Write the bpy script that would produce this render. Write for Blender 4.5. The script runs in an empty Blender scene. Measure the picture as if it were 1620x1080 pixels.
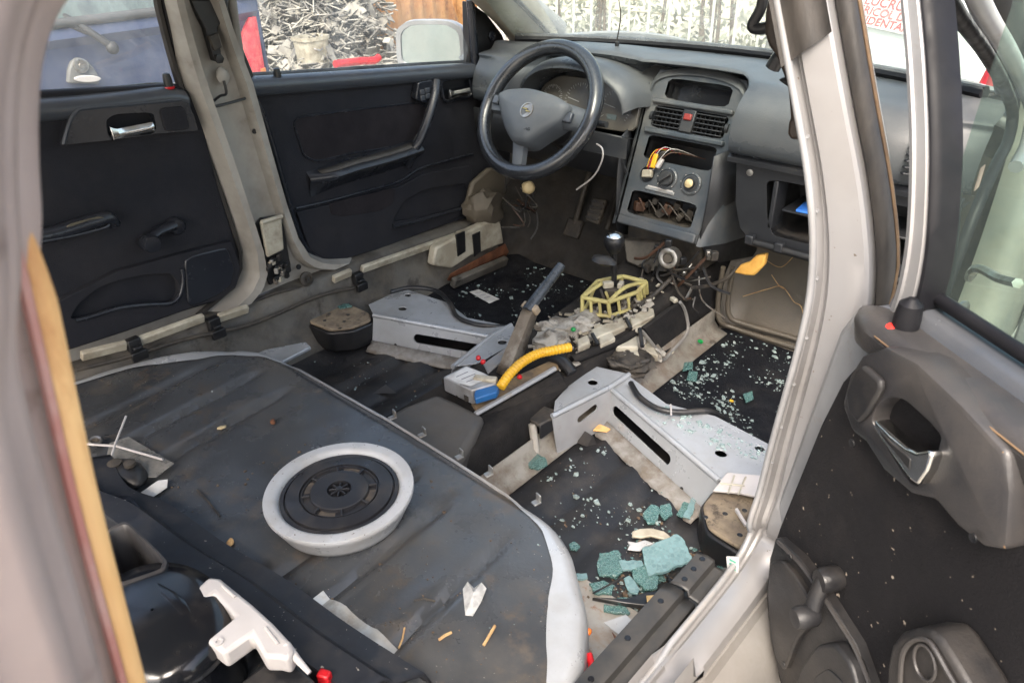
import bpy, bmesh, math, random
from mathutils import Vector as V, Matrix, geometry, noise
random.seed(7)
R_ = math.radians
sc = bpy.context.scene

# ------------------------------------------------------------------ camera
CAM = V((0.953, -0.868, 1.293)); YAW, PITCH, ROLL, FPX = R_(42.77), R_(30.49), R_(-1.57), 1190.0
_f = V((-math.sin(YAW)*math.cos(PITCH), math.cos(YAW)*math.cos(PITCH), -math.sin(PITCH)))
_r = V((math.cos(YAW), math.sin(YAW), 0)); _u = _r.cross(_f)
_r, _u = _r*math.cos(ROLL)+_u*math.sin(ROLL), _u*math.cos(ROLL)-_r*math.sin(ROLL)
cd = bpy.data.cameras.new('camera'); cam = bpy.data.objects.new('camera', cd); sc.collection.objects.link(cam)
m3 = Matrix((_r, _u, -_f)).transposed()
cam.matrix_world = Matrix.Translation(CAM) @ m3.to_4x4()
cd.sensor_width = 36; cd.lens = 36*FPX/1620; cd.clip_start = .02; cd.clip_end = 300
cd.dof.use_dof = True; cd.dof.focus_distance = 1.5; cd.dof.aperture_fstop = 13
sc.camera = cam
# ------------------------------------------------------------------ world, sun, exposure
w = bpy.data.worlds.new('World'); sc.world = w; w.use_nodes = True
nt = w.node_tree; bg = nt.nodes['Background']
sky = nt.nodes.new('ShaderNodeTexSky'); sky.sky_type = 'NISHITA'; sky.sun_disc = False
SUN_EL, SUN_AZ = R_(52), R_(150)          # azimuth clockwise from +Y: the sun stands behind and right of the car
sky.sun_elevation = SUN_EL; sky.sun_rotation = SUN_AZ; sky.dust_density = 6; sky.air_density = 1.2; sky.ozone_density = .6
hs = nt.nodes.new('ShaderNodeHueSaturation'); hs.inputs['Saturation'].default_value = .95
nt.links.new(sky.outputs[0], hs.inputs['Color']); nt.links.new(hs.outputs[0], bg.inputs[0]); bg.inputs[1].default_value = .15
sl = bpy.data.lights.new('sun', 'SUN'); sl.energy = .8; sl.angle = R_(25); sl.color = (1, .97, .93)
so = bpy.data.objects.new('sun', sl); sc.collection.objects.link(so)
sdir = V((math.sin(SUN_AZ)*math.cos(SUN_EL), math.cos(SUN_AZ)*math.cos(SUN_EL), math.sin(SUN_EL)))
so.rotation_euler = (-sdir).to_track_quat('-Z', 'Y').to_euler(); so.location = (3, -5, 8)
sc.view_settings.view_transform = 'Standard'; sc.view_settings.look = 'None'; sc.view_settings.exposure = 1.98; sc.view_settings.gamma = 1
sc.render.engine = 'CYCLES'; sc.cycles.max_bounces = 10; sc.cycles.diffuse_bounces = 5; sc.cycles.transparent_max_bounces = 16
sc.cycles.sample_clamp_indirect = 6; sc.cycles.use_denoising = True

# ------------------------------------------------------------------ helpers
def ray(px, py): return _f + _r*((px-810)/FPX) - _u*((py-540)/FPX)
def onp(px, py, O, n):                      # where the line of sight meets a real plane of the car
    d = ray(px, py); n = V(n); return CAM + d*((V(O)-CAM).dot(n)/d.dot(n))
def X_(px, py, x): return onp(px, py, (x, 0, 0), (1, 0, 0))
def Y_(px, py, y): return onp(px, py, (0, y, 0), (0, 1, 0))
def Z_(px, py, z): return onp(px, py, (0, 0, z), (0, 0, 1))
def lerp(a, b, t): return a+(b-a)*t
def interp(tab, x):
    if x <= tab[0][0]: return tab[0][1]
    for (a, fa), (b, fb) in zip(tab, tab[1:]):
        if x <= b: return lerp(fa, fb, (x-a)/(b-a))
    return tab[-1][1]
def sstep(a, b, x):
    t = max(0, min(1, (x-a)/(b-a))); return t*t*(3-2*t)
def smooth_path(pts, n=8, closed=False):     # Catmull-Rom
    P = [V(p) for p in pts]; out = []; N = len(P)
    rng = range(N if closed else N-1)
    for i in rng:
        g = (lambda k: P[k % N]) if closed else (lambda k: P[max(0, min(N-1, k))])
        a, b, c, d = g(i-1), g(i), g(i+1), g(i+2)
        for k in range(n):
            t = k/n
            out.append(.5*((2*b)+(c-a)*t+(2*a-5*b+4*c-d)*t*t+(3*b-a-3*c+d)*t**3))
    if not closed: out.append(P[-1])
    return out
WL = {}
COL = sc.collection
def link(o, parent, loc):
    COL.objects.link(o); WL[o.name] = V(loc)
    if parent is not None:
        o.parent = parent; o.location = V(loc)-WL[parent.name]
    else: o.location = loc
    return o
def ob(name, verts, faces, mat, parent=None, bevel=0, seg=2, solid=0, soff=-1, ang=38, sub=0, base=False):
    verts = [V(v) for v in verts]
    lo = V([min(v[i] for v in verts) for i in range(3)]); hi = V([max(v[i] for v in verts) for i in range(3)])
    c = (lo+hi)/2
    if base or parent is None: c.z = lo.z
    me = bpy.data.meshes.new(name); me.from_pydata([v-c for v in verts], [], [tuple(f) for f in faces]); me.validate()
    bm = bmesh.new(); bm.from_mesh(me); bmesh.ops.recalc_face_normals(bm, faces=bm.faces); bm.to_mesh(me); bm.free()
    me.polygons.foreach_set('use_smooth', [ang > 0]*len(me.polygons))
    if ang > 0: me.set_sharp_from_angle(angle=R_(ang))
    if mat: me.materials.append(mat)
    o = bpy.data.objects.new(name, me)
    if solid: s = o.modifiers.new('s', 'SOLIDIFY'); s.thickness = solid; s.offset = soff
    if sub: s = o.modifiers.new('u', 'SUBSURF'); s.levels = s.render_levels = sub
    if bevel: b = o.modifiers.new('b', 'BEVEL'); b.width = bevel; b.segments = seg; b.limit_method = 'ANGLE'; b.angle_limit = R_(32)
    return link(o, parent, c)
def thing(name, label, cat, loc=(0, 0, 0), group=None):
    e = bpy.data.objects.new(name, None); e.empty_display_size = .1
    link(e, None, loc); return tag(e, label, cat, group)
def part_root(name, parent, loc=None):
    e = bpy.data.objects.new(name, None); e.empty_display_size = .05
    return link(e, parent, loc if loc is not None else WL[parent.name])
def tag(o, label=None, cat=None, group=None, kind=None):
    for k, v in (('label', label), ('category', cat), ('group', group), ('kind', kind)):
        if v: o[k] = v
    return o
def box_vf(c, s, M=None):
    c = V(c); vs = []
    for i in (-1, 1):
        for j in (-1, 1):
            for k in (-1, 1):
                v = V((i*s[0]/2, j*s[1]/2, k*s[2]/2)); vs.append(c+(M @ v if M else v))
    return vs, [(0,1,3,2),(4,6,7,5),(0,4,5,1),(2,3,7,6),(0,2,6,4),(1,5,7,3)]
def box(name, c, s, mat, parent=None, M=None, bevel=.002, **k):
    v, f = box_vf(c, s, M); return ob(name, v, f, mat, parent, bevel=bevel, **k)
def tube_vf(path, r, n=8, cap=True, flat=1.0, upv=None):
    P = [V(p) for p in path]; vs, fs = [], []
    rr = r if callable(r) else (lambda t: r)
    prev = None
    for i, p in enumerate(P):
        d = (P[min(i+1, len(P)-1)]-P[max(i-1, 0)]).normalized()
        if prev is None:
            ref = V(upv) if upv else (V((0, 0, 1)) if abs(d.z) < .9 else V((1, 0, 0)))
            a = d.cross(ref).normalized()
        else: a = (prev-d*prev.dot(d)).normalized()
        prev = a; b = d.cross(a); q = rr(i/max(1, len(P)-1))
        for k in range(n):
            th = 2*math.pi*k/n; vs.append(p+a*math.cos(th)*q+b*math.sin(th)*q*flat)
    for i in range(len(P)-1):
        for k in range(n):
            fs.append((i*n+k, i*n+(k+1) % n, (i+1)*n+(k+1) % n, (i+1)*n+k))
    if cap: fs += [tuple(range(n))[::-1], tuple((len(P)-1)*n+k for k in range(n))]
    return vs, fs
def tube(name, path, r, mat, parent=None, n=8, sm=0, flat=1.0, upv=None, **k):
    if sm: path = smooth_path(path, sm)
    v, f = tube_vf(path, r, n, True, flat, upv); return ob(name, v, f, mat, parent, ang=50, **k)
def loft_vf(rows, closed=False):
    n = len(rows[0]); vs = [V(p) for r in rows for p in r]; fs = []
    for i in range(len(rows)-1):
        for k in range(n if closed else n-1):
            fs.append((i*n+k, i*n+(k+1) % n, (i+1)*n+(k+1) % n, (i+1)*n+k))
    return vs, fs
def loft(name, rows, mat, parent=None, closed=False, **k):
    v, f = loft_vf(rows, closed); return ob(name, v, f, mat, parent, **k)
def plate(name, outer, holes, depth, mat, parent=None, O=None, bevel=.003, **k):
    """outer / holes: coplanar 3D points; depth: vector of the thickness"""
    polys = [[V(p) for p in outer]]+[[V(p) for p in h] for h in holes]; d = V(depth)
    n0 = V((0, 0, 0)); P = polys[0]
    for a, b in zip(P, P[1:]+P[:1]): n0 += (a-P[0]).cross(b-P[0])
    n0.normalize(); ax = (P[1]-P[0]).normalized(); ay = n0.cross(ax)
    flat2 = [[V(((p-P[0]).dot(ax), (p-P[0]).dot(ay), 0)) for p in q] for q in polys]
    tri = geometry.tessellate_polygon(flat2)
    allp = [p for q in polys for p in q]; n = len(allp)
    vs = allp+[p+d for p in allp]; fs = [tuple(t) for t in tri]+[tuple(i+n for i in t)[::-1] for t in tri]
    s = 0
    for q in polys:
        m = len(q)
        for i in range(m): fs.append((s+i, s+(i+1) % m, s+(i+1) % m+n, s+i+n))
        s += m
    o = ob(name, vs, fs, mat, parent, bevel=bevel, **k)
    me = o.data; bm = bmesh.new(); bm.from_mesh(me)
    bmesh.ops.dissolve_limit(bm, angle_limit=R_(1), verts=bm.verts, edges=bm.edges); bm.to_mesh(me); bm.free()
    return o
def rnd_poly(pts, r=.25, n=4):               # round the corners of a polygon
    P = [V(p) for p in pts]; out = []; N = len(P)
    for i in range(N):
        a, b, c = P[i-1], P[i], P[(i+1) % N]
        p0 = b+(a-b)*r; p1 = b+(c-b)*r
        for k in range(n+1):
            t = k/n; out.append(p0*(1-t)**2+b*2*t*(1-t)+p1*t*t)
    return out
def lathe_vf(O, ax, prof, n=32):
    ax = V(ax).normalized(); a = ax.cross(V((0, 0, 1)) if abs(ax.z) < .9 else V((1, 0, 0))).normalized(); b = ax.cross(a); O = V(O)
    vs, fs = [], []
    for (r, h) in prof:
        for k in range(n):
            th = 2*math.pi*k/n; vs.append(O+ax*h+(a*math.cos(th)+b*math.sin(th))*r)
    for i in range(len(prof)-1):
        for k in range(n): fs.append((i*n+k, i*n+(k+1) % n, (i+1)*n+(k+1) % n, (i+1)*n+k))
    fs += [tuple(range(n))[::-1], tuple((len(prof)-1)*n+k for k in range(n))]
    return vs, fs
def lathe(name, O, ax, prof, mat, parent=None, n=32, **k):
    v, f = lathe_vf(O, ax, prof, n); return ob(name, v, f, mat, parent, **k)
def merge(parts):
    vs, fs = [], []
    for v, f in parts:
        n = len(vs); vs += list(v); fs += [tuple(i+n for i in q) for q in f]
    return vs, fs
def circ(c, ax, r, n=20, ry=None):
    ax = V(ax).normalized(); a = ax.cross(V((0, 0, 1)) if abs(ax.z) < .9 else V((0, 1, 0))).normalized(); b = ax.cross(a)
    return [V(c)+a*math.cos(2*math.pi*k/n)*r+b*math.sin(2*math.pi*k/n)*(ry or r) for k in range(n)]
def text(name, s, loc, xd, yd, size, mat, parent=None, depth=.0006, shear=0):
    c = bpy.data.curves.new(name, 'FONT'); c.body = s; c.size = size; c.extrude = depth; c.align_x = 'CENTER'; c.align_y = 'CENTER'; c.shear = shear; c.offset = size*.018
    t = bpy.data.objects.new(name, c); me = bpy.data.meshes.new_from_object(t); bpy.data.objects.remove(t)
    me.materials.append(mat); o = bpy.data.objects.new(name, me)
    xd = V(xd).normalized(); zd = xd.cross(V(yd)).normalized(); yd = zd.cross(xd)
    o.rotation_euler = Matrix((xd, yd, zd)).transposed().to_euler()
    return link(o, parent, V(loc))
def blob(name, c, s, mat, parent=None, amp=.25, freq=6, seed=0, M=None, lev=3, **k):
    bm = bmesh.new(); bmesh.ops.create_icosphere(bm, subdivisions=lev, radius=1)
    vs = []
    for v in bm.verts:
        q = v.co.copy(); q *= 1+amp*(noise.noise(q*freq*.35+V((seed*3.1, seed, 0)))+.5*noise.noise(q*freq+V((seed, 0, 0))))
        q = V((q.x*s[0], q.y*s[1], q.z*s[2])); vs.append(V(c)+(M @ q if M else q))
    fs = [tuple(v.index for v in f.verts) for f in bm.faces]; bm.free()
    return ob(name, vs, fs, mat, parent, **k)
def rotz(a): return Matrix.Rotation(a, 3, 'Z')
def frame(xd, zd):                           # 3x3 with columns x, y, z
    xd = V(xd).normalized(); zd = V(zd); zd = (zd-xd*zd.dot(xd)).normalized(); return Matrix((xd, zd.cross(xd), zd)).transposed()

# ------------------------------------------------------------------ materials
MATS = {}
def mat(name, c1, rough=.5, metal=0, c2=None, s=9, lo=.42, hi=.62, dust=None, da=.6, ds=6, dlo=.35, dhi=.7, up=True,
        bump=0, bs=80, spec=.5, speck=None, sp=.66, ss=160, rv=.15, stretch=None, c3=None, s3=30, l3=.55, h3=.68):
    m = bpy.data.materials.new(name); m.use_nodes = True; t = m.node_tree; N = t.nodes; L = t.links
    b = N['Principled BSDF']; b.inputs['Metallic'].default_value = metal; b.inputs['Specular IOR Level'].default_value = spec
    g = N.new('ShaderNodeNewGeometry'); pos = g.outputs['Position']
    if stretch:
        mp = N.new('ShaderNodeMapping'); mp.inputs['Scale'].default_value = stretch; L.new(pos, mp.inputs[0]); pos = mp.outputs[0]
    def nz(scale, det=4, rgh=.6, src=None):
        n = N.new('ShaderNodeTexNoise'); n.inputs['Scale'].default_value = scale; n.inputs['Detail'].default_value = det; n.inputs['Roughness'].default_value = rgh
        L.new(src or pos, n.inputs['Vector']); return n.outputs[0]
    def ramp(x, a, c):
        r = N.new('ShaderNodeMapRange'); r.inputs[1].default_value = a; r.inputs[2].default_value = c; r.clamp = True; L.new(x, r.inputs[0]); return r.outputs[0]
    def mix(fac, A, B):
        x = N.new('ShaderNodeMix'); x.data_type = 'RGBA'
        L.new(fac, x.inputs[0])
        for v, i in ((A, 6), (B, 7)):
            if isinstance(v, tuple): x.inputs[i].default_value = (*v, 1)
            else: L.new(v, x.inputs[i])
        return x.outputs[2]
    def mul(a, b_):
        x = N.new('ShaderNodeMath'); x.operation = 'MULTIPLY'
        for v, i in ((a, 0), (b_, 1)):
            if isinstance(v, (int, float)): x.inputs[i].default_value = v
            else: L.new(v, x.inputs[i])
        return x.outputs[0]
    col = c1
    c2 = c2 or tuple(x*.72 for x in c1)
    col = mix(ramp(nz(s), lo, hi), c1, c2)
    if c3: col = mix(ramp(nz(s3, 6, .7), l3, h3), col, c3)
    dfac = None
    if dust:
        dfac = ramp(nz(ds, 6, .68), dlo, dhi)
        if up:
            sx = N.new('ShaderNodeSeparateXYZ'); L.new(g.outputs['Normal'], sx.inputs[0]); dfac = mul(dfac, ramp(sx.outputs[2], -.1, .8))
        dfac = mul(dfac, da); col = mix(dfac, col, dust)
    if speck:
        col = mix(ramp(nz(ss, 2, .5, g.outputs['Position']), sp, sp+.03), col, speck)
    L.new(col, b.inputs['Base Color'])
    r = N.new('ShaderNodeMapRange'); r.inputs[3].default_value = max(.02, rough-rv); r.inputs[4].default_value = min(1, rough+rv)
    L.new(nz(s*2.3, 5), r.inputs[0]); r.inputs[1].default_value = .3; r.inputs[2].default_value = .7
    ro = r.outputs[0]
    if dfac is not None:
        x = N.new('ShaderNodeMath'); x.operation = 'ADD'; x.use_clamp = True; L.new(ro, x.inputs[0]); L.new(mul(dfac, .45), x.inputs[1]); ro = x.outputs[0]
    L.new(ro, b.inputs['Roughness'])
    if bump:
        bp = N.new('ShaderNodeBump'); bp.inputs['Strength'].default_value = bump; bp.inputs['Distance'].default_value = .004
        L.new(nz(bs, 5, .65), bp.inputs['Height']); L.new(bp.outputs[0], b.inputs['Normal'])
    MATS[name] = m; return m
def glass(name, tint, dustc=(.7, .72, .68), dust=.08, rough=.02, gl=1.0):
    m = bpy.data.materials.new(name); m.use_nodes = True; t = m.node_tree; N = t.nodes; L = t.links
    N.remove(N['Principled BSDF']); out = N['Material Output']
    tr = N.new('ShaderNodeBsdfTransparent'); tr.inputs[0].default_value = (*tint, 1)
    g = N.new('ShaderNodeBsdfGlossy'); g.inputs['Roughness'].default_value = rough
    gg = N.new('ShaderNodeNewGeometry'); dt = N.new('ShaderNodeVectorMath'); dt.operation = 'DOT_PRODUCT'; L.new(gg.outputs['Incoming'], dt.inputs[0]); L.new(gg.outputs['Normal'], dt.inputs[1])
    def mth(op, a, b=None):
        x = N.new('ShaderNodeMath'); x.operation = op
        for v, i in ((a, 0), (b, 1)):
            if v is None: continue
            if isinstance(v, (int, float)): x.inputs[i].default_value = v
            else: L.new(v, x.inputs[i])
        return x.outputs[0]
    sc_ = mth('MULTIPLY', mth('ADD', mth('MULTIPLY', mth('POWER', mth('SUBTRACT', 1.0, mth('ABSOLUTE', dt.outputs['Value'])), 5.0), .9), .06), gl)
    mx = N.new('ShaderNodeMixShader'); L.new(sc_, mx.inputs[0]); L.new(tr.outputs[0], mx.inputs[1]); L.new(g.outputs[0], mx.inputs[2])
    d = N.new('ShaderNodeBsdfDiffuse'); d.inputs[0].default_value = (*dustc, 1)
    tl = N.new('ShaderNodeBsdfTranslucent'); tl.inputs[0].default_value = (*dustc, 1)
    dm = N.new('ShaderNodeMixShader'); dm.inputs[0].default_value = .5; L.new(d.outputs[0], dm.inputs[1]); L.new(tl.outputs[0], dm.inputs[2])
    gm = N.new('ShaderNodeNewGeometry'); mp = N.new('ShaderNodeMapping'); mp.inputs['Scale'].default_value = (1, 1, .35); L.new(gm.outputs['Position'], mp.inputs[0])
    n = N.new('ShaderNodeTexNoise'); n.inputs['Scale'].default_value = 7; n.inputs['Detail'].default_value = 7; n.inputs['Roughness'].default_value = .7; L.new(mp.outputs[0], n.inputs['Vector'])
    r = N.new('ShaderNodeMapRange'); r.inputs[1].default_value = .3; r.inputs[2].default_value = .75; r.inputs[3].default_value = dust*.35; r.inputs[4].default_value = dust*1.7; L.new(n.outputs[0], r.inputs[0])
    m2 = N.new('ShaderNodeMixShader'); L.new(r.outputs[0], m2.inputs[0]); L.new(mx.outputs[0], m2.inputs[1]); L.new(dm.outputs[0], m2.inputs[2])
    L.new(m2.outputs[0], out.inputs[0]); MATS[name] = m; return m

DUST = (.30, .25, .19)
coat = mat('underbody coat', (.050, .054, .059), .25, c2=(.034, .036, .039), s=3, dust=(.11, .095, .075), da=.45, ds=5.5, dlo=.50, dhi=.74, bump=.12, bs=140, spec=.75, speck=(.26, .24, .21), sp=.735, ss=260, rv=.14, c3=(.075, .062, .05), s3=13)
mats_floor = mat('bitumen mat', (.014, .014, .016), .42, c2=(.022, .021, .021), s=6, dust=(.12, .10, .08), da=.4, ds=9, dlo=.5, dhi=.82, bump=.2, bs=120, speck=(.25, .23, .2), sp=.74, ss=230)
mats_black = mat('black carpet mat', (.004, .0045, .007), .6, c2=(.008, .009, .012), s=14, dust=(.06, .055, .05), da=.4, ds=9, dlo=.5, dhi=.85, bump=.5, bs=260, spec=.25)
silver = mat('silver paint', (.32, .325, .335), .36, .25, c2=(.25, .25, .255), s=6, dust=(.33, .28, .22), da=.75, ds=7, dlo=.45, dhi=.72, bump=.04, bs=40, rv=.08, c3=(.26, .22, .17), s3=18, l3=.6, h3=.75)
silver_clean = mat('clean silver paint', (.42, .44, .465), .30, .3, c2=(.33, .345, .36), s=5, dust=(.25, .225, .19), da=.6, ds=12, dlo=.40, dhi=.9, speck=(.14, .125, .11), sp=.735, ss=330, rv=.10)
pillar_m = mat('pillar paint', (.35, .345, .35), .27, .45, c2=(.30, .293, .293), s=5, dust=(.30, .28, .26), da=.5, ds=5, dlo=.25, dhi=.95, up=False, bump=.04, bs=18, rv=.05, speck=(.16, .13, .1), sp=.745, ss=140)
pillar_far = mat('dirty grey paint', (.38, .36, .325), .45, .1, c2=(.27, .25, .22), s=7, dust=(.24, .222, .195), da=.6, ds=7, dlo=.35, dhi=.8, up=False, rv=.1, c3=(.15, .13, .105), s3=14, l3=.62, h3=.78)
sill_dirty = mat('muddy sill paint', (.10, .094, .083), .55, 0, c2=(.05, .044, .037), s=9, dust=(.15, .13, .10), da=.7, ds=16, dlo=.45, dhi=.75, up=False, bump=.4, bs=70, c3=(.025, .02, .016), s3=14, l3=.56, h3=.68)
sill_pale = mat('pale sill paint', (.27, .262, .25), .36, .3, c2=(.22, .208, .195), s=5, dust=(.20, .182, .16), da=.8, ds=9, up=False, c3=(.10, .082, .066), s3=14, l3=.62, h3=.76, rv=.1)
cream = mat('cream plastic', (.44, .41, .33), .5, c2=(.31, .275, .21), s=14, dust=(.16, .13, .09), da=.8, ds=18, dlo=.5, dhi=.75, up=False, bump=.15)
navy = mat('dark door fabric', (.0135, .0145, .020), .7, c2=(.017, .018, .024), s=12, dust=(.07, .062, .055), da=.25, ds=7, dlo=.4, dhi=.9, up=False, bump=.35, bs=420, spec=.25, rv=.05)
navy_pl = mat('dark door plastic', (.013, .015, .021), .26, c2=(.018, .021, .028), s=8, dust=(.13, .12, .11), da=.25, ds=7, dlo=.3, dhi=.95, bump=.06, bs=300, rv=.03)
maroon = mat('dark maroon fabric', (.0165, .0145, .0175), .85, c2=(.022, .0195, .0225), s=14, bump=.3, bs=420, spec=.2)
beltplastic = mat('grey belt plastic', (.050, .058, .072), .20, c2=(.05, .055, .065), s=10, dust=(.22, .2, .17), da=.3, ds=7, dlo=.3, dhi=.95, bump=.06, bs=300, rv=.03)
dash_m = mat('grey dash plastic', (.043, .050, .059), .25, c2=(.052, .058, .064), s=4, dust=(.17, .165, .155), da=.6, ds=3.5, dlo=.3, dhi=.75, bump=.22, bs=420, rv=.06)
dash_side = mat('dark dash side', (.017, .0185, .022), .45, c2=(.023, .025, .029), s=6, dust=(.09, .08, .065), da=.4, ds=6, up=False, dlo=.5, dhi=.8, bump=.15, bs=380)
console_m = mat('console plastic', (.043, .052, .062), .32, c2=(.055, .064, .074), s=7, dust=(.2, .18, .155), da=.45, ds=9, up=False, dlo=.45, dhi=.8, bump=.08, bs=300, rv=.05)
blackp = mat('black plastic', (.010, .0105, .012), .38, c2=(.016, .016, .017), s=20, dust=(.12, .10, .08), da=.5, ds=14, dlo=.48, dhi=.78, rv=.1)
gloss = mat('gloss black plastic', (.006, .0065, .009), .16, c2=(.009, .01, .012), s=9, dust=(.12, .1, .08), da=.25, ds=12, dlo=.5, dhi=.8, rv=.06)
dirtyblack = mat('dirty black parts', (.014, .013, .013), .55, c2=(.035, .03, .025), s=24, dust=(.11, .09, .065), da=.5, ds=20, up=False, bump=.4, bs=90)
rubber = mat('worn rubber', (.016, .0155, .016), .42, c2=(.030, .028, .027), s=16, dust=(.10, .085, .07), da=.4, ds=24, up=False, bump=.2, bs=120, stretch=(1, 1, .3))
seal_blk = mat('black seal', (.008, .008, .010), .45, c2=(.012, .012, .014), s=20, spec=.2)
brownedge = mat('worn brown edge', (.17, .105, .055), .7, c2=(.11, .068, .038), s=30)
door_fab = mat('dusty door fabric', (.0075, .0070, .0082), .85, c2=(.0105, .0098, .0108), s=7, dust=(.07, .058, .052), da=.2, ds=11, dlo=.52, dhi=.8, up=False, bump=.4, bs=400, spec=.25, speck=(.30, .25, .2), sp=.715, ss=130)
door_pl = mat('dusty door plastic', (.020, .0212, .0255), .30, c2=(.027, .0278, .031), s=6, dust=(.10, .082, .064), da=.5, ds=6, dlo=.35, dhi=.85, up=False, bump=.12, bs=300, rv=.07)
door_dk = mat('dark dusty door plastic', (.012, .012, .0135), .42, c2=(.017, .0165, .017), s=8, dust=(.08, .066, .052), da=.4, ds=10, dlo=.45, dhi=.75, up=False, bump=.15, bs=260)
chrome = mat('dull chrome', (.72, .72, .70), .16, 1, c2=(.6, .58, .54), s=40, rv=.06)
steel = mat('bare steel', (.45, .44, .42), .4, .9, c2=(.3, .26, .22), s=30)
rust = mat('rust', (.10, .035, .016), .8, c2=(.18, .07, .03), s=22, bump=.5, bs=90)
carpet_br = mat('brown grey toe carpet', (.062, .054, .043), .5, c2=(.078, .068, .055), s=3, dust=(.2, .16, .11), da=.3, ds=5, up=False, bump=.25, bs=300)
black_carpet = mat('tunnel carpet', (.009, .009, .010), .8, c2=(.013, .0125, .013), s=18, dust=(.08, .068, .055), da=.35, ds=12, bump=.4, bs=300, spec=.2)
white_pl = mat('white plastic', (.50, .47, .45), .4, c2=(.45, .42, .40), s=12, dust=(.4, .34, .28), da=.5, ds=22, dlo=.55, dhi=.8, rv=.08)
ring_white = mat('grubby white plastic', (.43, .44, .45), .32, c2=(.37, .37, .37), s=10, dust=(.33, .29, .24), da=.6, ds=14, up=False, dlo=.5, dhi=.8, speck=(.12, .1, .08), sp=.69, ss=150)
lid_m = mat('ribbed black lid', (.017, .017, .020), .38, c2=(.022, .022, .024), s=14, dust=(.13, .095, .065), da=.35, ds=14, dlo=.5, dhi=.8)
lid_tan = mat('muddy lid groove', (.10, .08, .06), .7, c2=(.05, .042, .036), s=40)
paper = mat('paper', (.55, .55, .54), .7, c2=(.45, .44, .42), s=30)
ink = mat('grey ink', (.22, .22, .24), .7)
yellow = mat('yellow conduit', (.72, .40, .012), .38, c2=(.62, .33, .01), s=30, dust=(.3, .22, .1), da=.4, ds=20)
yfoam = mat('yellow foam', (.70, .40, .09), .75, c2=(.56, .28, .05), s=26, bump=.4, bs=120)
cage_m = mat('yellowed nylon', (.50, .45, .17), .45, c2=(.40, .35, .13), s=26, dust=(.22, .17, .1), da=.6, ds=28, up=False)
blue_pl = mat('blue plastic', (.02, .12, .33), .4)
red_pl = mat('red plastic', (.55, .012, .018), .35)
green_pl = mat('green plastic', (.01, .30, .07), .35)
orange_pl = mat('orange plastic', (.75, .16, .02), .4)
orange_strip = mat('orange worn strip', (.80, .50, .22), .6, c2=(.68, .38, .14), s=18, stretch=(1, 1, .25), c3=(.55, .27, .10), s3=24)
redpaint = mat('worn red edge', (.42, .17, .14), .6, c2=(.48, .28, .24), s=26)
foam_m = mat('grubby foam', (.34, .32, .28), .85, c2=(.22, .20, .17), s=22, dust=(.09, .07, .05), da=.8, ds=22, dlo=.46, dhi=.66, up=False, bump=.6, bs=90)
def shard_mat(name, ca, cb, ce, vs):
    m = mat(name, ca, .14, c2=cb, s=40, lo=.35, hi=.65, spec=.8); t = m.node_tree; N = t.nodes; L = t.links; b = N['Principled BSDF']
    src = b.inputs['Base Color'].links[0].from_socket; g = N.new('ShaderNodeNewGeometry')
    v = N.new('ShaderNodeTexVoronoi'); v.feature = 'DISTANCE_TO_EDGE'; v.inputs['Scale'].default_value = vs; L.new(g.outputs['Position'], v.inputs['Vector'])
    r = N.new('ShaderNodeMapRange'); r.inputs[1].default_value = .02; r.inputs[2].default_value = .10; r.inputs[3].default_value = 1; r.inputs[4].default_value = 0; L.new(v.outputs['Distance'], r.inputs[0])
    v2 = N.new('ShaderNodeTexVoronoi'); v2.inputs['Scale'].default_value = vs; L.new(g.outputs['Position'], v2.inputs['Vector'])
    hs = N.new('ShaderNodeSeparateColor'); L.new(v2.outputs['Color'], hs.inputs[0])
    x0 = N.new('ShaderNodeMix'); x0.data_type = 'RGBA'; L.new(hs.outputs[0], x0.inputs[0]); L.new(src, x0.inputs[6]); x0.inputs[7].default_value = (*[c*1.4 for c in cb], 1)
    x = N.new('ShaderNodeMix'); x.data_type = 'RGBA'; L.new(r.outputs[0], x.inputs[0]); L.new(x0.outputs[2], x.inputs[6]); x.inputs[7].default_value = (*ce, 1); L.new(x.outputs[2], b.inputs['Base Color'])
    tr = N.new('ShaderNodeBsdfTransparent'); tr.inputs[0].default_value = (.70, .88, .85, 1); ms = N.new('ShaderNodeMixShader'); ms.inputs[0].default_value = .42; o_ = N['Material Output']; L.new(b.outputs[0], ms.inputs[1]); L.new(tr.outputs[0], ms.inputs[2]); L.new(ms.outputs[0], o_.inputs[0])
    bp = N.new('ShaderNodeBump'); bp.inputs['Strength'].default_value = .5; bp.inputs['Distance'].default_value = .002; L.new(v2.outputs['Color'], bp.inputs['Height']); L.new(bp.outputs[0], b.inputs['Normal'])
    return m
shard_m = shard_mat('crazed green glass', (.05, .13, .12), (.085, .175, .165), (.20, .30, .29), 170)
shard_b = shard_mat('pale blue glass', (.16, .265, .28), (.19, .30, .315), (.25, .36, .375), 150)
crumb_glass = shard_mat('glass crumb', (.18, .27, .265), (.34, .42, .41), (.50, .55, .54), 240)
debris_m = mat('dry debris', (.13, .09, .06), .85, c2=(.06, .042, .03), s=60)
straw = mat('straw', (.45, .30, .14), .8, c2=(.34, .2, .09), s=40)
wood = mat('worn wood', (.50, .36, .18), .6, c2=(.4, .27, .12), s=40)
lens_amber = mat('warm lamp', (.70, .55, .30), .4)
mirror_g = mat('mirror glass', (.42, .50, .50), .06, 1, c2=(.5, .57, .56), s=10, rv=.03, dust=(.35, .36, .33), da=.3, up=False)
clear_pl = glass('clear plastic sheet', (.82, .80, .76), (.7, .68, .64), .42, .15)
glass_door = glass('green door glass', (.50, .64, .57), (.50, .60, .54), .09)
glass_side = glass('dusty side glass', (.88, .92, .90), (.80, .81, .76), .17)
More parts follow.
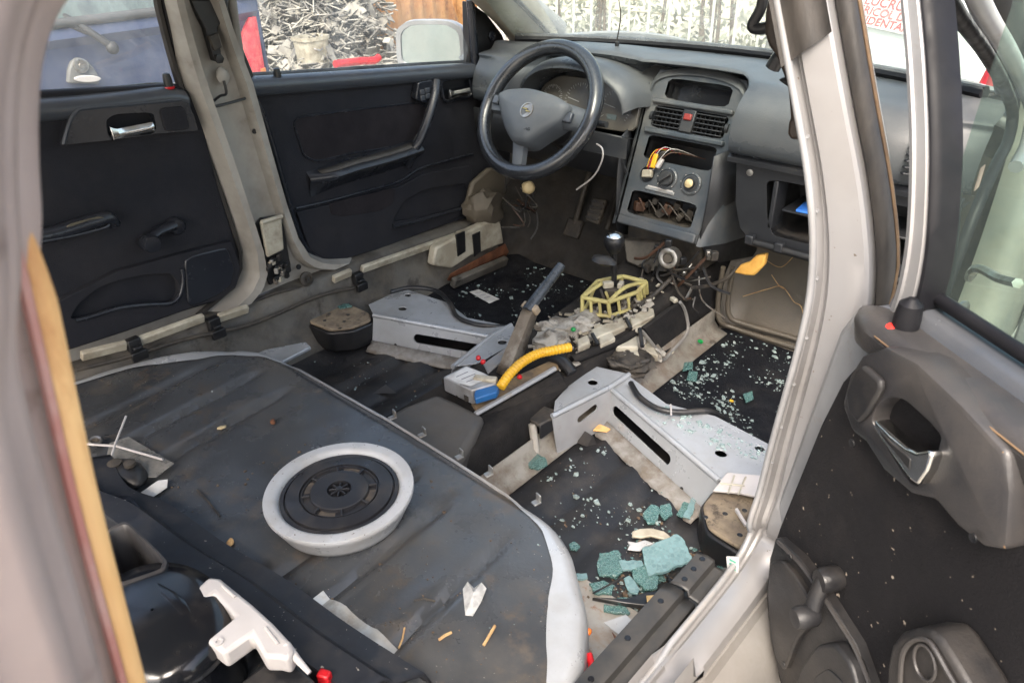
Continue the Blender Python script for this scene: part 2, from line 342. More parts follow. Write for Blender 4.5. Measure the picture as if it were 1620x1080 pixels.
glass_front = glass('dusty hazed windscreen glass', (.86, .95, .90), (.76, .81, .73), .24)  # dust plus added haze: its pale veil washes out the view ahead
glass_blue = glass('rear window glass', (.30, .42, .40), (.6, .72, .68), .35)

# ================================================================== THE SETTING
gm = mat('yard dirt', (.40, .375, .33), .95, c2=(.31, .29, .25), s=1.2, bump=.6, bs=14, c3=(.2, .17, .13), s3=5)
gv, gf = [], []
GN = 60
for i in range(GN+1):
    for j in range(GN+1):
        x = lerp(-60, 60, i/GN); y = lerp(-60, 60, j/GN); gv.append((x, y, .0 if abs(x) < 8 and abs(y) < 10 else .06*noise.noise(V((x*.3, y*.3, 0)))))
for i in range(GN):
    for j in range(GN): a = i*(GN+1)+j; gf.append((a, a+GN+1, a+GN+2, a+1))
tag(ob('ground', gv, gf, gm), kind='structure')

# ================================================================== THE STRIPPED CAR
car = thing('stripped_car', 'silver hatchback with gutted interior, seats and carpets torn out', 'car')

# ---- floor: two footwells each side, one pressed sheet
def floor_z(x, y):
    z = .262
    if y < .24:
        z = .266
        for cx in (.235, .33, .425): z += .009*(1-sstep(.018, .044, abs(abs(x)-cx)))
    z += .012*sstep(.50, .60, abs(x))
    return z+.003*noise.noise(V((x*9, y*9, 0)))
rows = [[(lerp(-.62, .62, i/80), lerp(-.62, .86, j/96), floor_z(lerp(-.62, .62, i/80), lerp(-.62, .86, j/96))) for i in range(81)] for j in range(97)]
loft('floor_pan', rows, mats_floor, car)
# black sound mats in the front footwells
for s in (-1, 1):
    v = []
    for j in range(25):
        v.append([(s*lerp(.165, .60, i/20), lerp(.335, .835, j/24), floor_z(s*lerp(.165, .60, i/20), lerp(.335, .835, j/24))+.006) for i in range(21)])
    loft('floor_mat', v, mats_black, car)
# toe boards
def toe(s, m):
    prof = [(.83, .262), (.845, .267), (.865, .29), (.885, .33), (.93, .40), (1.00, .50), (1.05, .62), (1.07, .80)]
    rows = []
    for (y, z) in prof:
        row = []
        for i in range(21):
            x = lerp(.13, .655, i/20); e = sstep(.13, .19, x); yy = y-(1-e)*.05-.12*sstep(.56, .655, x); row.append((s*x, yy, z))
        rows.append(row)
    return loft('toe_board', rows, m, car)
toe(1, carpet_br); toe(-1, mat('footwell felt', (.008, .0075, .007), .8, c2=(.02, .017, .014), s=11, dust=(.06, .05, .04), da=.4, ds=9, up=False, bump=.4, bs=90))
# moulded double bead round the brown toe carpet
for off in (0, .022):
    p = [(.16+off, .80+off*.6, .46), (.155+off, .805+off*.6, .36), (.165+off, .81+off*.6, .30+off*.6), (.20+off, .835, .278+off), (.36, .845+off*.3, .275+off), (.50, .84+off*.3, .277+off), (.60, .79, .285+off)]
    tube('carpet_bead', p, .007, carpet_br, car, sm=6)

# ---- transmission tunnel
def tun(y):   # half width top, half width bottom, top z
    return interp([(-.2, .105), (.1, .095), (.3, .085), (.85, .085)], y), interp([(-.2, .145), (.1, .125), (.5, .135), (.85, .165)], y), interp([(-.2, .365), (.0, .375), (.3, .38), (.5, .40), (.72, .43), (.9, .46)], y)
rows = []
for j in range(61):
    y = lerp(-.20, .98, j/60); a, b, zt = tun(y); r = []
    for i in range(25):
        t = lerp(-1, 1, i/24); s = 1 if t > 0 else -1; k = abs(t)
        if k < .45: x, z = s*a*k/.45, zt
        else:
            q = (k-.45)/.55; x = s*lerp(a, b, q**.8); z = lerp(zt, .265, sstep(0, 1, q*.55+.45*q*q))
        r.append((x, y, z+.002*noise.noise(V((x*14, y*14, 3)))))
    rows.append(r)
loft('transmission_tunnel', rows, black_carpet, car)
# flat dark cover behind the handbrake, with its bare seams
def tz(y): return tun(y)[2]
plate('tunnel_cover', [Z_(596, 664, .388), Z_(640, 640, .388), Z_(692, 620, .388), Z_(724, 634, .388), Z_(768, 656, .388), Z_(752, 690, .388), Z_(722, 738, .388), Z_(690, 742, .388)], [], (0, 0, -.11), mat('dusty tunnel cover', (.062, .060, .058), .5, c2=(.045, .043, .042), s=9, dust=(.13, .115, .095), da=.6, ds=9, bump=.15, bs=120), car, bevel=.016, seg=4)
# bare painted edge strips along the open channel
tube('tunnel_edge', [Z_(752, 655, .385), Z_(800, 628, .392), Z_(878, 583, .402)], .006, silver, car, n=6)
tube('tunnel_edge', [Z_(742, 672, .36), Z_(769, 713, .30)], .004, silver, car, n=6)
tube('tunnel_edge', [Z_(770, 714, .30), Z_(800, 690, .32), Z_(840, 668, .335), Z_(868, 672, .335)], .005, silver, car, n=6, sm=4)
# dark side skirt under the strip
plate('tunnel_side', [Z_(757, 660, .380), Z_(885, 588, .395), Z_(900, 612, .372), Z_(868, 640, .35), Z_(770, 708, .305)], [], (-.02, .02, -.01), black_carpet, car)
# ochre bottom of the channel
plate('channel_floor', [Z_(745, 636, .388), Z_(790, 606, .39), Z_(880, 566, .395), Z_(884, 580, .397), Z_(756, 652, .384)], [], (0, 0, -.01), mat('ochre dirt', (.20, .135, .07), .8, c2=(.1, .075, .05), s=30), car)

# ---- seat crossmembers: pressed trapezoid with a long slot and a top hole (both sides alike)
def crossmember(s):
    e = part_root('seat_crossmember', car, (s*.33, .24, .28))
    zt, zb = .355, .282
    A, B = V((s*.17, .292, zt)), V((s*.505, .172, zt)); D = (B-A).normalized(); n = V((D.y*s, -D.x*s, 0)) * 1
    if n.y > 0: n = -n
    lean = n*.022
    def P(t, z): q = A.lerp(B, t)+lean*((zt-z)/(zt-zb)); return V((q.x, q.y, z))
    O0 = P(0, zt)
    slot = []
    t0, t1, zc, hr = .12, .62, .318, .012
    for k in range(9): a = math.pi/2+math.pi*k/8; slot.append(P(t0+.035*math.cos(a), zc+hr*math.sin(a)))
    for k in range(9): a = -math.pi/2+math.pi*k/8; slot.append(P(t1+.035*math.cos(a), zc-.004+hr*math.sin(a)))
    plate('rear_wall', [P(0, zt), P(1, zt), P(1, zb), P(0, zb)], [slot], -n*.004, silver_clean, e, bevel=0)
    Fr = [V((s*.17, .36, zt-.004)), V((s*.22, .352, zt-.02)), V((s*.36, .345, zt-.004)), V((s*.40, .34, zt)), V((s*.545, .325, zt))]
    hole = circ((s*.470, .243, zt), (0, 0, 1), .012, 14, .010); hole2 = circ((s*.520, .305, zt), (0, 0, 1), .010, 12, .008)
    hole = [V((p.x, p.y, zt)) for p in hole]; hole2 = [V((p.x, p.y, zt)) for p in hole2]
    top = [A, B, V((s*.56, .20, zt)), V((s*.56, .325, zt)), V((s*.40, .345, zt)), V((s*.30, .318, zt)), V((s*.23, .34, zt)), V((s*.17, .36, zt))]
    plate('top_plate', top, [hole, hole2], (0, 0, -.003), silver_clean, e, bevel=.0012)
    for k in range(7): lathe('spot_weld', A.lerp(B, .08+.14*k)+V((0, .012, .0002)), (0, 0, 1), [(.0026, 0), (.0022, .0006), (.001, .0002)], silver, e, n=8)
    tube('top_bead', [A+V((0, 0, -.002)), A.lerp(B, .5)+V((0, 0, -.002)), B+V((0, 0, -.002))], .006, silver_clean, e, n=8)
    fw = [[(p[0], p[1], zt-.003) for p in top[3:]], [(p[0], p[1]+.03, .27) for p in top[3:]]]
    loft('front_wall', fw, silver_clean, e)
    # crinkled foot flange with sealer
    ft = []
    for k in range(25):
        q = P(k/24, zb); wob = .006*noise.noise(V((k*.9, s, 0)))
        ft.append([q+V((0, 0, .004)), q+n*(.012+wob)+V((0, 0, -.003+.006*noise.noise(V((k*.9, 4, s))))), q+n*(.024+wob)+V((0, 0, -.005+.006*noise.noise(V((k*.8, 9, s))))), q+n*(.036+wob*2)+V((0, 0, -.012))])
    loft('foot_flange', ft, mat('grimy sealer', (.26, .25, .235), .55, .1, c2=(.17, .155, .135), s=22, dust=(.12, .095, .07), da=.8, ds=18, dlo=.45, dhi=.65, up=False, bump=.4, bs=90) if 'grimy sealer' not in MATS else MATS['grimy sealer'], e, solid=.003)
    lathe('bolt', P(.80, .288)+n*.001, n, [(.004, 0), (.004, .002), (.002, .003)], blackp, e, n=8)
    return e
for s in (-1, 1): crossmember(s)
# cable along each crossmember
def cab(name, pts, r, m=blackp, parent=car, sm=6, n=8): return tube(name, pts, r, m, parent, n=n, sm=sm)
cab('cable', [Z_(998, 606, .362), Z_(1012, 628, .368), Z_(1040, 646, .368), Z_(1075, 652, .366), Z_(1120, 650, .36), Z_(1142, 660, .33)], .0065)
cab('cable', [Z_(618, 462, .37), Z_(650, 455, .372), Z_(690, 460, .37), Z_(712, 480, .366), Z_(725, 502, .362), Z_(760, 514, .36), Z_(800, 517, .35)], .006)
tube('cable_tie', [Z_(1061, 640, .374), Z_(1062, 656, .374)], .002, white_pl, car, n=6)

# ---- tunnel side brackets joining the crossmembers (right one shows its top, hole and side slot)
def tbracket(s):
    e = part_root('tunnel_bracket', car, (s*.15, .22, .28)); z = .362
    pts = [V((s*.118, .165, z-.004)), V((s*.150, .12, z-.008)), V((s*.178, .285, z)), V((s*.178, .355, z-.002)), V((s*.095, .33, z+.006)), V((s*.10, .24, z+.004))]
    rows = [[pts[0], pts[1]], [pts[5], pts[1].lerp(pts[2], .6)], [pts[4].lerp(pts[5], .5), pts[2]], [pts[4], pts[3]]]
    hole = [V((p.x, p.y, z)) for p in circ((s*.137, .275, z), (0, 0, 1), .011, 14)]
    fl = [V((p.x, p.y, z)) for p in pts]
    plate('bracket_top', fl, [hole], (0, 0, -.003), silver_clean, e, bevel=.001)
    w0 = [V((s*.150, .118, z-.001)), V((s*.179, .285, z-.001))]; out = V((s*.018, -.004, 0))
    def Q(t, zz): q = w0[0].lerp(w0[1], t); return V((q.x, q.y, zz))+out*((z-zz)/.09)
    sl = []
    for k in range(8): a = math.pi/2+math.pi*k/7; sl.append(Q(.44+.06*math.cos(a), .325+.008*math.sin(a)))
    for k in range(8): a = -math.pi/2+math.pi*k/7; sl.append(Q(.68+.06*math.cos(a), .333+.008*math.sin(a)))
    plate('bracket_side', [Q(0, z-.003), Q(1, z-.001), Q(1, .275), Q(0, .275)], [sl], (-s*.003, 0, 0), silver, e, bevel=0)
    tube('bracket_bead', [V((s*.1485, .118, z)), V((s*.178, .285, z)), V((s*.179, .355, z-.002))], .006, silver_clean, e)
for s in (-1, 1): tbracket(s)
# dark clamp behind the right bracket, on the tunnel flank, and pale lower flank
loft('tunnel_flange', [[(.128, y, .318), (.134, y, .296), (.150, y, .279), (.172, y, .270)] for y in [lerp(-.16, .30, k/12) for k in range(13)]], mat('stained flange', (.25, .235, .205), .5, .1, c2=(.17, .155, .13), s=12, dust=(.13, .10, .075), da=.8, ds=14, dlo=.45, dhi=.62, up=False, c3=(.05, .042, .035), s3=20, l3=.6, h3=.7), car, solid=.004)
loft('tunnel_flange', [[(-.128, y, .318), (-.134, y, .296), (-.150, y, .279), (-.172, y, .270)] for y in [lerp(-.16, .30, k/12) for k in range(13)]], pillar_far, car, solid=.004)
loft('tunnel_flange', [[(.150, y, .335), (.152, y, .30), (.168, y, .280), (.195, y, .272)] for y in [lerp(.34, .80, k/14) for k in range(15)]], MATS['stained flange'], car, solid=.004)
e = part_root('seat_belt_anchor', car, tuple(Z_(850, 660, .34)))
plate('anchor_cap', [Z_(823, 653, .352), Z_(856, 640, .356), Z_(893, 652, .358), Z_(852, 672, .352)], [], (0, 0, -.008), dirtyblack, e)
plate('anchor_side', [Z_(853, 673, .35), Z_(893, 653, .355), Z_(893, 668, .335), Z_(855, 696, .315)], [], (-.006, .004, 0), blackp, e)
tube('anchor_post', [Z_(842, 670, .345), Z_(848, 716, .285)], .009, pillar_far, e, n=8)
lathe('grommet', Z_(824, 718, .30), (1, 0, .3), [(.005, 0), (.005, .003), (.001, .003)], blackp, car, n=10)
lathe('grommet', Z_(812, 725, .30), (1, 0, .3), [(.003, 0), (.003, .003), (.001, .003)], blackp, car, n=10)

# ---- rear seat pan
HW = [(.178, .15), (.183, .30), (.205, .40), (.24, .455), (.30, .525), (.37, .572), (.45, .602), (.55, .622), (1.15, .64)]
def hw(y): return interp(HW, -y)
def pan_z(x, y):
    z = .450-.010*sstep(-.3, -.9, y)-.006*(x/.6)**2
    for cx, wd, dp in ((-.33, .010, .013), (-.225, .010, .012), (.165, .012, .015), (.255, .012, .012), (.32, .03, .006), (.385, .010, .011), (-.45, .015, .008)):
        z -= dp*math.exp(-((x-cx+.06*(y+.5))/wd)**2)*sstep(-.22, -.30, y)*(1-sstep(-.72, -.85, y) if cx > -.2 else 1)
    z += .010*math.exp(-((x-.10)**2+(y+.62)**2)/.05)
    z += .005*noise.noise(V((x*5, y*5, 1)))+.0012*noise.noise(V((x*22, y*22, 5)))
    z -= .012*(1-sstep(.178, .205, -y))
    return z
NY, NX = 110, 120
ys = [-(.178+(1.12-.178)*(j/NY)**1.35) for j in range(NY+1)]
rows = [[(hw(y)*(-1+2*i/NX), y, pan_z(hw(y)*(-1+2*i/NX), y)) for i in range(NX+1)] for y in ys]
rows = [[(p[0], -.176, .27) for p in rows[0]], [(p[0], -.1765, .42) for p in rows[0]]]+rows
pan = loft('rear_seat_pan', rows, coat, car, ang=60)
# bright edge flange: rolled silver rim round both front corners
def rim(s):
    pts = [V((s*hw(y), y, 0)) for y in [-(.178+.62*(k/60)**1.5) for k in range(61)]]
    rows = []
    for i, p in enumerate(pts):
        d = (pts[min(i+1, 60)]-pts[max(i-1, 0)]).normalized(); n = V((d.y, -d.x, 0))
        if n.x*s < 0: n = -n
        z = pan_z(p.x, p.y); wv = .006*noise.noise(V((i*.16, s*3, 0)))
        g = sstep(0, 12, i)
        wid = lerp(.004, 1, g)
        inn = (.012+.018*sstep(14, 20, i)*(1-sstep(24, 32, i))+wv)*wid
        rows.append([p-n*inn+V((0, 0, z+.0035)), p+V((0, 0, z+.003)), p+n*.012*wid+V((0, 0, z-.001)), p+n*.021*wid+V((0, 0, z-.010)), p+n*.026*wid+V((0, 0, z-.045)), p+n*.030*wid+V((0, 0, .30))])
    e = loft('edge_flange', rows, silver_clean, pan, ang=60)
    return e
for s in (-1, 1): rim(s)
tube('front_lip', [V((x, -interp([(0, .176), (.30, .182), (.36, .192)], abs(x)), pan_z(x, -.182)+.001)) for x in [lerp(-.32, .34, k/30) for k in range(31)]], .0028, silver, pan, n=6)
for px, py in ((603, 668), (647, 698), (704, 735), (752, 762), (828, 808)):
    q = Z_(px, py, .445); q.y = max(q.y, -.172)
    v, f = merge([box_vf(q+V((0, .006, -.004)), (.012, .014, .003), rotz(-.2)), box_vf(q+V((0, .012, .003)), (.012, .003, .014), rotz(-.2))])
    ob('edge_clip', v, f, steel, pan, bevel=.001)
lathe('rim_hole', (.400, -.222, .4455), (0, 0, 1), [(.006, 0), (.0055, .001), (.001, .001)], blackp, pan, n=12)
lathe('rim_hole', (-.50, -.285, .4455), (0, 0, 1), [(.006, 0), (.0055, .001), (.001, .001)], blackp, pan, n=12)
# bare metal rectangle on the pan
q = [Z_(487, 957, .447), Z_(512, 937, .447), Z_(628, 1020, .447), Z_(605, 1048, .447)]
g = []
for j in range(5):
    r = []
    for i in range(13):
        a = q[0].lerp(q[3], i/12).lerp(q[1].lerp(q[2], i/12), j/4); a.z = pan_z(a.x, a.y)+.0015+(.003 if 3 < i < 5 or 8 < i < 10 else 0); r.append(a)
    g.append(r)
loft('bare_metal_patch', g, mat('bare zinc', (.55, .55, .52), .4, .5, c2=(.4, .37, .32), s=14, dust=(.22, .16, .1), da=.7, ds=22, dlo=.48, dhi=.7), pan)
# side pockets between pan and sills
for s in (-1, 1):
    rows = []
    for j in range(15):
        y = lerp(-.12, -.75, j/14)
        rows.append([(s*lerp(hw(min(y, -.2))+.03 if y < -.2 else .40, .66, i/8), y, lerp(.276, .42, sstep(-.15, -.55, y))+.004*noise.noise(V((i, j, s)))) for i in range(9)])
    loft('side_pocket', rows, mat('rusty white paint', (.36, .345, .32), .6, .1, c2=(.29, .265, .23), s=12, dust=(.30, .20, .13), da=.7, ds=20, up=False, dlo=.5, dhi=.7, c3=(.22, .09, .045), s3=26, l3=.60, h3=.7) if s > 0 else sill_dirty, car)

# ---- sills
SEC = [(.735, .395), (.715, .435), (.690, .438), (.665, .436), (.648, .426), (.640, .385), (.625, .335), (.600, .292), (.570, .272)]
def sill(s, m):
    rows = []
    for j in range(60):
        y = lerp(-.75, 1.0, j/59)
        rows.append([(s*x, y, z+(.02 if s < 0 else 0)*sstep(-.35, -.75, y)-.03*sstep(.2, 1.0, y)) for x, z in SEC])
    return loft('sill', rows, m, car, ang=50)
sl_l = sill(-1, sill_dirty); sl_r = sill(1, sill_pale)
def strip_on(px0, py0, px1, py1, x, wz, th, m, name, par=sl_l, t0=0, t1=1):
    a, b = X_(px0, py0, x), X_(px1, py1, x); c = (a+b)/2; d = (b-a)
    M = frame(d, (0.35, 0, 1)); return box(name, c, (d.length, th, wz), m, par, M, bevel=.003)
for a in ((128, 563, 200, 545), (218, 540, 322, 502), (345, 503, 392, 488), (527, 442, 555, 430), (572, 426, 720, 374), (722, 372, 790, 348)):
    strip_on(*a, -.635, .022, .014, cream, 'sill_strip')
for px, py in ((212, 545), (338, 512), (566, 440)):
    q = X_(px, py, -.632); v, f = merge([box_vf(q, (.02, .028, .032)), box_vf(q+V((.014, 0, -.022)), (.012, .034, .022)), box_vf(q+V((.016, 0, -.002)), (.01, .018, .006))])
    ob('sill_clip', v, f, blackp, sl_l, bevel=.002)
cab('sill_cable', [X_(120, 585, -.625), X_(200, 565, -.62), X_(300, 535, -.62), X_(400, 512, -.615), X_(500, 470, -.62), X_(560, 455, -.62)], .005, dirtyblack, sl_l)
# driver's side: cream kick plate with two black straps, rust below
kp = [X_(685, 420, -.60), X_(690, 392, -.60), X_(722, 375, -.60), X_(770, 352, -.60), X_(792, 350, -.60), X_(798, 385, -.60), X_(745, 405, -.60), X_(715, 425, -.60)]
plate('kick_plate', kp, [], (-.03, 0, 0), cream, car, bevel=.006)
for px0, px1 in ((722, 736), (748, 760)):
    plate('strap', [X_(px0, 372, -.596), X_(px1, 366, -.596), X_(px1+1, 398, -.596), X_(px0+3, 406, -.596)], [], (-.006, 0, 0), blackp, car, bevel=.001)
plate('rusted_edge', [X_(712, 432, -.585), X_(800, 384, -.585), X_(806, 398, -.585), X_(722, 438, -.585)], [], (-.02, 0, -.03), rust, car, bevel=.004)
strip_on(716, 448, 800, 412, -.56, .03, .02, sill_dirty, 'sill_step', car)
# grimy wheel-house bits at the driver's side foot end
blob('insulation_wad', X_(765, 330, -.64), (.05, .07, .06), carpet_br, car, .35, 5, 3)
plate('side_trim_panel', [X_(738, 330, -.655), X_(748, 290, -.655), X_(775, 266, -.655), X_(802, 268, -.655), X_(800, 330, -.655), X_(770, 352, -.655)], [], (-.02, 0, 0), carpet_br, car, bevel=.008)

# ---- boxed foam blocks at the outer ends of the crossmembers
def block(s):
    e = part_root('seat_rail_block', car, (s*.575, .12, .275))
    pts = [(.500, .165), (.505, .105), (.545, .055), (.640, .045), (.645, .185), (.535, .19)]
    low = [V((s*p.x, p.y, .276)) for p in rnd_poly([(x, y, 0) for x, y in pts], .2, 3)]
    plate('block_body', low, [], (0, 0, .058), blackp, e, bevel=.004)
    top = [V((s*lerp(.575, abs(p.x), .93), lerp(.12, p.y, .93), .3345)) for p in low]
    plate('block_top', top, [], (0, 0, .009), mat('muddy foam top', (.22, .175, .12), .9, c2=(.14, .11, .08), s=26, c3=(.05, .04, .03), s3=40, bump=.6, bs=60) if s < 0 else MATS['muddy foam top'], e, bevel=.004)
    for k in range(5):
        lathe('pin_hole', (s*(.53+.022*k), .08+.03*(k % 3), .3438), (0, 0, 1), [(.005, 0), (.004, .0008), (.001, .0008)], blackp, e, n=10)
for s in (-1, 1): block(s)
# rear left footwell: rusted bracket end
plate('rusty_bracket', [Z_(402, 560, .36), Z_(420, 552, .36), Z_(484, 540, .36), Z_(492, 548, .36), Z_(440, 575, .36)], [], (0, 0, -.01), silver_clean, car)
plate('rusty_bracket', [Z_(400, 562, .352), Z_(420, 556, .352), Z_(445, 572, .352), Z_(434, 580, .352)], [], (0, 0, -.02), rust, car)

# ---- far B-pillar (pressed channel with belt anchor gear)
BP = [(1.40, -.125, -.005), (1.13, -.125, .015), (.95, -.108, .062), (.80, -.085, .074), (.66, -.068, .088), (.56, -.060, .105), (.50, -.072, .135), (.465, -.115, .19), (.44, -.20, .29)]
def pillar_row(z, y0, y1, s, tumble=True):
    tx = .06*sstep(.95, 1.38, z) if tumble else 0
    prof = [(0, .712), (.05, .705), (.09, .676), (.14, .655), (.24, .653), (.29, .682), (.5, .688), (.71, .682), (.76, .653), (.86, .655), (.91, .676), (.95, .705), (1, .712)]
    return [V((s*(x-tx), lerp(y0, y1, t), z)) for t, x in prof]
zs = [1.40-.01*k for k in range(97)]
rows = [pillar_row(z, interp([(a, b) for a, b, c in BP[::-1]], z), interp([(a, c) for a, b, c in BP[::-1]], z), -1) for z in zs]
bpl = loft('door_pillar', rows, pillar_far, car, ang=50); tag(bpl, 'dirty grey far pillar between the two closed doors')
# rubber lips on both flanges
for c in (1, 2):
    pts = [V((-(.700-.06*sstep(.95, 1.38, z)), interp([(r[0], r[c]) for r in BP[::-1]], z), z)) for z in zs[::4]]
    tube('pillar_seal', pts, .008, rubber, bpl, n=6)
plate('belt_adjuster', [X_(302, 0, -.655), X_(362, 0, -.655), X_(362, 12, -.655), X_(345, 45, -.655), X_(352, 95, -.655), X_(340, 98, -.655), X_(325, 45, -.655), X_(308, 14, -.655)], [], (-.02, 0, 0), blackp, bpl, bevel=.003)
lathe('belt_bolt', X_(345, 93, -.655), (1, 0, 0), [(.010, 0), (.010, .008), (.004, .009)], blackp, bpl, n=6)
plate('belt_slide', [X_(330, 58, -.65), X_(345, 52, -.65), X_(352, 75, -.65), X_(340, 82, -.65)], [], (-.01, 0, 0), dirtyblack, bpl, bevel=.002)
tube('pillar_hook', [X_(338, 158, -.662), X_(336, 168, -.658), X_(352, 166, -.655), X_(388, 156, -.662)], .003, blackp, bpl, n=6, sm=4)
tube('pillar_hook', [X_(338, 160, -.662), X_(348, 152, -.658), X_(358, 148, -.656), X_(354, 128, -.66)], .003, blackp, bpl, n=6, sm=4)
blob('sealer_lump', X_(353, 120, -.668), (.008, .014, .02), pillar_far, bpl, .3, 4, 2, lev=2)
lathe('pillar_hole', X_(402, 208, -.668), (1, 0, 0), [(.006, 0), (.006, .002), (.001, .002)], blackp, bpl, n=8)
# belt reel window at its foot
plate('reel_window', [X_(404, 358, -.672), X_(414, 345, -.672), X_(447, 340, -.672), X_(462, 430, -.662), X_(428, 452, -.662), X_(414, 420, -.664)], [], (-.01, 0, 0), blackp, bpl, bevel=.003)
plate('reel_bracket', [X_(413, 352, -.655), X_(446, 342, -.655), X_(450, 395, -.648), X_(424, 408, -.648)], [], (-.012, 0, 0), cream, bpl, bevel=.004)
tube('reel_strip', [X_(414, 352, -.65), X_(446, 342, -.65)], .006, cream, bpl, n=6)
for k in range(16):
    px, py = random.uniform(422, 458), random.uniform(404, 446)
    box('reel_piece', X_(px, py, -.652), (.01, random.uniform(.008, .02), random.uniform(.006, .016)), random.choice([blackp, dirtyblack, steel, cream]), bpl, rotz(random.random()), bevel=.001)
lathe('belt_nut', X_(484, 441, -.655), (1, 0, .2), [(.019, 0), (.019, .006), (.012, .008), (.011, .004), (.005, .004), (.004, .01), (.001, .01)], dirtyblack, bpl, n=16)
lathe('pillar_hole', X_(472, 422, -.668), (1, 0, 0), [(.007, 0), (.007, .003), (.001, .003)], blackp, bpl, n=8)
lathe('pillar_hole', X_(408, 458, -.664), (1, 0, 0), [(.007, 0), (.007, .003), (.001, .003)], blackp, bpl, n=8)
tube('sill_seam', [X_(395, 480, -.668), X_(440, 462, -.66), X_(500, 450, -.655), X_(535, 432, -.655)], .004, dirtyblack, bpl, n=6, sm=4)

# ---- near B-pillar: the rear-facing jamb beside the camera
NB = [  # z, inner x, outer x, y   (jamb face)
 (1.40, .505, .560, -.03), (1.30, .535, .592, -.03), (1.17, .585, .645, -.03), (1.05, .630, .690, -.03), (.95, .668, .737, -.03), (.86, .672, .746, -.03), (.78, .668, .748, -.03), (.70, .660, .748, -.03), (.62, .656, .748, -.032), (.54, .655, .75, -.036), (.48, .655, .752, -.045), (.45, .655, .752, -.07), (.435, .656, .752, -.12)]
def nb0(c, z): return interp([(r[0], r[c]) for r in NB[::-1]], z)
def nb(c, z): return sum(nb0(c, min(1.40, z+d)) for d in (-.09, -.06, -.03, 0, .03, .06, .09))/7
zz = [1.40-.01*k for k in range(97)]
NP = smooth_path([(z, nb(3, z), 0) for z in (1.40, 1.3, 1.2, 1.1, 1.0, .9, .8, .7, .62, .56, .52)]+[(.495, -.046, 0), (.474, -.060, 0), (.461, -.082, 0), (.454, -.115, 0), (.4515, -.16, 0), (.4510, -.24, 0), (.4515, -.45, 0), (.455, -.74, 0)], 6)
rows = []; lip = []
for i, q in enumerate(NP):
    z, y = q.x, q.y; t_ = (NP[min(i+1, len(NP)-1)]-NP[max(i-1, 0)]).normalized(); nz, ny = -t_.y, t_.x      # normal of the path in the y-z plane
    if ny > 0: nz, ny = -nz, -ny
    zq = max(z, .50); a, b = nb(1, zq), nb(2, zq); dn_ = sstep(.56, .455, z)
    if z < .50: a, b = lerp(a, .657, dn_), lerp(b, .712, dn_)
    wd = b-a
    pr = [(-.004/wd, lerp(-.07, -.012, dn_)), (-.002/wd, lerp(-.02, -.008, dn_)), (0, .006), (.02, .0095), (.11, .010), (.14, .008), (.18, -.003), (.23, -.005), (.27, -.003), (.31, .0065), (.34, .0085), (.60, .0095), (.90, .008), (.96, .005), (1.0, -.006), (1.0, -.03), (.94, -.09)]
    k_ = lerp(1, .55, dn_)
    rows.append([V((lerp(a, b, t), y+ny*o*k_, z+nz*o*k_)) for t, o in pr])
    lip.append(V((a+.0055, y+ny*.012*k_, z+nz*.012*k_)))
npl = loft('door_pillar', rows, pillar_m, car, ang=32); tag(npl, 'pale silver near pillar the open rear door hangs from')
tube('opening_flange', lip, .0046, silver, npl, n=8)
for z in (.56, .62, .68, .75, .82, .90, .98, 1.06): lathe('spot_weld', V((nb(1, z)+.006+.0055, nb(3, z)-.0102, z)), (0, -1, 0), [(.0024, 0), (.0022, .0006), (.001, .0002)], silver, npl, n=10)
# black wrap at the top, cut at a slant
rows = []
for k in range(24):
    r = []
    for i in range(13):
        t = lerp(-.02, 1.02, i/12); z = 1.40-(1.40-lerp(1.130, 1.168, t))*k/23; a, b, y = nb(1, z), nb(2, z), nb(3, z)
        r.append(V((lerp(a, b, t), y-.0165+.003*math.sin(t*9), z)))
    rows.append(r)
loft('tape_wrap', rows, rubber, npl)
# rubber seal and worn brown edge in front of the jamb
rows = []
for z in zz[:62]:
    b, y = nb(2, z), nb(3, z); wv = sstep(.80, .95, z)
    rows.append([V((b+.002, y+.004, z)), V((b+.006, y+.000, z)), V((b+.012*wv+.004, y+.002, z)), V((b+.017*wv+.005, y+.008, z)), V((b+.019*wv+.004, y+.02, z)), V((b+.004, y+.05, z))])
loft('pillar_rubber', rows, rubber, npl, ang=70)
tube('rubber_edge', [V((nb(2, z)+.0195*sstep(.80, .95, z)+.004, nb(3, z)+.012, z)) for z in zz[2:60:3]], .0022, brownedge, npl, n=6)
# outer quarter of the sill under the near door
rows = [[(x, y, z) for x, z in ((.700, .430), (.708, .438), (.712, .434), (.716, .424), (.728, .420), (.742, .412), (.760, .385), (.775, .33), (.775, .22))] for y in [lerp(-.75, .9, k/20) for k in range(21)]]
loft('sill_step', rows, sill_pale, car, ang=30)
tube('sill_seam', [(.704, -.75, .4375), (.704, -.06, .4375)], .0014, mat('brown sealer', (.085, .068, .052), .8), car, n=6)
# black plastic sill guard
def guard(y0, y1, x0, x1, z, name='sill_guard'):
    rows = []
    for k in range(14):
        y = lerp(y0, y1, k/13)
        rows.append([V((x0-.004, y, z-.03)), V((x0, y, z)), V((lerp(x0, x1, .35), y, z+.004)), V((lerp(x0, x1, .6), y, z+.002)), V((lerp(x0, x1, .66), y, z-.008)), V((lerp(x0, x1, .9), y, z-.008)), V((x1, y, z-.010)), V((x1+.003, y, z-.02))])
    g = loft(name, rows, mat_guard, car, solid=.003, ang=30)
    for k in range(3):
        y = lerp(y0, y1, .15+.33*k); lathe('guard_hole', (lerp(x0, x1, .3), y, z+.0035), (0, 0, 1), [(.0045, 0), (.004, .0012), (.001, .0012)], gloss, g, n=10)
    return g
mat_guard = mat('dusty sill plastic', (.026, .0265, .027), .42, c2=(.036, .0355, .035), s=16, dust=(.11, .095, .078), da=.5, ds=14, dlo=.4, dhi=.85)
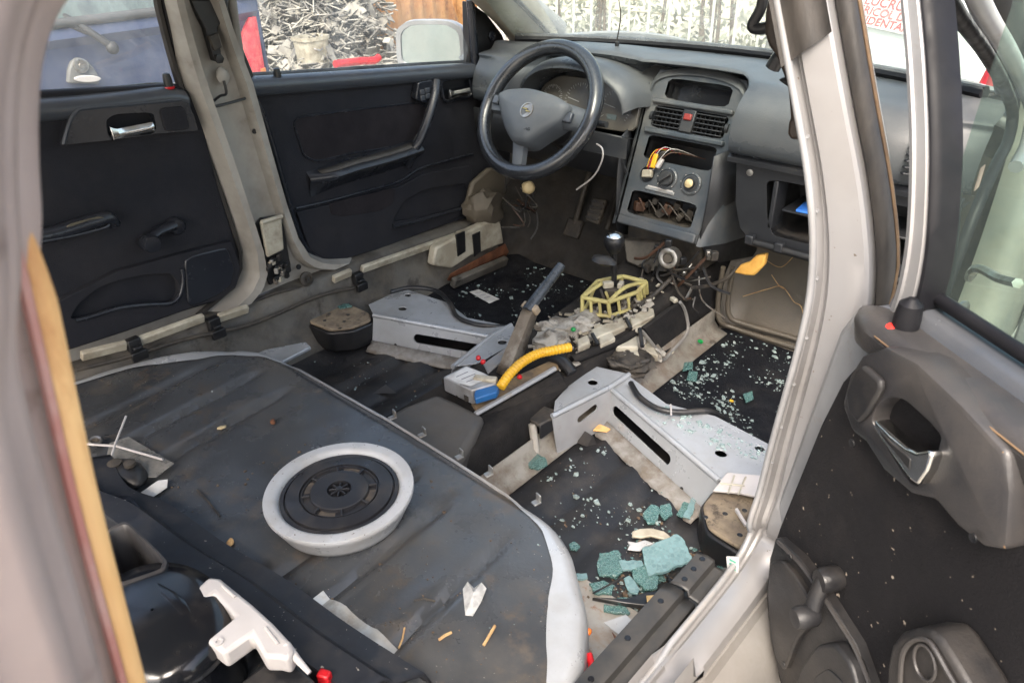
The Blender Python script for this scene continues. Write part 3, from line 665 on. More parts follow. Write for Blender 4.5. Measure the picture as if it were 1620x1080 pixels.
guard(-.10, -.175, .606, .652, .452); guard(-.178, -.42, .600, .648, .450)
guard(-.425, -.70, .60, .646, .452)

# ---- near C-pillar: rear edge of the door opening, close to the camera
CP = [(1.36, -.50), (1.33, -.60), (1.30, -.69), (1.269, -.752), (1.25, -.778), (1.22, -.794), (1.19, -.801), (1.15, -.807), (1.10, -.812), (1.04, -.818), (.98, -.825), (.90, -.80), (.80, -.77), (.70, -.74), (.60, -.73), (.47, -.72)]
rows = []
pth = smooth_path([(0, y, z) for z, y in CP], 6)
for i, p in enumerate(pth):
    d = (pth[min(i+1, len(pth)-1)]-pth[max(i-1, 0)]).normalized(); n = V((0, d.z, -d.y))     # pointing rearwards out of the opening
    if n.y > 0: n = -n
    pr = [(.676, .04), (.677, .014), (.679, .010), (.684, .008), (.689, .010), (.694, .018), (.699, .027), (.703, .028), (.707, .023), (.716, .024), (.722, .028), (.727, .042), (.732, .046), (.737, .036), (.745, .036), (.751, .044), (.756, .066), (.760, .060), (.765, .072), (.766, .12), (.75, .30)]
    rows.append([V((x-.10*sstep(1.2, 1.42, p.z), p.y+n.y*(o-.007*sstep(1.17, 1.215, p.z)), p.z+n.z*o)) for x, o in pr])
cpl = loft('quarter_pillar', rows, mat('dusty pink silver paint', (.46, .365, .335), .36, .15, c2=(.37, .285, .26), s=6, dust=(.30, .24, .215), da=.4, ds=9, up=False, c3=(.2, .14, .12), s3=24, l3=.6, h3=.75), car, ang=70)
tag(cpl, 'pinkish silver rear pillar edge close to the camera')
sp = [q for q in pth if .985 < q.z < 1.205]
os_ = smooth_path([X_(x, y, .690) for x, y in ((34, 346), (52, 420), (74, 520), (100, 640), (127, 760), (157, 880), (192, 1010), (216, 1100))], 5)
tube('orange_strip', os_, lambda t: .0050*min(1, .25+t*3.2), orange_strip, cpl, n=8, flat=.7)
tube('red_edge', [p+V((.007, -.0055, 0)) for p in os_], .0019, redpaint, cpl, n=6)
tube('seal_groove', [V((.700, q.y-.027, q.z)) for q in pth if .95 < q.z < 1.21], .0042, mat('grey groove', (.10, .085, .08), .6), cpl, n=6)
tube('seal_groove', [V((.7295, q.y-.045, q.z)) for q in pth if .90 < q.z < 1.21], .004, MATS['grey groove'], cpl, n=6)
tube('seal_groove', [V((.757, q.y-.066, q.z)) for q in pth if .90 < q.z < 1.21], .006, rubber, cpl, n=6)

# outer sill skins
for s in (-1, 1):
    loft('outer_sill', [[(s*.700, y, .432), (s*.735, y, .425), (s*.775, y, .36), (s*.775, y, .22)] for y in (-.80, -.2, .4, 1.05)], silver, car, solid=.004) if s < 0 else None
# ---- roof, rails, far quarter, hatch frame, A-pillars: they shade the cabin
rows = []
for j in range(21):
    y = lerp(.28, -1.35, j/20); r = []
    for i in range(25):
        t = lerp(-1, 1, i/24); r.append((t*lerp(.54, .555, min(1, j/6)), y, 1.405-.035*abs(t)**3-.05*((y+.5)/.85)**2+.0))
    rows.append(r)
loft('roof_panel', rows, silver, car, solid=.02, soff=1)
for s in (-1, 1):
    tube('roof_rail', [(s*.66, 1.13, .93), (s*.64, .90, 1.06), (s*.615, .62, 1.22), (s*.585, .38, 1.325), (s*.565, .15, 1.362), (s*.56, -.2, 1.372), (s*.555, -.7, 1.36), (s*.545, -1.2, 1.29)], .033, silver, car, sm=6, n=10)
# far quarter panel behind the far rear door
rows = [[(-.70, y, .45), (-.70, y, .97), (-.70, y, 1.0)] for y in (-.60, -.8, -1.0, -1.35)]
loft('quarter_panel', rows, pillar_far, car, solid=.02)
tube('quarter_post', [(-.70, -.72, .98), (-.64, -.80, 1.18), (-.57, -.90, 1.36)], .05, pillar_far, car)
tube('quarter_post', [(-.68, -1.28, .98), (-.55, -1.2, 1.30)], .05, pillar_far, car)
loft('quarter_panel', [[(.76, y, .30), (.77, y, .70), (.765, y, .95), (.74, y, 1.0)] for y in (-.88, -1.1, -1.4)], silver, car, solid=.01)
tube('quarter_post', [(.70, -1.30, .98), (.55, -1.2, 1.30)], .05, pillar_far, car)
# boot floor
loft('boot_floor', [[(x, y, .42) for x in (-.62, 0, .70)] for y in (-1.11, -1.3, -1.6)], coat, car, solid=.01)

# ---- windscreen, bonnet, wings, firewall
def ws(u, t):   # u -1..1 across, t 0 base..1 top
    b = V((u*.62, 1.02-.16*u*u+.03, .935)); a = V((u*.52, .33-.05*u*u, 1.36)); p = b.lerp(a, t); p.z += .02*math.sin(t*math.pi); return p
loft('windscreen', [[ws(lerp(-1, 1, i/16), j/10) for i in range(17)] for j in range(11)], glass_front, car)
rows = [[(lerp(-.68, .68, i/12), lerp(1.09, 2.02, j/8)-.10*(lerp(-1, 1, i/12)**2), .915-.05*(j/8)-.15*(j/8)**2-.05*(lerp(-1, 1, i/12)**4)) for i in range(13)] for j in range(9)]
loft('bonnet', rows, silver, car, solid=.02)
for s in (-1, 1):
    loft('wing', [[(s*.70, y, .90-.12*((y-1.0)/1.0)**2), (s*.78, y, .84-.12*((y-1.0)/1.0)**2), (s*.82, y, .60), (s*.80, y, .35 if y < 1.25 or y > 1.95 else .62)] for y in [1.12+.09*k for k in range(11)]], silver, car, solid=.01)
loft('front_bumper', [[(lerp(-.82, .82, i/10), 2.13-.14*lerp(-1, 1, i/10)**2, z) for i in range(11)] for z in (.72, .55, .30)], silver, car, solid=.03)
loft('firewall', [[(x, 1.10, z) for x in (-.68, 0, .68)] for z in (.28, .6, .90)], dirtyblack, car, solid=.02)
tube('windscreen_seal', [ws(lerp(-1, 1, i/20), .008) for i in range(21)], .015, seal_blk, car, n=6)
loft('cowl_panel', [[(lerp(-.66, .66, i/10), 1.115-.12*lerp(-1, 1, i/10)**2, .915) for i in range(11)], [(lerp(-.66, .66, i/10), 1.02-.14*lerp(-1, 1, i/10)**2, .925) for i in range(11)]], blackp, car, solid=.01)
# far A-pillar trim (beige) and windscreen edge rubber
tube('pillar_trim', [(-.665, 1.05, .885), (-.645, .90, 1.02), (-.615, .64, 1.185), (-.58, .42, 1.30)], .078, mat('beige pillar trim', (.26, .235, .185), .6, c2=(.22, .195, .15), s=8), car, sm=5, n=12, flat=.8)
tube('windscreen_seal', [(-.575, .98, .945), (-.555, .82, 1.05), (-.525, .55, 1.225), (-.50, .36, 1.33)], .007, seal_blk, car, sm=5, n=6)
tube('mirror_cable', [Y_(976, -40, .86), Y_(979, 0, .86), Y_(982, 25, .87), Y_(977, 60, .90), Y_(976, 68, .90)], .0016, dirtyblack, car, sm=6, n=6)
box('microphone', Y_(976, 74, .905), (.010, .010, .026), blackp, car, bevel=.003)
# near A-pillar with its door seal, and the hinge post below
tube('pillar_trim', [(.655, 1.04, .915), (.635, .90, 1.03), (.605, .64, 1.19), (.575, .42, 1.30)], .045, dash_side, car, sm=5, n=12, flat=.8)
ap = [X_(1490, -20, .69), X_(1520, 30, .69), X_(1560, 85, .69), X_(1590, 140, .695), X_(1602, 180, .70), X_(1594, 225, .71), X_(1575, 262, .715), X_(1545, 330, .72), X_(1510, 420, .72), X_(1475, 520, .72)]
tube('opening_seal', ap, .010, seal_blk, car, sm=6, n=8)
tube('opening_seal', [p+V((.028, .012, 0)) for p in ap[:7]], .012, silver, car, sm=6, n=8)
tube('yellow_sealer', [p+V((.032, .0, .012)) for p in ap[2:5]], .004, mat('yellow sealer', (.5, .42, .1), .6), car, sm=6, n=6)
post = [V((.70, .99, .97)), V((.72, .97, .90)), V((.735, .90, .80)), V((.74, .86, .65)), V((.74, .82, .50)), V((.74, .78, .40))]
rows = [[p+V((-.05, .015, 0)), p+V((-.01, -.005, 0)), p+V((.02, 0, 0)), p+V((.04, .03, 0)), p+V((.05, .16, 0)), p+V((.05, .34, 0))] for p in smooth_path(post, 5)]
loft('hinge_post', rows, mat('pale hinge post', (.17, .178, .165), .5, c2=(.12, .122, .112), s=6, dust=(.3, .27, .2), da=.4, ds=10, up=False), car, ang=50)
for px, py in ((1516, 496),):
    lathe('hinge_bolt', X_(px, py, .775), (1, -.3, 0), [(.022, 0), (.022, .004), (.012, .006), (.010, .012), (.003, .012)], steel, car, n=12)
tube('check_strap', [X_(1535, 432, .78), X_(1550, 425, .80), X_(1580, 440, .83), X_(1610, 448, .86)], .006, steel, car, n=6, sm=4)
lathe('strap_eye', X_(1534, 432, .78), (1, -.3, 0), [(.012, 0), (.012, .005), (.005, .005)], steel, car, n=12)

# near front door, standing open ahead of the hinge post
f0 = V((.79, 1.02, 0)); fu = V((.94, -.34, 0)).normalized(); fn = V((-.34, -.94, 0)).normalized()
fd = part_root('front_door', car, f0+V((0, 0, .4))); tag(fd, 'open near front door seen through the rear door glass')
def FD(u, z, o=0): return f0+fu*u+fn*o+V((0, 0, z))
plate('door_shell', [FD(0, .30), FD(.95, .30), FD(.97, .92), FD(.0, .88)], [], -fn*.09, silver, fd, bevel=.01)
plate('trim_panel', [FD(.10, .36, .012), FD(.92, .36, .012), FD(.93, .88, .012), FD(.14, .85, .012)], [], -fn*.02, door_dk, fd, bevel=.006)
tube('window_frame', [FD(.05, .90, -.05), FD(.35, 1.15, -.08), FD(.60, 1.32, -.12), FD(.92, 1.33, -.12), FD(.97, .93, -.05)], .018, silver, fd, n=8, sm=4)
loft('window_glass', [[FD(.08, .90, -.05), FD(.95, .92, -.05)], [FD(.56, 1.30, -.12), FD(.92, 1.31, -.12)]], glass_door, fd)

# ================================================================== DOORS
def XY(pts, x): return [X_(px, py, x) for px, py in pts]
def lever(par, c, xd, up, nrm, L=.095, m=chrome):
    """chrome pull: a flat bar with a raised thumb end, standing in front of its cup"""
    M = Matrix((V(xd), V(up), V(nrm))).transposed()
    sec = []
    for k in range(13):
        t = k/12; x = (t-.5)*L; h = lerp(.013, .011, t)+.007*sstep(.86, 1.0, 1-t)
        cz = .010+.004*sstep(.7, 1, 1-t)
        sec.append([V(c)+M @ V((x, -.010, cz-.006)), V(c)+M @ V((x, -.007, cz+.003)), V(c)+M @ V((x, h*.2, cz+.005)), V(c)+M @ V((x, h, cz+.001)), V(c)+M @ V((x, h, cz-.006))])
    v, f = loft_vf(sec, True); n = 5; f += [tuple(range(n)), tuple(len(v)-n+i for i in range(n))]
    return ob('door_handle', v, f, m, par, bevel=.001, ang=60)
def pin(par, p, m_red=red_pl):
    e = lathe('lock_pin', p, (0, 0, 1), [(.0085, -.004), (.0092, .002), (.009, .030), (.007, .040), (.002, .042)], blackp, par, n=14)
    return e
# ---- far rear door
XD = -.692
d1 = part_root('rear_door', car, (-.72, -.35, .45)); tag(d1, 'far rear door with dark trim panel and chrome handle')
out = XY([(-80, 152), (283, 133), (306, 150), (322, 200), (345, 290), (372, 380), (382, 425), (375, 452), (350, 475), (290, 493), (200, 525), (105, 556), (-80, 620)], XD)
plate('door_shell', [V((-.724, -.80, .39)), V((-.724, -.05, .39)), V((-.724, -.05, .955)), V((-.724, -.80, 1.0))], [], (-.05, 0, 0), pillar_far, d1, bevel=.004)
plate('trim_panel', out, [], (-.024, 0, 0), navy, d1, bevel=.006, seg=3)
bl = [X_(x, y, XD+.02) for x, y in ((-90, 186), (100, 174), (200, 164), (270, 156), (300, 160))]
rows = [[p+V((-.05, 0, .020)), p+V((-.02, 0, .022)), p+V((-.006, 0, .016)), p+V((.002, 0, .004)), p+V((.001, 0, -.010)), p+V((-.012, 0, -.022)), p+V((-.03, 0, -.024))] for p in smooth_path(bl, 5)]
loft('belt_trim', rows, beltplastic, d1, ang=60)
tube('glass_seal', [p+V((-.055, 0, .021)) for p in smooth_path(bl, 4)], .006, seal_blk, d1, n=6)
bz = XY([(98, 230), (108, 195), (118, 178), (132, 171), (285, 158), (298, 163), (308, 185), (314, 207), (250, 212), (180, 222)], XD+.024)
hol = rnd_poly(XY([(168, 190), (182, 181), (244, 178), (248, 212), (172, 219)], XD+.024), .25, 3)
plate('handle_bezel', bz, [hol], (-.03, 0, 0), navy_pl, d1, bevel=.006, seg=3)
tube('bezel_glint', XY([(100, 228), (110, 194), (120, 178), (134, 172), (200, 166), (286, 158)], XD+.023), .004, beltplastic, d1, n=6, sm=4)  # paler tube: light caught on the bezel lip put into colour
plate('tweeter_grille', rnd_poly(XY([(252, 172), (292, 168), (301, 205), (262, 209)], XD+.028), .22, 3), [], (-.006, 0, 0), navy, d1, bevel=.002)
lever(d1, X_(207, 207, XD+.018), (0, 1, 0), (0, 0, 1), (1, 0, 0), .088)
e = pin(d1, X_(270, 148, -.690))
tube('pin_band', circ(X_(270, 148, -.690)+V((0, 0, .012)), (0, 0, 1), .0092, 12)+circ(X_(270, 148, -.690)+V((0, 0, .012)), (0, 0, 1), .0092, 12)[:1], .003, red_pl, e, n=6)
# grab handle
gp = [X_(40, 378, XD+.03), X_(90, 368, XD+.034), X_(140, 352, XD+.034), X_(168, 345, XD+.03), X_(176, 352, XD+.02)]
tube('grab_handle', gp, .020, navy_pl, d1, sm=5, n=10, flat=.75)
tube('grab_glint', [X_(60, 383, XD+.05), X_(110, 374, XD+.05), X_(160, 362, XD+.048), X_(173, 356, XD+.044)], .0022, beltplastic, d1, sm=4, n=6)  # light caught along the grip, painted as a paler tube
plate('grab_cap', rnd_poly(XY([(105, 356), (162, 341), (168, 350), (150, 362), (108, 366)], XD+.050), .3, 3), [], (-.004, 0, 0), mat('dusty cap', (.07, .062, .045), .7, c2=(.1, .09, .06), s=40), d1, bevel=.001)
# crank
v, f = merge([lathe_vf(X_(275, 356, XD+.002), (1, 0, 0), [(.020, 0), (.020, .016), (.015, .022), (.002, .023)], 18), tube_vf([X_(275, 356, XD+.018), X_(250, 366, XD+.026), X_(234, 378, XD+.032)], .015, 10, True, .7)])
cr = ob('window_crank', v, f, navy_pl, d1, ang=45)
lathe('crank_knob', X_(231, 381, XD+.020), (1, 0, 0), [(.017, 0), (.020, .006), (.020, .028), (.017, .034), (.002, .035)], navy_pl, cr, n=18)
# raised lower moulding with map pocket
lowp = XY([(30, 520), (90, 478), (150, 448), (185, 430), (240, 415), (290, 401), (366, 382), (380, 422), (375, 450), (350, 473), (290, 491), (200, 523), (105, 554), (40, 574)], XD+.018)
pk = rnd_poly(XY([(110, 505), (125, 480), (160, 452), (220, 436), (270, 432), (282, 445), (284, 465), (276, 478), (250, 482), (190, 486), (140, 503)], XD+.018), .3, 3)
plate('lower_moulding', lowp, [pk], (-.026, 0, 0), navy, d1, bevel=.005)
tube('pocket_lip', XY([(120, 507), (150, 499), (190, 487), (235, 482), (268, 480), (284, 468), (290, 445), (288, 425)], XD+.020), .005, navy_pl, d1, sm=5, n=8)
plate('speaker_grille', rnd_poly(XY([(292, 412), (306, 404), (360, 391), (372, 424), (366, 452), (345, 468), (298, 488)], XD+.022), .2, 3), [], (-.006, 0, 0), navy_pl, d1, bevel=.003)
# window frame and glass
loft('window_glass', [[X_(20, 150, -.72), X_(283, 137, -.72)], [V((-.63, -.62, 1.33)), V((-.63, -.13, 1.33))]], glass_side, d1)
tube('window_frame', [X_(290, 142, -.712), X_(283, 100, -.708), X_(272, 50, -.69), X_(258, -20, -.67)], .013, seal_blk, d1, n=8, sm=3)
tube('window_frame', [(-.665, -.13, 1.20), (-.62, -.15, 1.345), (-.615, -.55, 1.34), (-.66, -.72, 1.15), (-.715, -.75, .99)], .016, seal_blk, d1, n=8, sm=4)

# ---- far front door
d2 = part_root('front_door', car, (-.72, .45, .45)); tag(d2, 'far front door with armrest, switches and door mirror')
out = XY([(390, 132), (745, 104), (800, 100), (812, 150), (808, 250), (800, 290), (765, 342), (700, 365), (600, 395), (545, 412), (512, 412), (488, 398), (470, 362), (448, 290), (420, 200), (398, 150)], XD)
plate('door_shell', [V((-.724, .03, .39)), V((-.724, 1.0, .39)), V((-.724, 1.02, .86)), V((-.724, .80, .875)), V((-.724, .03, .925))], [], (-.05, 0, 0), pillar_far, d2, bevel=.004)
plate('trim_panel', out, [], (-.024, 0, 0), navy, d2, bevel=.006, seg=3)
bl = [X_(x, y, XD+.02) for x, y in ((392, 140), (480, 134), (600, 125), (700, 117), (760, 113), (800, 108))]
rows = [[p+V((-.05, 0, .020)), p+V((-.02, 0, .022)), p+V((-.006, 0, .016)), p+V((.002, 0, .004)), p+V((.001, 0, -.010)), p+V((-.012, 0, -.022)), p+V((-.03, 0, -.024))] for p in smooth_path(bl, 5)]
loft('belt_trim', rows, beltplastic, d2, ang=60)
tube('glass_seal', [p+V((-.055, 0, .022)) for p in smooth_path(bl, 4)], .005, seal_blk, d2, n=6)
tube('panel_edge', XY([(398, 150), (412, 172), (432, 230), (452, 300), (470, 360), (490, 398), (515, 412)], XD+.004), .006, navy_pl, d2, sm=4, n=8)
e = pin(d2, X_(442, 137, -.690))
tube('pin_band', circ(X_(442, 137, -.690)+V((0, 0, .012)), (0, 0, 1), .0092, 12)+circ(X_(442, 137, -.690)+V((0, 0, .012)), (0, 0, 1), .0092, 12)[:1], .003, red_pl, e, n=6)
ins = rnd_poly(XY([(462, 187), (560, 174), (662, 162), (676, 170), (668, 200), (652, 228), (560, 242), (500, 256), (480, 246)], XD+.0015), .22, 3)
plate('fabric_inset', ins, [], (-.004, 0, 0), maroon, d2, bevel=.001)
tube('inset_edge', ins+ins[:1], .003, navy_pl, d2, n=6)
# armrest shelf
A = [X_(486, 282, XD), X_(540, 262, XD), X_(600, 246, XD), X_(650, 230, XD)]
rows = []
for i, p in enumerate(smooth_path(A, 6)):
    t = i/18; w_ = .045*sstep(-.05, .25, t)+.006
    rows.append([p+V((0, 0, .016)), p+V((w_*.5, 0, .010)), p+V((w_, 0, .006)), p+V((w_+.006, 0, -.004)), p+V((w_, 0, -.014)), p+V((w_*.5, 0, -.030)), p+V((.001, 0, -.05))])
loft('armrest', rows, navy_pl, d2, ang=55)
tp = [[r[1]+V((-.006, 0, .005)), r[2]+V((-.004, 0, .004))] for r in rows[2:-1]]
loft('armrest_lit_top', tp, mat('lit armrest top', (.055, .05, .045), .7, c2=(.075, .068, .06), s=30), d2, solid=.002)  # lighter grey layer: light falling on the armrest top put into colour
# pull handle
tube('pull_handle', [X_(690, 128, XD+.02), X_(688, 150, XD+.036), X_(680, 180, XD+.046), X_(668, 212, XD+.05), X_(655, 238, XD+.04), X_(645, 262, XD+.01)], .013, navy_pl, d2, sm=5, n=10, flat=.8)
plate('switch_panel', rnd_poly(XY([(662, 130), (686, 126), (690, 150), (672, 165), (658, 158)], XD+.024), .2, 3), [], (-.024, 0, 0), navy_pl, d2, bevel=.003)
for px, py in ((668, 146), (676, 143), (669, 155), (677, 152)):
    box('window_switch', X_(px, py, XD+.026), (.006, .016, .014), beltplastic, d2, bevel=.002)
plate('handle_cup', rnd_poly(XY([(698, 130), (742, 123), (745, 150), (704, 160)], XD+.004), .2, 3), [], (-.004, 0, 0), gloss, d2, bevel=.001)
tube('cup_edge', (lambda q: q+q[:1])(rnd_poly(XY([(696, 128), (743, 121), (747, 152), (702, 162)], XD+.006), .2, 3)), .005, navy_pl, d2, n=6)
lever(d2, X_(723, 148, XD+.010), (0, 1, 0), (0, 0, 1), (1, 0, 0), .085)
# lower mouldings and pocket
tube('moulding_line', XY([(468, 330), (520, 318), (580, 302), (630, 288), (662, 268), (700, 256), (748, 244)], XD+.003), .004, navy_pl, d2, sm=5, n=8)
lowp = XY([(470, 336), (520, 324), (580, 308), (632, 296), (668, 276), (745, 262), (752, 320), (740, 335), (690, 360), (600, 394), (545, 410), (514, 410), (490, 396)], XD+.010)
plate('lower_moulding', lowp, [rnd_poly(XY([(620, 352), (640, 318), (672, 300), (738, 290), (744, 318), (734, 330), (680, 342)], XD+.010), .2, 3)], (-.018, 0, 0), navy, d2, bevel=.005)
tube('pocket_lip', XY([(622, 358), (660, 350), (700, 338), (735, 328), (745, 312), (746, 294)], XD+.016), .006, navy_pl, d2, sm=5, n=8)
plate('speaker_grille', rnd_poly(XY([(520, 322), (580, 308), (626, 296), (622, 322), (600, 334), (545, 342), (525, 340)], XD+.012), .22, 3), [], (-.004, 0, 0), maroon, d2, bevel=.001)
# window, quarter sail and mirror
loft('window_glass', [[X_(388, 128, -.72), X_(748, 100, -.72)], [V((-.63, -.02, 1.33)), V((-.60, .52, 1.30))]], glass_side, d2)
tube('window_frame', [X_(384, 135, -.705), X_(378, 80, -.695), X_(368, 10, -.68), X_(362, -50, -.66)], .010, pillar_far, d2, n=8, sm=3)
plate('mirror_sail', XY([(742, 2), (770, 22), (795, 55), (808, 90), (800, 104), (744, 104)], -.700), [], (-.03, 0, 0), blackp, d2, bevel=.004)
tube('sail_post', [X_(744, 0, -.69), X_(748, 50, -.69), X_(752, 104, -.69)], .012, navy_pl, d2, n=8)
lathe('sail_emblem', X_(778, 57, -.696), (1, 0, 0), [(.014, 0), (.014, .003), (.011, .004), (.010, .002), (.001, .002)], navy_pl, d2, n=18)
tube('mirror_stick', [X_(786, 66, -.69), X_(797, 77, -.665)], .006, beltplastic, d2, n=8)
MC = X_(680, 72, -.86); MX = V((.93, .36, 0)).normalized(); MN = V((.36, -.93, .0)).normalized(); 
def mo(c, w_, h_, dep, r=.35): return [c+MX*a*w_+V((0, 0, b*h_))+MN*dep for a, b in ((-1, -.8), (-.96, .55), (-.55, .95), (.55, 1), (.96, .7), (1, -.75), (.7, -1), (-.75, -1))]
rw = [rnd_poly(mo(MC, .118, .072, -.0), .3, 3), rnd_poly(mo(MC, .12, .075, -.01), .3, 3), rnd_poly(mo(MC, .112, .07, -.04), .3, 3), rnd_poly(mo(MC, .08, .05, -.075), .3, 3)]
v, f = loft_vf(rw, True); n_ = len(rw[0]); f.append(tuple(len(v)-n_+i for i in range(n_)))
ob('mirror_housing', v, f, silver_clean, d2, ang=60)
plate('mirror_rim', rnd_poly(mo(MC, .119, .073, .001), .3, 3), [rnd_poly(mo(MC, .102, .060, .001), .3, 3)], -MN*.006, silver, d2, bevel=.001)
plate('mirror_glass', rnd_poly(mo(MC, .106, .063, -.004), .3, 3), [], -MN*.003, mirror_g, d2, bevel=0)
tube('mirror_arm', [MC+MX*.10+V((0, 0, -.03))-MN*.03, X_(752, 95, -.72)], .026, silver_clean, d2, n=8)

# ---- near rear door, standing open
AN = R_(54); du = V((math.sin(AN), -math.cos(AN), 0)); dn = V((-math.cos(AN), -math.sin(AN), 0)); DO = V((.72, -.108, 0)); ZU = V((0, 0, 1))
def D_(px, py, o=0): return onp(px, py, DO+dn*o, dn)
def DL(pts, o=0): return [D_(px, py, o) for px, py in pts]
def L_(u, z, o=0): return DO+du*u+ZU*z+dn*o
d3 = part_root('rear_door', car, L_(.0, .45)); tag(d3, 'open near rear door with dusty fabric trim, chrome handle and crank')
edge = DL([(1392, 548), (1362, 568), (1330, 604), (1296, 672), (1262, 756), (1232, 832), (1216, 880), (1211, 940), (1216, 1010), (1228, 1060), (1240, 1110)])
far_ = [L_(.83, .40), L_(.84, .60), L_(.83, .93), L_(.45, .925), L_(.2, .915)]
plate('trim_panel', edge+far_, [], -dn*.03, door_fab, d3, bevel=.006, seg=3)
sh = [L_(-.10, .38, -.032), L_(.84, .36, -.032), L_(.86, .92, -.032), L_(.0, .90, -.032), L_(-.02, .86, -.032), L_(-.06, .6, -.032)]
plate('door_shell', sh, [], -dn*.08, silver, d3, bevel=.01)
# belt top: pressed ledge with two bright worn edges
def ledge(name, zt, o0, o1, drop, m, u0=.03, u1=.82):
    rows = []
    for k in range(25):
        u = lerp(u0, u1, (k/24)**2); g = math.sqrt(sstep(-.2, 1, min(1, (u-u0)/.05))); z_ = zt-.02*(1-g); o_ = lerp(o0, o1, g)
        rows.append([L_(u, z_+.0, o0), L_(u, z_, lerp(o0, o_, .5)), L_(u, z_-.004, lerp(o0, o_, .85)), L_(u, z_-.012, o_), L_(u, z_-drop, o_-.006), L_(u, z_-drop-.004, min(o0, o_-.03))])
    return loft(name, rows, m, d3, ang=50)
ledge('belt_trim', .928, -.028, .012, .035, door_pl, .022)
ledge('belt_step', .940, -.055, -.028, .012, beltplastic, .03)
tube('worn_edge', DL([(1412, 556), (1452, 582), (1520, 646), (1588, 716)], .0165), .0011, brownedge, d3, n=6, sm=4)
tube('worn_edge', DL([(1588, 722), (1594, 780), (1589, 866)], .0165), .0009, brownedge, d3, n=6, sm=4)
tube('worn_edge', [L_(.09, .9195, .0118), L_(.3, .9195, .0118), L_(.82, .9195, .0118)], .0009, brownedge, d3, n=6)
# shoulder moulding that carries the handle cup
sh1 = DL([(1330, 640), (1342, 594), (1362, 562), (1400, 548), (1450, 574), (1520, 640), (1590, 716), (1596, 780), (1590, 872), (1555, 866), (1512, 832), (1478, 792), (1440, 782), (1396, 744), (1368, 700), (1346, 684)], .019)
cup = rnd_poly(DL([(1378, 668), (1386, 645), (1404, 628), (1430, 632), (1470, 668), (1488, 690), (1482, 715), (1452, 770), (1436, 762)], .019), .25, 3)
bz_ = plate('handle_bezel', sh1, [], -dn*.04, door_pl, d3, bevel=.006, seg=2)
bz_.modifiers[0].use_clamp_overlap = False
ct_ = plate('cutter', [p+dn*.05 for p in cup], [], -dn*.085, door_pl, None, bevel=0)
bo = bz_.modifiers.new('c', 'BOOLEAN'); bo.operation = 'DIFFERENCE'; bo.object = ct_; bo.solver = 'EXACT'
b2 = bz_.modifiers.new('b2', 'BEVEL'); b2.width = .0025; b2.segments = 2; b2.limit_method = 'ANGLE'; b2.angle_limit = R_(50)
bpy.context.view_layer.update()
nm_ = bpy.data.meshes.new_from_object(bz_.evaluated_get(bpy.context.evaluated_depsgraph_get()))
bz_.modifiers.clear(); bz_.data = nm_; nm_.polygons.foreach_set('use_smooth', [True]*len(nm_.polygons)); nm_.set_sharp_from_angle(angle=R_(40))
bpy.data.objects.remove(ct_)
plate('handle_cup', [p-dn*.020 for p in cup], [], -dn*.003, door_dk, d3, bevel=0)
plate('tweeter_grille', rnd_poly(DL([(1337, 620), (1352, 586), (1364, 578), (1391, 602), (1392, 616), (1370, 656), (1356, 670), (1341, 652)], .027), .2, 3), [], -dn*.008, door_dk, d3, bevel=.003)
# chrome lever
hp = DL([(1383, 664), (1408, 688), (1432, 708), (1448, 716), (1470, 712), (1474, 722), (1466, 745), (1452, 768), (1438, 758), (1412, 722), (1390, 690), (1380, 674)], .030)
plate('door_handle', hp, [], -dn*.016, chrome, d3, bevel=.006, seg=3)
plate('handle_face', DL([(1390, 680), (1410, 700), (1432, 718), (1440, 726), (1438, 744), (1414, 714), (1394, 690)], .0308), [], -dn*.004, blackp, d3, bevel=.001)
# lock pin with red flash
b0 = D_(1426, 538, -.018)
e = lathe('lock_pin', b0+ZU*-.004, (0, 0, 1), [(.0105, 0), (.0125, .006), (.0125, .030), (.011, .044), (.004, .050)], seal_blk, d3, n=16)
lathe('pin_flash', b0+ZU*.004+dn*.0085-du*.004, (0, 0, 1), [(.0085, 0), (.009, .004), (.009, .010), (.004, .013)], mat('red flash', (.80, .03, .02), .4), e, n=14)
tube('pin_surround', circ(b0+ZU*.001, (0, 0, 1), .022, 20, .016)+circ(b0+ZU*.001, (0, 0, 1), .022, 20, .016)[:1], .0022, silver, d3, n=6)
# crank
pv = D_(1328, 912, .0); kn = D_(1288, 972, .03)
v, f = merge([lathe_vf(pv, dn, [(.013, 0), (.0145, .004), (.0145, .020), (.0125, .026), (.003, .027)], 22), tube_vf([pv+dn*.020, pv.lerp(kn, .5)+dn*.014, kn+dn*.004], .0095, 10, True, .8)])
cr = ob('window_crank', v, f, door_dk, d3, ang=45)
lathe('crank_knob', kn-dn*.004, dn, [(.010, 0), (.0130, .005), (.0135, .024), (.011, .029), (.002, .030)], door_dk, cr, n=20)
# grab handle
rim_ = DL([(1400, 1110), (1402, 1052), (1408, 1020), (1424, 1000), (1446, 994), (1470, 996), (1486, 1012), (1510, 1050), (1545, 1110)], .040)
plate('grab_handle', rim_, [], -dn*.04, door_dk, d3, bevel=.006, seg=3)
in_ = DL([(1424, 1100), (1426, 1050), (1432, 1026), (1446, 1012), (1466, 1012), (1480, 1028), (1500, 1064), (1522, 1100)], .0425)
tube('grab_bead', in_, .0024, door_pl, d3, n=6, sm=3)
tube('grab_ring', (lambda q: q+q[:1])([D_(1463+17*math.cos(a), 1048+27*math.sin(a)+.6*17*math.cos(a), .0425) for a in [2*math.pi*k/20 for k in range(20)]]), .0016, door_pl, d3, n=6)
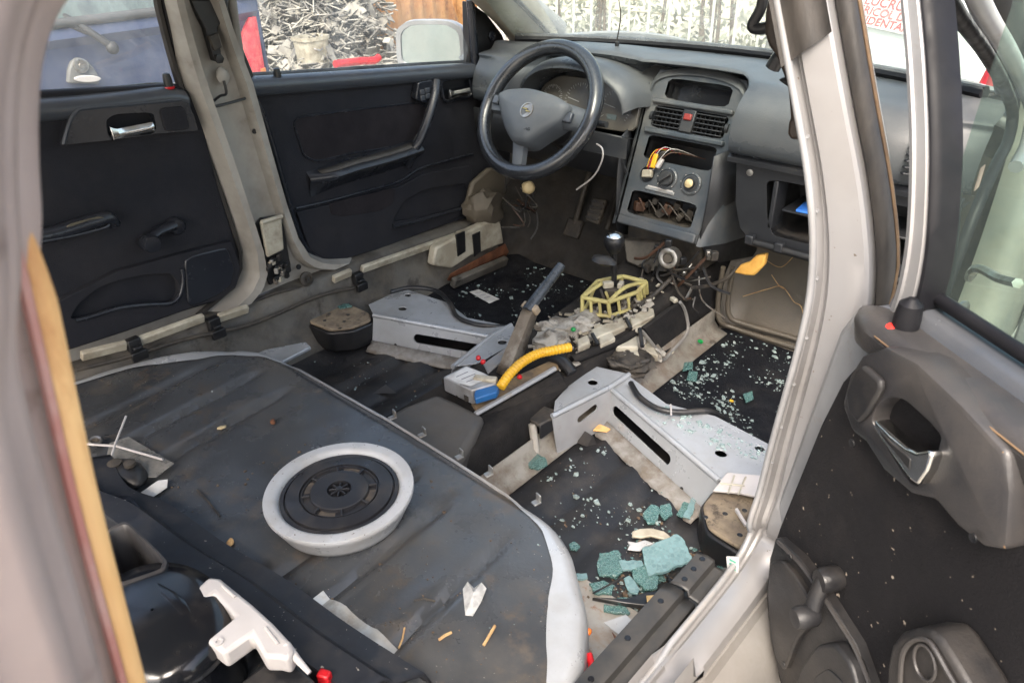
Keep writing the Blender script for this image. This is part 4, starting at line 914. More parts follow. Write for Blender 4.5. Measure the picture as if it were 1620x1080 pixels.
# lower moulding with speaker bulge
lm = DL([(1226, 850), (1262, 882), (1290, 920), (1320, 968), (1352, 1020), (1384, 1110), (1244, 1112), (1230, 1060), (1218, 1010), (1213, 940), (1218, 882)], .014)
plate('lower_moulding', lm, [], -dn*.02, door_dk, d3, bevel=.003)
sg = rnd_poly(DL([(1216, 890), (1236, 886), (1258, 912), (1284, 955), (1292, 975), (1260, 1010), (1240, 1062), (1226, 1040), (1215, 960)], .022), .2, 3)
plate('speaker_grille', sg, [], -dn*.012, door_dk, d3, bevel=.004)
tube('moulding_bead', DL([(1230, 856), (1264, 890), (1292, 928), (1322, 975), (1354, 1028), (1386, 1110)], .017), .0026, door_pl, d3, n=6, sm=4)
plate('pocket_bulge', rnd_poly(DL([(1250, 1115), (1262, 1060), (1290, 1020), (1318, 1016), (1345, 1050), (1362, 1115)], .030), .25, 3), [], -dn*.02, door_dk, d3, bevel=.008, seg=3)
plate('speaker_hole', rnd_poly(DL([(1280, 1115), (1288, 1070), (1310, 1056), (1334, 1080), (1340, 1115)], .0315), .25, 3), [], -dn*.004, blackp, d3, bevel=.001)
for px_, py_ in ((1348, 700), (1540, 850), (1250, 880), (1240, 1050)): lathe('trim_screw', D_(px_, py_, .022), dn, [(.0042, 0), (.004, .0012), (.0015, .0006)], blackp, d3, n=10)
# window: painted upright, black channel, glass
upr = [L_(.035, .905, -.030), L_(.040, .97, -.030), L_(.044, 1.08, -.030), L_(.030, 1.20, -.036), L_(.0, 1.33, -.05)]
up_px = DL([(1392, 520), (1418, 470), (1436, 380), (1442, 250), (1438, 120), (1428, 0), (1418, -80)], -.030)
rows = [[p+du*.000-dn*.030, p+du*-.001, p+du*.002+dn*.004, p+du*.008+dn*.005, p+du*.009+dn*.002, p+du*.021+dn*.001, p+du*.024-dn*.003, p+du*.024-dn*.03] for p in smooth_path(up_px, 6)]
loft('window_upright', rows, silver, d3, ang=30)
rows = [[p+du*.024-dn*.002, p+du*.026+dn*.001, p+du*.029+dn*.0, p+du*.031-dn*.010, p+du*.031-dn*.03] for p in smooth_path(up_px, 6)]
loft('glass_channel', rows, seal_blk, d3, ang=60)
tube('glass_seal', [L_(.07, .950, -.052), L_(.3, .950, -.052), L_(.82, .955, -.052)], .007, seal_blk, d3, n=8)
loft('window_glass', [[L_(.058, .94, -.056), L_(.83, .94, -.056)], [L_(.060, 1.12, -.060), L_(.83, 1.12, -.060)], [L_(.04, 1.34, -.09), L_(.62, 1.34, -.09)]], glass_door, d3)
tube('window_frame', [L_(.0, 1.33, -.05), L_(.3, 1.36, -.07), L_(.6, 1.34, -.08), L_(.78, 1.18, -.05), L_(.84, .95, -.03)], .018, pillar_m, d3, n=8, sm=4)

# ================================================================== DASHBOARD
dash = part_root('dashboard', car, (0, .85, .55)); tag(dash, 'dusty grey dashboard with gutted centre console and open glove box')
def wsb(x): return 1.035-.36*x*x             # where the dash top meets the screen
def dash_sec(x):
    a = abs(x); b = wsb(x)
    crest = .80+.02*(1-a/.66); ztop = .925-.012*(a/.66)**2
    hump = .022*math.exp(-((x+.33)/.17)**4)+.012*math.exp(-(x/.16)**4)
    fr = .715+.03*sstep(.5, .66, a)+.20*(1-sstep(.135, .165, a))+.13*sstep(-.50, -.47, x)*(1-sstep(-.16, -.12, x))
    cut = max(1-sstep(.135, .165, a), sstep(-.50, -.47, x)*(1-sstep(-.16, -.12, x))); crest = lerp(crest, crest+.055, cut)
    pts = [(b, .930), (lerp(b, crest, .35), .930+hump*.5), (crest+.03, ztop+hump), (crest-.02, ztop-.006+hump*.7), (fr+.035, .892), (fr+.012, .862), (fr, .82), (fr+.002, .79), (fr+.018, .775), (fr+.05, .765)]
    return [V((x, y, z)) for y, z in pts]
loft('dash_top', [smooth_path(dash_sec(lerp(-.67, .67, i/54)), 4) for i in range(55)], dash_m, dash, ang=70)
# passenger side: shelf edge, glove box surround, lower dash
loft('dash_shelf', [[V((x, .738, .775)), V((x, .726, .768)), V((x, .727, .758)), V((x, .75, .752)), V((x, .80, .75))] for x in [lerp(.17, .665, k/8) for k in range(9)]], dash_side, dash)
GY = .745
def G_(px, py, y=GY): return Y_(px, py, y)
gout = [V((.185, GY, .752)), V((.66, GY, .752)), V((.66, GY, .575)), V((.245, GY, .575)), V((.215, GY, .60)), V((.195, GY, .66))]
gin = rnd_poly([V((.262, GY, .732)), V((.62, GY, .732)), V((.62, GY, .610)), V((.300, GY, .600)), V((.278, GY, .64))], .15, 3)
plate('glove_surround', gout, [gin], (0, .02, 0), dash_side, dash, bevel=.005)
v, f = loft_vf([gin, [p+V((.0, .18, .0)) for p in gin]], True); n_ = len(gin); f.append(tuple(n_+i for i in range(n_)))
gb = ob('glove_box', v, f, blackp, dash, ang=30)
box('glove_divider', (.286, GY+.03, .672), (.012, .06, .115), dash_side, dash, bevel=.003)
box('glove_shelf', (.46, GY+.07, .662), (.31, .12, .006), dash_side, dash, bevel=.002)
lathe('glove_screw', (.222, GY-.001, .737), (0, -1, 0), [(.008, 0), (.008, .003), (.003, .004)], steel, dash, n=12)
tube('glove_hinge', [(.25, GY-.012, .578), (.45, GY-.014, .578), (.66, GY-.012, .580)], .010, blackp, dash, n=8)
for x in (.252, .325, .45): box('hinge_lug', (x, GY-.016, .585), (.02, .02, .022), dash_side, dash, bevel=.003)
box('glove_catch', (.40, GY+.01, .722), (.030, .02, .026), carpet_br, dash, bevel=.004)
# centre console: tilted face plate
CO = V((0, .72, .545)); CW = V((0, .41, .912)).normalized(); CN = V((0, -CW.z, CW.y)); CX = V((1, 0, 0))
def C_(px, py, o=0): return onp(px, py, CO+CN*o, CN)
def CL(s, t, o=0): return CO+CX*s+CW*t+CN*o
def hwc(t): return .112+.012*t/.4
face = [CL(-.118, -.005), CL(.118, -.005), CL(.122, .10), CL(.128, .25), CL(.135, .36), CL(.12, .395), CL(-.12, .395), CL(-.135, .36), CL(-.128, .25), CL(-.122, .10)]
def rc(s0, s1, t0, t1, o=0, r=.12): return rnd_poly([CL(s0, t0, o), CL(s1, t0, o), CL(s1, t1, o), CL(s0, t1, o)], r, 2)
H_ash = rc(-.100, .092, .026, .088); H_rad = rc(-.098, .098, .172, .232); H_vent = rc(-.104, .104, .252, .308); H_disp = rc(-.088, .092, .326, .378, r=.2)
H_k = [circ(CL(x, .133, 0), CN, .021, 20) for x in (-.072,)]
plate('console_face', face, [H_ash, H_rad, H_vent, H_disp]+H_k, -CN*.012, console_m, dash, bevel=.004)
for h in (H_ash, H_rad, H_disp):
    v, f = loft_vf([h, [p-CN*.11 for p in h]], True); n_ = len(h); f.append(tuple(n_+i for i in range(n_))); ob('console_recess', v, f, blackp, dash, ang=30)
# raised bars between the openings
for t, hh in ((.242, .014), (.317, .013)):
    box('console_bar', CL(0, t, .004), (.226, .016, hh), console_m, dash, Matrix((CX, -CN, CW)).transposed(), bevel=.004)
box('console_lower_bar', CL(0, .006, .004), (.232, .014, .024), console_m, dash, Matrix((CX, -CN, CW)).transposed(), bevel=.004)
# side cheeks
for s in (-1, 1):
    A = [CL(s*.122, -.01), CL(s*.126, .10), CL(s*.131, .25), CL(s*.138, .36)]
    rows = [[p+CN*.004, p+V((s*.010, 0, 0))+CN*.001, p+V((s*.022, .02, 0)), p+V((s*.034, .08, -.01)), p+V((s*.05, .19, -.02))] for p in smooth_path(A, 4)]
    loft('console_cheek', rows, console_m, dash, ang=60)
# display hood
rows = []
for k in range(13):
    a = math.pi*k/12; s = -.125*math.cos(a); hgt = .402+.012*math.sin(a)
    rows.append([CL(s*1.02, .335+.055*math.sin(a)**.6, .006), CL(s*1.06, .345+.062*math.sin(a)**.6, .004), CL(s*1.10, .35+.07*math.sin(a)**.6, -.03), CL(s*1.2, .36+.075*math.sin(a)**.6, -.10), V((s*1.5, .955, .920))])
loft('display_hood', rows, dash_m, dash, ang=70)
plate('display_glass', rc(-.086, .09, .324, .380, -.035, .1), [], -CN*.004, gloss, dash, bevel=0)
# centre vents
vb = plate('vent_back', rc(-.104, .104, .252, .308, -.02), [], -CN*.004, blackp, dash, bevel=0)
MC3 = Matrix((CX, -CN, CW)).transposed()
for s0, s1 in ((-.098, -.020), (.020, .098)):
    for k in range(5): box('vent_slat', CL((s0+s1)/2, .258+.011*k, -.004), (s1-s0, .016, .0026), dash_side, dash, MC3, bevel=.0006)
    for k in range(6): box('vent_fin', CL(lerp(s0, s1, (k+.5)/6), .280, -.012), (.0022, .012, .052), blackp, dash, MC3, bevel=0)
box('hazard_housing', CL(0, .280, -.002), (.036, .02, .056), dash_side, dash, MC3, bevel=.003)
box('hazard_switch', CL(0, .289, .007), (.022, .012, .016), mat('red hazard lens', (.24, .03, .025), .4), dash, MC3, bevel=.003)
for s in (-.108, .108): lathe('vent_wheel', CL(s*.985, .280, -.004)-V((.004, 0, 0)), CX, [(.012, 0), (.012, .008), (.002, .008)], dash_side, dash, n=16)
# heater dials
def dial(x, m, knob=True):
    c = CL(x, .133, .0005)
    r = lathe('heater_dial', c, CN, [(.028, 0), (.028, .003), (.0245, .005), (.023, .002), (.021, .002)], console_m, dash, n=28)
    if knob:
        lathe('dial_cap', c, CN, [(.020, .001), (.019, .012), (.017, .014), (.002, .014)], dash_side, r, n=24)
        box('dial_grip', c+CN*.018, (.008, .010, .036), dash_side, r, MC3 @ Matrix.Rotation(.8, 3, 'Y'), bevel=.002)
    else:
        lathe('dial_lamp', c, CN, [(.020, .001), (.0195, .003), (.012, .004), (.012, .012), (.002, .013)], dash_side, r, n=24)
        lathe('bulb', c+CN*.004, CN, [(.011, 0), (.011, .010), (.006, .014), (.001, .015)], lens_amber, r, n=18)
    for k in range(7):
        a = R_(-130+k*43); p = c+(CX*math.sin(a)+CW*math.cos(a))*.0262+CN*.0052; box('dial_mark', p, (.002, .0008, .002), white_pl, r, MC3, bevel=0)
dial(-.010, 0); dial(.058, 0, False)
lathe('dial_socket', CL(-.072, .133, -.012), CN, [(.024, 0), (.024, .002), (.002, .002)], blackp, dash, n=20)
box('heater_slider', CL(-.022, .100, .001), (.085, .004, .008), steel, dash, MC3, bevel=.001)
box('heater_label', CL(-.022, .105, .0012), (.075, .002, .004), white_pl, dash, MC3, bevel=0)
# loose radio wiring hanging out
wires = [(yellow, .0011), (red_pl, .0010), (white_pl, .0010), (blackp, .0014), (dirtyblack, .0014), (white_pl, .0009), (mat('brown wire', (.07, .034, .02), .5), .0012)]
for k, (m_, r) in enumerate(wires):
    x0 = -.06+.018*k*.8
    cab('radio_wire', [CL(x0+.02, .205, -.06), CL(-.055+.008*k, .200+.004*(k % 3), .004), CL(-.064+.006*k, .182, .018), CL(-.070+.004*k, .150-.004*(k % 2), .014)], r, m_, dash, n=6)
box('yellow_plug', CL(-.052, .168, .016), (.013, .010, .036), yellow, dash, MC3, bevel=.002)
box('white_plug', CL(-.036, .165, .014), (.010, .010, .026), white_pl, dash, MC3 @ Matrix.Rotation(.3, 3, 'Y'), bevel=.002)
box('cream_plug', CL(-.064, .134, .012), (.028, .014, .020), cream, dash, MC3 @ Matrix.Rotation(-.2, 3, 'Y'), bevel=.003)
for k in range(9):
    box('ash_clutter', CL(-.085+.021*k, .050+.012*(k % 3), -.03-.01*(k % 2)), (random.uniform(.012, .026), .02, random.uniform(.012, .03)), random.choice([dirtyblack, dirtyblack, blackp, MATS['brown wire']]), dash, rotz(random.random()) @ Matrix.Rotation(random.random(), 3, 'Y'), bevel=.002)
for k in range(5): cab('ash_wire', [CL(-.09+.03*k, .04, -.05), CL(-.08+.03*k, .07, -.01), CL(-.06+.035*k, .045, -.02)], .002, random.choice([MATS['brown wire'], dirtyblack, red_pl]), dash, n=5)
# ---- instrument side
rows = []
for k in range(17):
    a = math.pi*lerp(.02, .98, k/16); cx = -.312; sx = -.172*math.cos(a); sz = .085*math.sin(a)**.75
    rows.append([V((cx+sx*.93, .83, .79+sz*1.1)), V((cx+sx*.97, .77, .795+sz*1.22)), V((cx+sx, .748, .80+sz*1.26)), V((cx+sx*1.03, .750, .805+sz*1.30)), V((cx+sx*1.09, .79, .81+sz*1.40)), V((cx+sx*1.15, .88, .80+sz*1.42)), V((cx+sx*1.3, .965, .922))])
loft('cluster_hood', rows, dash_m, dash, ang=70)
cl_o = V((-.30, .80, .80)); cu = V((0, .35, .94)).normalized(); cn_ = V((0, -cu.z, cu.y))
def K_(s, t, o=0): return cl_o+CX*s+cu*t+cn_*o
cl_m = mat('smoked cluster', (.035, .033, .03), .3, c2=(.06, .055, .048), s=8, dust=(.18, .16, .13), da=.6, ds=6, up=False)
plate('instrument_cluster', rnd_poly([K_(-.165, -.045), K_(.175, -.045), K_(.17, .04), K_(.10, .075), K_(-.10, .075), K_(-.16, .04)], .25, 3), [], -cn_*.01, cl_m, dash, bevel=.002)
dial_w = mat('dial print', (.45, .44, .42), .6)
for cx, r in ((.10, .048), (-.02, .05), (-.115, .035)):
    tk = []
    for k in range(27):
        a = R_(-125+k*250/26); L = .010 if k % 3 == 0 else .005
        M = Matrix((CX*math.cos(a)-cu*math.sin(a), -cn_, CX*math.sin(a)+cu*math.cos(a))).transposed()
        tk.append(box_vf(K_(cx, .012, .0012)+(CX*math.sin(a)+cu*math.cos(a))*(r-L/2), (.0014, .0006, L), M))
    v, f = merge(tk); g_ = ob('gauge_ticks', v, f, dial_w, dash); tag(g_, kind='stuff')
    a = R_(-80); M = Matrix((CX*math.cos(a)-cu*math.sin(a), -cn_, CX*math.sin(a)+cu*math.cos(a))).transposed()
    box('gauge_needle', K_(cx, .012, .002)+(CX*math.sin(a)+cu*math.cos(a))*r*.4, (.002, .0012, r*.8), dial_w, dash, M, bevel=0)
box('odometer', K_(.095, -.012, .0015), (.030, .001, .013), mat('grey lcd', (.12, .15, .15), .3), dash, Matrix((CX, -cn_, cu)).transposed(), bevel=0)
loft('cluster_sides', [[K_(-.18, -.055, .0), K_(.19, -.055, .0)], [K_(-.18, -.06, .05), K_(.19, -.06, .05)], [K_(-.19, -.11, .05), K_(.20, -.11, .05)]], dash_side, dash)
# end vent on the driver's side
ev = part_root('side_vent', dash, Y_(828, 125, .80))
VM = frame((.85, -.5, .1), (0, .2, 1)); vc = V((-.545, .765, .835))
box('vent_frame', vc+V((0, .015, 0)), (.10, .03, .10), dash_side, ev, VM, bevel=.008)
for k in range(6): box('vent_slat', vc+VM @ V((0, -.004, -.036+.0145*k)), (.085, .016, .005), mat('pale slat', (.30, .29, .27), .5) if k == 0 else MATS['pale slat'], ev, VM, bevel=.001)
# end vent, passenger side (seen through the door glass)
VM2 = frame((.85, .5, -.1), (0, .2, 1)); vc = V((.585, .735, .835))
for k in range(6): box('vent_slat', vc+VM2 @ V((0, -.004, -.03+.012*k)), (.085, .016, .004), dash_side, dash, VM2, bevel=.001)
box('airbag_label', V((.668, .80, .80)), (.002, .03, .045), mat('pink label', (.7, .45, .38), .5), dash, bevel=0)
# lower driver's dash, knee side, console flanks
loft('dash_knee', [[V((x, .735, .762)), V((x, .74, .70)), V((x, .79, .63)), V((x, .90, .60))] for x in [lerp(-.66, -.13, k/8) for k in range(9)]], dash_side, dash, solid=.006)
for s in (1, -1):
    loft('console_flank', [[V((s*.13, .735, .76)), V((s*.15, .80, .77)), V((s*.19, .84, .775))], [V((s*.13, .728, .66)), V((s*.148, .79, .66)), V((s*.185, .90, .66))], [V((s*.124, .722, .555)), V((s*.14, .78, .545)), V((s*.17, .95, .54))], [V((s*.135, .75, .50)), V((s*.145, .80, .47)), V((s*.17, .96, .44))]], dash_side, dash, solid=.004, ang=60)

# ================================================================== STEERING WHEEL
SWC = V((-.330, .641, .820)); TL = .62
wx = V((1, 0, 0)); wy = V((0, math.sin(TL), math.cos(TL))); wn = V((0, -math.cos(TL), math.sin(TL)))
def W_(x, y, o=0): return SWC+wx*x+wy*y+wn*o
def SP(px, py, o=0): return onp(px, py, SWC+wn*o, wn)
sw = part_root('steering_wheel', car, SWC)
leather = mat('worn leather rim', (.020, .022, .026), .17, c2=(.028, .03, .034), s=22, spec=.8, bump=.08, bs=220, rv=.04)
sw_m = mat('grey wheel pad', (.075, .085, .098), .42, c2=(.088, .098, .11), s=8, dust=(.2, .19, .17), da=.4, ds=9, bump=.12, bs=350, rv=.05)
ring = [W_(.1705*math.cos(2*math.pi*k/64), .1705*math.sin(2*math.pi*k/64)) for k in range(64)]
vs, fs = [], []
for k in range(64):
    a = 2*math.pi*k/64; rad = wx*math.cos(a)+wy*math.sin(a)
    for j in range(12):
        b = 2*math.pi*j/12; vs.append(ring[k]+rad*.0195*math.cos(b)+wn*.0205*math.sin(b))
for k in range(64):
    for j in range(12): fs.append((k*12+j, k*12+(j+1) % 12, ((k+1) % 64)*12+(j+1) % 12, ((k+1) % 64)*12+j))
ob('wheel_rim', vs, fs, leather, sw, ang=80)
hub = rnd_poly([SP(788, 150, .02), SP(805, 142, .02), SP(840, 140, .02), SP(880, 152, .02), SP(905, 168, .02), SP(884, 196, .02), SP(855, 214, .02), SP(835, 228, .02), SP(812, 227, .02), SP(800, 205, .02), SP(793, 180, .02)], .3, 3)
hubc = sum(hub, V((0, 0, 0)))/len(hub)
rws = [[p-wn*.05 for p in hub], [p for p in hub], [hubc.lerp(p, .95)+wn*.010 for p in hub], [hubc.lerp(p, .82)+wn*.017 for p in hub], [hubc.lerp(p, .45)+wn*.023 for p in hub], [hubc.lerp(p, .05)+wn*.025 for p in hub]]
v, f = loft_vf(rws, True); n_ = len(hub); f.append(tuple(5*n_+i for i in range(n_)))
ob('airbag_pad', v, f, sw_m, sw, ang=70)
def spoke(a, b, w0, w1, m=sw_m):
    d = (b-a).normalized(); sd = wn.cross(d)
    rows = []
    for k in range(7):
        t = k/6; p = a.lerp(b, t); w_ = lerp(w0, w1, t)
        rows.append([p+sd*w_-wn*.014, p+sd*w_*.8+wn*.002, p+wn*.006, p-sd*w_*.8+wn*.002, p-sd*w_-wn*.014])
    return loft('wheel_spoke', rows, m, sw, ang=60)
spoke(SP(800, 165, .004), SP(768, 162, .0), .026, .022); spoke(SP(880, 178, .004), SP(938, 194, 0), .034, .027); spoke(SP(822, 215, .004), SP(818, 262, 0), .023, .018)
# thumb switches, emblem, lettering
box('wheel_switch', SP(897, 186, .012), (.032, .026, .012), beltplastic, sw, Matrix((wx, wy, wn)).transposed(), bevel=.003)
box('wheel_switch', SP(786, 158, .012), (.022, .024, .010), beltplastic, sw, Matrix((wx, wy, wn)).transposed(), bevel=.003)
ec = onp(833, 174, hubc+wn*.0255, wn); emb = mat('tarnished emblem', (.50, .40, .16), .35, .5, c2=(.38, .3, .12), s=60)
em = lathe('wheel_emblem', ec-wn*.003, wn, [(.020, 0), (.020, .003), (.0195, .0045), (.0165, .0045), (.016, .002), (.002, .002)], steel, sw, n=28)
plate('emblem_bolt', [ec+wx*a*.001+wy*b*.001 for a, b in ((-18, 3.8), (2, 4.4), (-1, .3), (18, -3.8), (-2, -4.4), (1, -.3))], [], wn*.002, emb, em, bevel=.0003)
text('airbag_print', 'AIRBAG', onp(829, 203, hubc+wn*.0195, wn), wx, wy, .011, dash_side, sw, .0008)
# column, stalks, ignition lead
tube('steering_column', [SWC-wn*.03, SWC-wn*.22], .045, blackp, car, n=14)
tube('column_stalk', [W_(.05, .0, -.06), W_(.12, .01, -.055), W_(.185, .012, -.05)], .008, dash_side, car, n=8)
tube('column_stalk', [W_(-.05, .01, -.06), W_(-.12, .02, -.055), W_(-.18, .03, -.05)], .008, dash_side, car, n=8)
cab('loose_lead', [Y_(944, 228, .66), Y_(953, 236, .65), Y_(952, 255, .65), Y_(938, 280, .66), Y_(912, 300, .67)], .0022, white_pl, car, n=6)
blob('lamp_holder', X_(836, 297, -.50), (.022, .02, .02), lens_amber, car, .2, 4, 1, lev=2)
for k in range(14):
    a = X_(random.uniform(800, 850), random.uniform(290, 330), -.52); b = X_(random.uniform(790, 850), random.uniform(300, 380), -.50)
    cab('loom_wire', [a, (a+b)/2+V((.03*random.random(), .03*random.random(), -.03)), b], .0022, random.choice([dirtyblack, blackp, MATS['brown wire'], steel]), car, n=5, sm=4)
tube('pedal_arm', [(-.27, 1.0, .62), (-.275, .93, .50), (-.28, .905, .42)], .009, dirtyblack, car, n=8)
PMx = frame((1, 0, 0), (0, .5, .85)); pd = box('pedal', X_(944, 334, -.275)+V((0, 0, 0)), (.05, .02, .075), dirtyblack, car, PMx, bevel=.006)
for k in range(4): box('pedal_rib', WL[pd.name]+PMx @ V((0, -.012, -.024+.016*k)), (.044, .005, .006), rubber, pd, PMx, bevel=.001)
tube('pedal_arm', [(-.40, 1.0, .62), (-.41, .95, .48), (-.415, .92, .40)], .009, dirtyblack, car, n=8)
box('pedal', (-.415, .915, .385), (.06, .02, .06), dirtyblack, car, PMx, bevel=.006)

# ================================================================== TUNNEL FITTINGS
gl_ = part_root('gear_lever', car, (0, .53, .42)); tag(gl_, 'gear lever with shiny round knob in a yellowed cage')
kp_ = X_(972, 383, 0); bs_ = V((.0, .545, .42))
tube('lever_rod', [bs_, kp_+V((0, 0, -.01))], .007, blackp, gl_, n=8)
lathe('gear_knob', kp_-V((0, 0, .028)), (0, -.05, 1), [(.010, 0), (.016, .006), (.023, .020), (.0255, .032), (.022, .043), (.012, .050), (.002, .052)], blackp, gl_, n=22)
lathe('knob_cap', kp_+V((0, -.001, .010)), (0, -.05, 1), [(.0215, 0), (.020, .008), (.013, .0135), (.002, .015)], chrome, gl_, n=22)
blob('gaiter_scrap', X_(955, 412, 0), (.034, .02, .012), blackp, gl_, .35, 5, 4, lev=2)
# cage: lattice of nylon struts
cb = [Z_(921, 496, .405), Z_(965, 500, .405), Z_(1012, 484, .405), Z_(1024, 470, .405), Z_(975, 470, .405), Z_(930, 480, .405)]
ct = [Z_(921, 470, .445), Z_(962, 478, .445), Z_(1008, 462, .445), Z_(1022, 446, .455), Z_(985, 437, .46), Z_(945, 445, .455)]
parts = []
for i in range(6):
    parts.append(tube_vf([cb[i], ct[i]], .005, 6)); parts.append(tube_vf([ct[i], ct[(i+1) % 6]], .0055, 6)); parts.append(tube_vf([cb[i], cb[(i+1) % 6]], .005, 6))
for t in (.33, .66): 
    parts.append(tube_vf([cb[1].lerp(cb[2], t), ct[1].lerp(ct[2], t)], .004, 6)); parts.append(tube_vf([cb[0].lerp(cb[1], t), ct[0].lerp(ct[1], t)], .004, 6)); parts.append(tube_vf([cb[2].lerp(cb[3], t), ct[2].lerp(ct[3], t)], .004, 6))
parts.append(tube_vf(smooth_path([ct[1], ct[1].lerp(ct[3], .45)+V((0, 0, .016)), ct[3]], 5), .005, 6)); parts.append(tube_vf(smooth_path([ct[0], ct[0].lerp(ct[4], .5)+V((0, 0, .010)), ct[4]], 5), .005, 6))
v, f = merge(parts); ob('shifter_cage', v, f, cage_m, gl_, ang=40)
box('cage_boss', Z_(970, 462, .44), (.040, .034, .030), dirtyblack, gl_, rotz(.5), bevel=.004)
box('boss_clip', Z_(962, 450, .462), (.026, .014, .016), cream, gl_, rotz(.9), bevel=.002)
box('boss_clip', Z_(982, 452, .458), (.012, .022, .020), cream, gl_, rotz(.3), bevel=.002)
for k in range(6): tube('boss_link', [Z_(950+8*k, 458+3*(k % 2), .45), Z_(956+7*k, 474, .43)], .0035, random.choice([cage_m, steel, dirtyblack]), gl_, n=6)
tube('selector_rod', [Z_(1000, 486, .415), Z_(1030, 470, .42), Z_(1062, 440, .45)], .006, dirtyblack, gl_, sm=4, n=8)
# crumpled insulation round the shifter, strapped pads
for i, (px, py, z, a, b, h) in enumerate([(920, 508, .39, .035, .05, .018), (895, 520, .385, .05, .04, .02), (872, 538, .385, .045, .035, .018), (940, 540, .37, .035, .03, .014), (1000, 545, .345, .04, .03, .022), (990, 530, .36, .03, .03, .02), (1030, 590 - 40, .33, .02, .05, .02), (868, 520, .38, .02, .035, .02)]):
    blob('insulation_wad', Z_(px, py, z+.008), (a, b, h), foam_m, car, .45, 6, i+2, rotz(i*.7))
for (p0, p1, p2, p3, z) in (((935, 520), (985, 500), (990, 515), (940, 535), .395), ((995, 500), (1033, 482), (1036, 498), (1000, 515), .395), ((970, 532), (1006, 518), (1010, 548), (975, 548), .37), ((912, 536), (930, 528), (934, 540), (915, 548), .39), ((946, 532), (968, 522), (974, 534), (950, 546), .392), ((1012, 526), (1030, 540), (1042, 562), (1022, 556), .345), ((1000, 508), (1030, 494), (1034, 508), (1006, 522), .385), ((985, 548), (1008, 548), (1012, 562), (985, 562), .36)):
    plate('pale_pad', [Z_(*p, z+.014) for p in (p0, p1, p2, p3)], [], (0, 0, -.02), cream, car, bevel=.004)
for a, b in (((990, 503), (998, 520)), ((1012, 520), (1016, 548)), ((937, 528), (946, 545))):
    tube('pad_strap', [Z_(*a, .413), Z_(*b, .403)], .005, blackp, car, n=6)
blob('gaiter_remnant', Z_(995, 572, .352), (.062, .05, .024), dirtyblack, car, .4, 7, 3)
for k in range(9):
    q0 = random.uniform(0, 6.28); tube('gaiter_fold', [Z_(995+30*math.cos(q0+a)*random.uniform(.6, 1.1), 570+12*math.sin(q0+a)*random.uniform(.6, 1.1), .372+random.uniform(-.006, .004)) for a in (0, .5, 1.0, 1.5)], random.uniform(.003, .007), dirtyblack, car, sm=4, n=6)
# dark gaiter tube leading back to the brake cable
tube('cable_sleeve', [Z_(905, 570, .39), Z_(940, 556, .39), Z_(985, 538, .385), Z_(1010, 522, .385)], .011, black_carpet, car, sm=5, n=8)
tube('cable_sleeve', [Z_(872, 566, .395), Z_(890, 572, .40), Z_(905, 590, .385)], .014, blackp, car, sm=5, n=8)
# dark flank panel with pale edging ahead of the shifter
plate('tunnel_panel', [Y_(1020, 520, .56), Y_(1082, 480, .60), Y_(1090, 505, .60), Y_(1088, 525, .60), Y_(1048, 566, .56)], [], (-.01, 0, 0), black_carpet, car, bevel=.002) if False else None
plate('tunnel_panel', [X_(1020, 520, .135), X_(1060, 490, .135), X_(1082, 478, .135), X_(1088, 522, .150), X_(1048, 566, .158)], [], (-.012, 0, 0), black_carpet, car, bevel=.002)
tube('panel_edging', [X_(1016, 524, .14), X_(1035, 548, .155), X_(1047, 570, .16), X_(1068, 550, .16), X_(1088, 524, .156), X_(1084, 492, .142), X_(1076, 478, .138)], .0045, sill_pale, car, n=6, sm=3)
# heater box, loom and brackets under the console
box('heater_box', (.0, .86, .50), (.23, .20, .12), dirtyblack, car, bevel=.01)
plate('heater_duct', [Y_(985, 378, .74), Y_(1050, 385, .74), Y_(1056, 430, .70), Y_(1020, 428, .70), Y_(990, 415, .71)], [], (0, .03, 0), mat('grubby grey duct', (.10, .09, .075), .6, c2=(.05, .045, .04), s=20), car, bevel=.006)
lathe('duct_outlet', Y_(1064, 406, .70), (.1, -1, .2), [(.026, 0), (.026, .03), (.020, .032), (.014, .030), (.012, .01), (.002, .01)], steel, car, n=18)
lathe('duct_bung', Y_(1064, 406, .70)+V((0, -.012, .002)), (.1, -1, .2), [(.012, 0), (.012, .014), (.002, .015)], carpet_br, car, n=14)
for k in range(26):
    x0, y0 = random.uniform(1000, 1130), random.uniform(380, 470); x1, y1 = x0+random.uniform(-50, 50), y0+random.uniform(5, 70)
    a, b = Y_(x0, y0, random.uniform(.69, .74)), Y_(x1, min(y1, 520), random.uniform(.62, .72))
    cab('loom_wire', [a, (a+b)/2+V((random.uniform(-.02, .02), -.02*random.random(), -.02*random.random())), b], random.choice([.002, .0028, .004]), random.choice([dirtyblack, blackp, blackp, dirtyblack, MATS['brown wire'], steel]), car, n=5, sm=4)
for k in range(12):
    box('loom_connector', Y_(random.uniform(1010, 1130), random.uniform(385, 455), .70), (random.uniform(.012, .03), .015, random.uniform(.01, .025)), random.choice([blackp, dirtyblack, dirtyblack, steel]), car, rotz(random.random()*2), bevel=.002)
box('pale_plug', Y_(1050, 492, .63), (.024, .016, .014), cream, car, rotz(.5), bevel=.002)
box('pale_plug', Y_(1066, 474, .64), (.02, .012, .010), cream, car, rotz(-.4), bevel=.002)
cab('loom_wire', [X_(1165, 424, .20), X_(1150, 440, .19), X_(1120, 452, .18), X_(1095, 455, .17)], .005, dirtyblack, car)
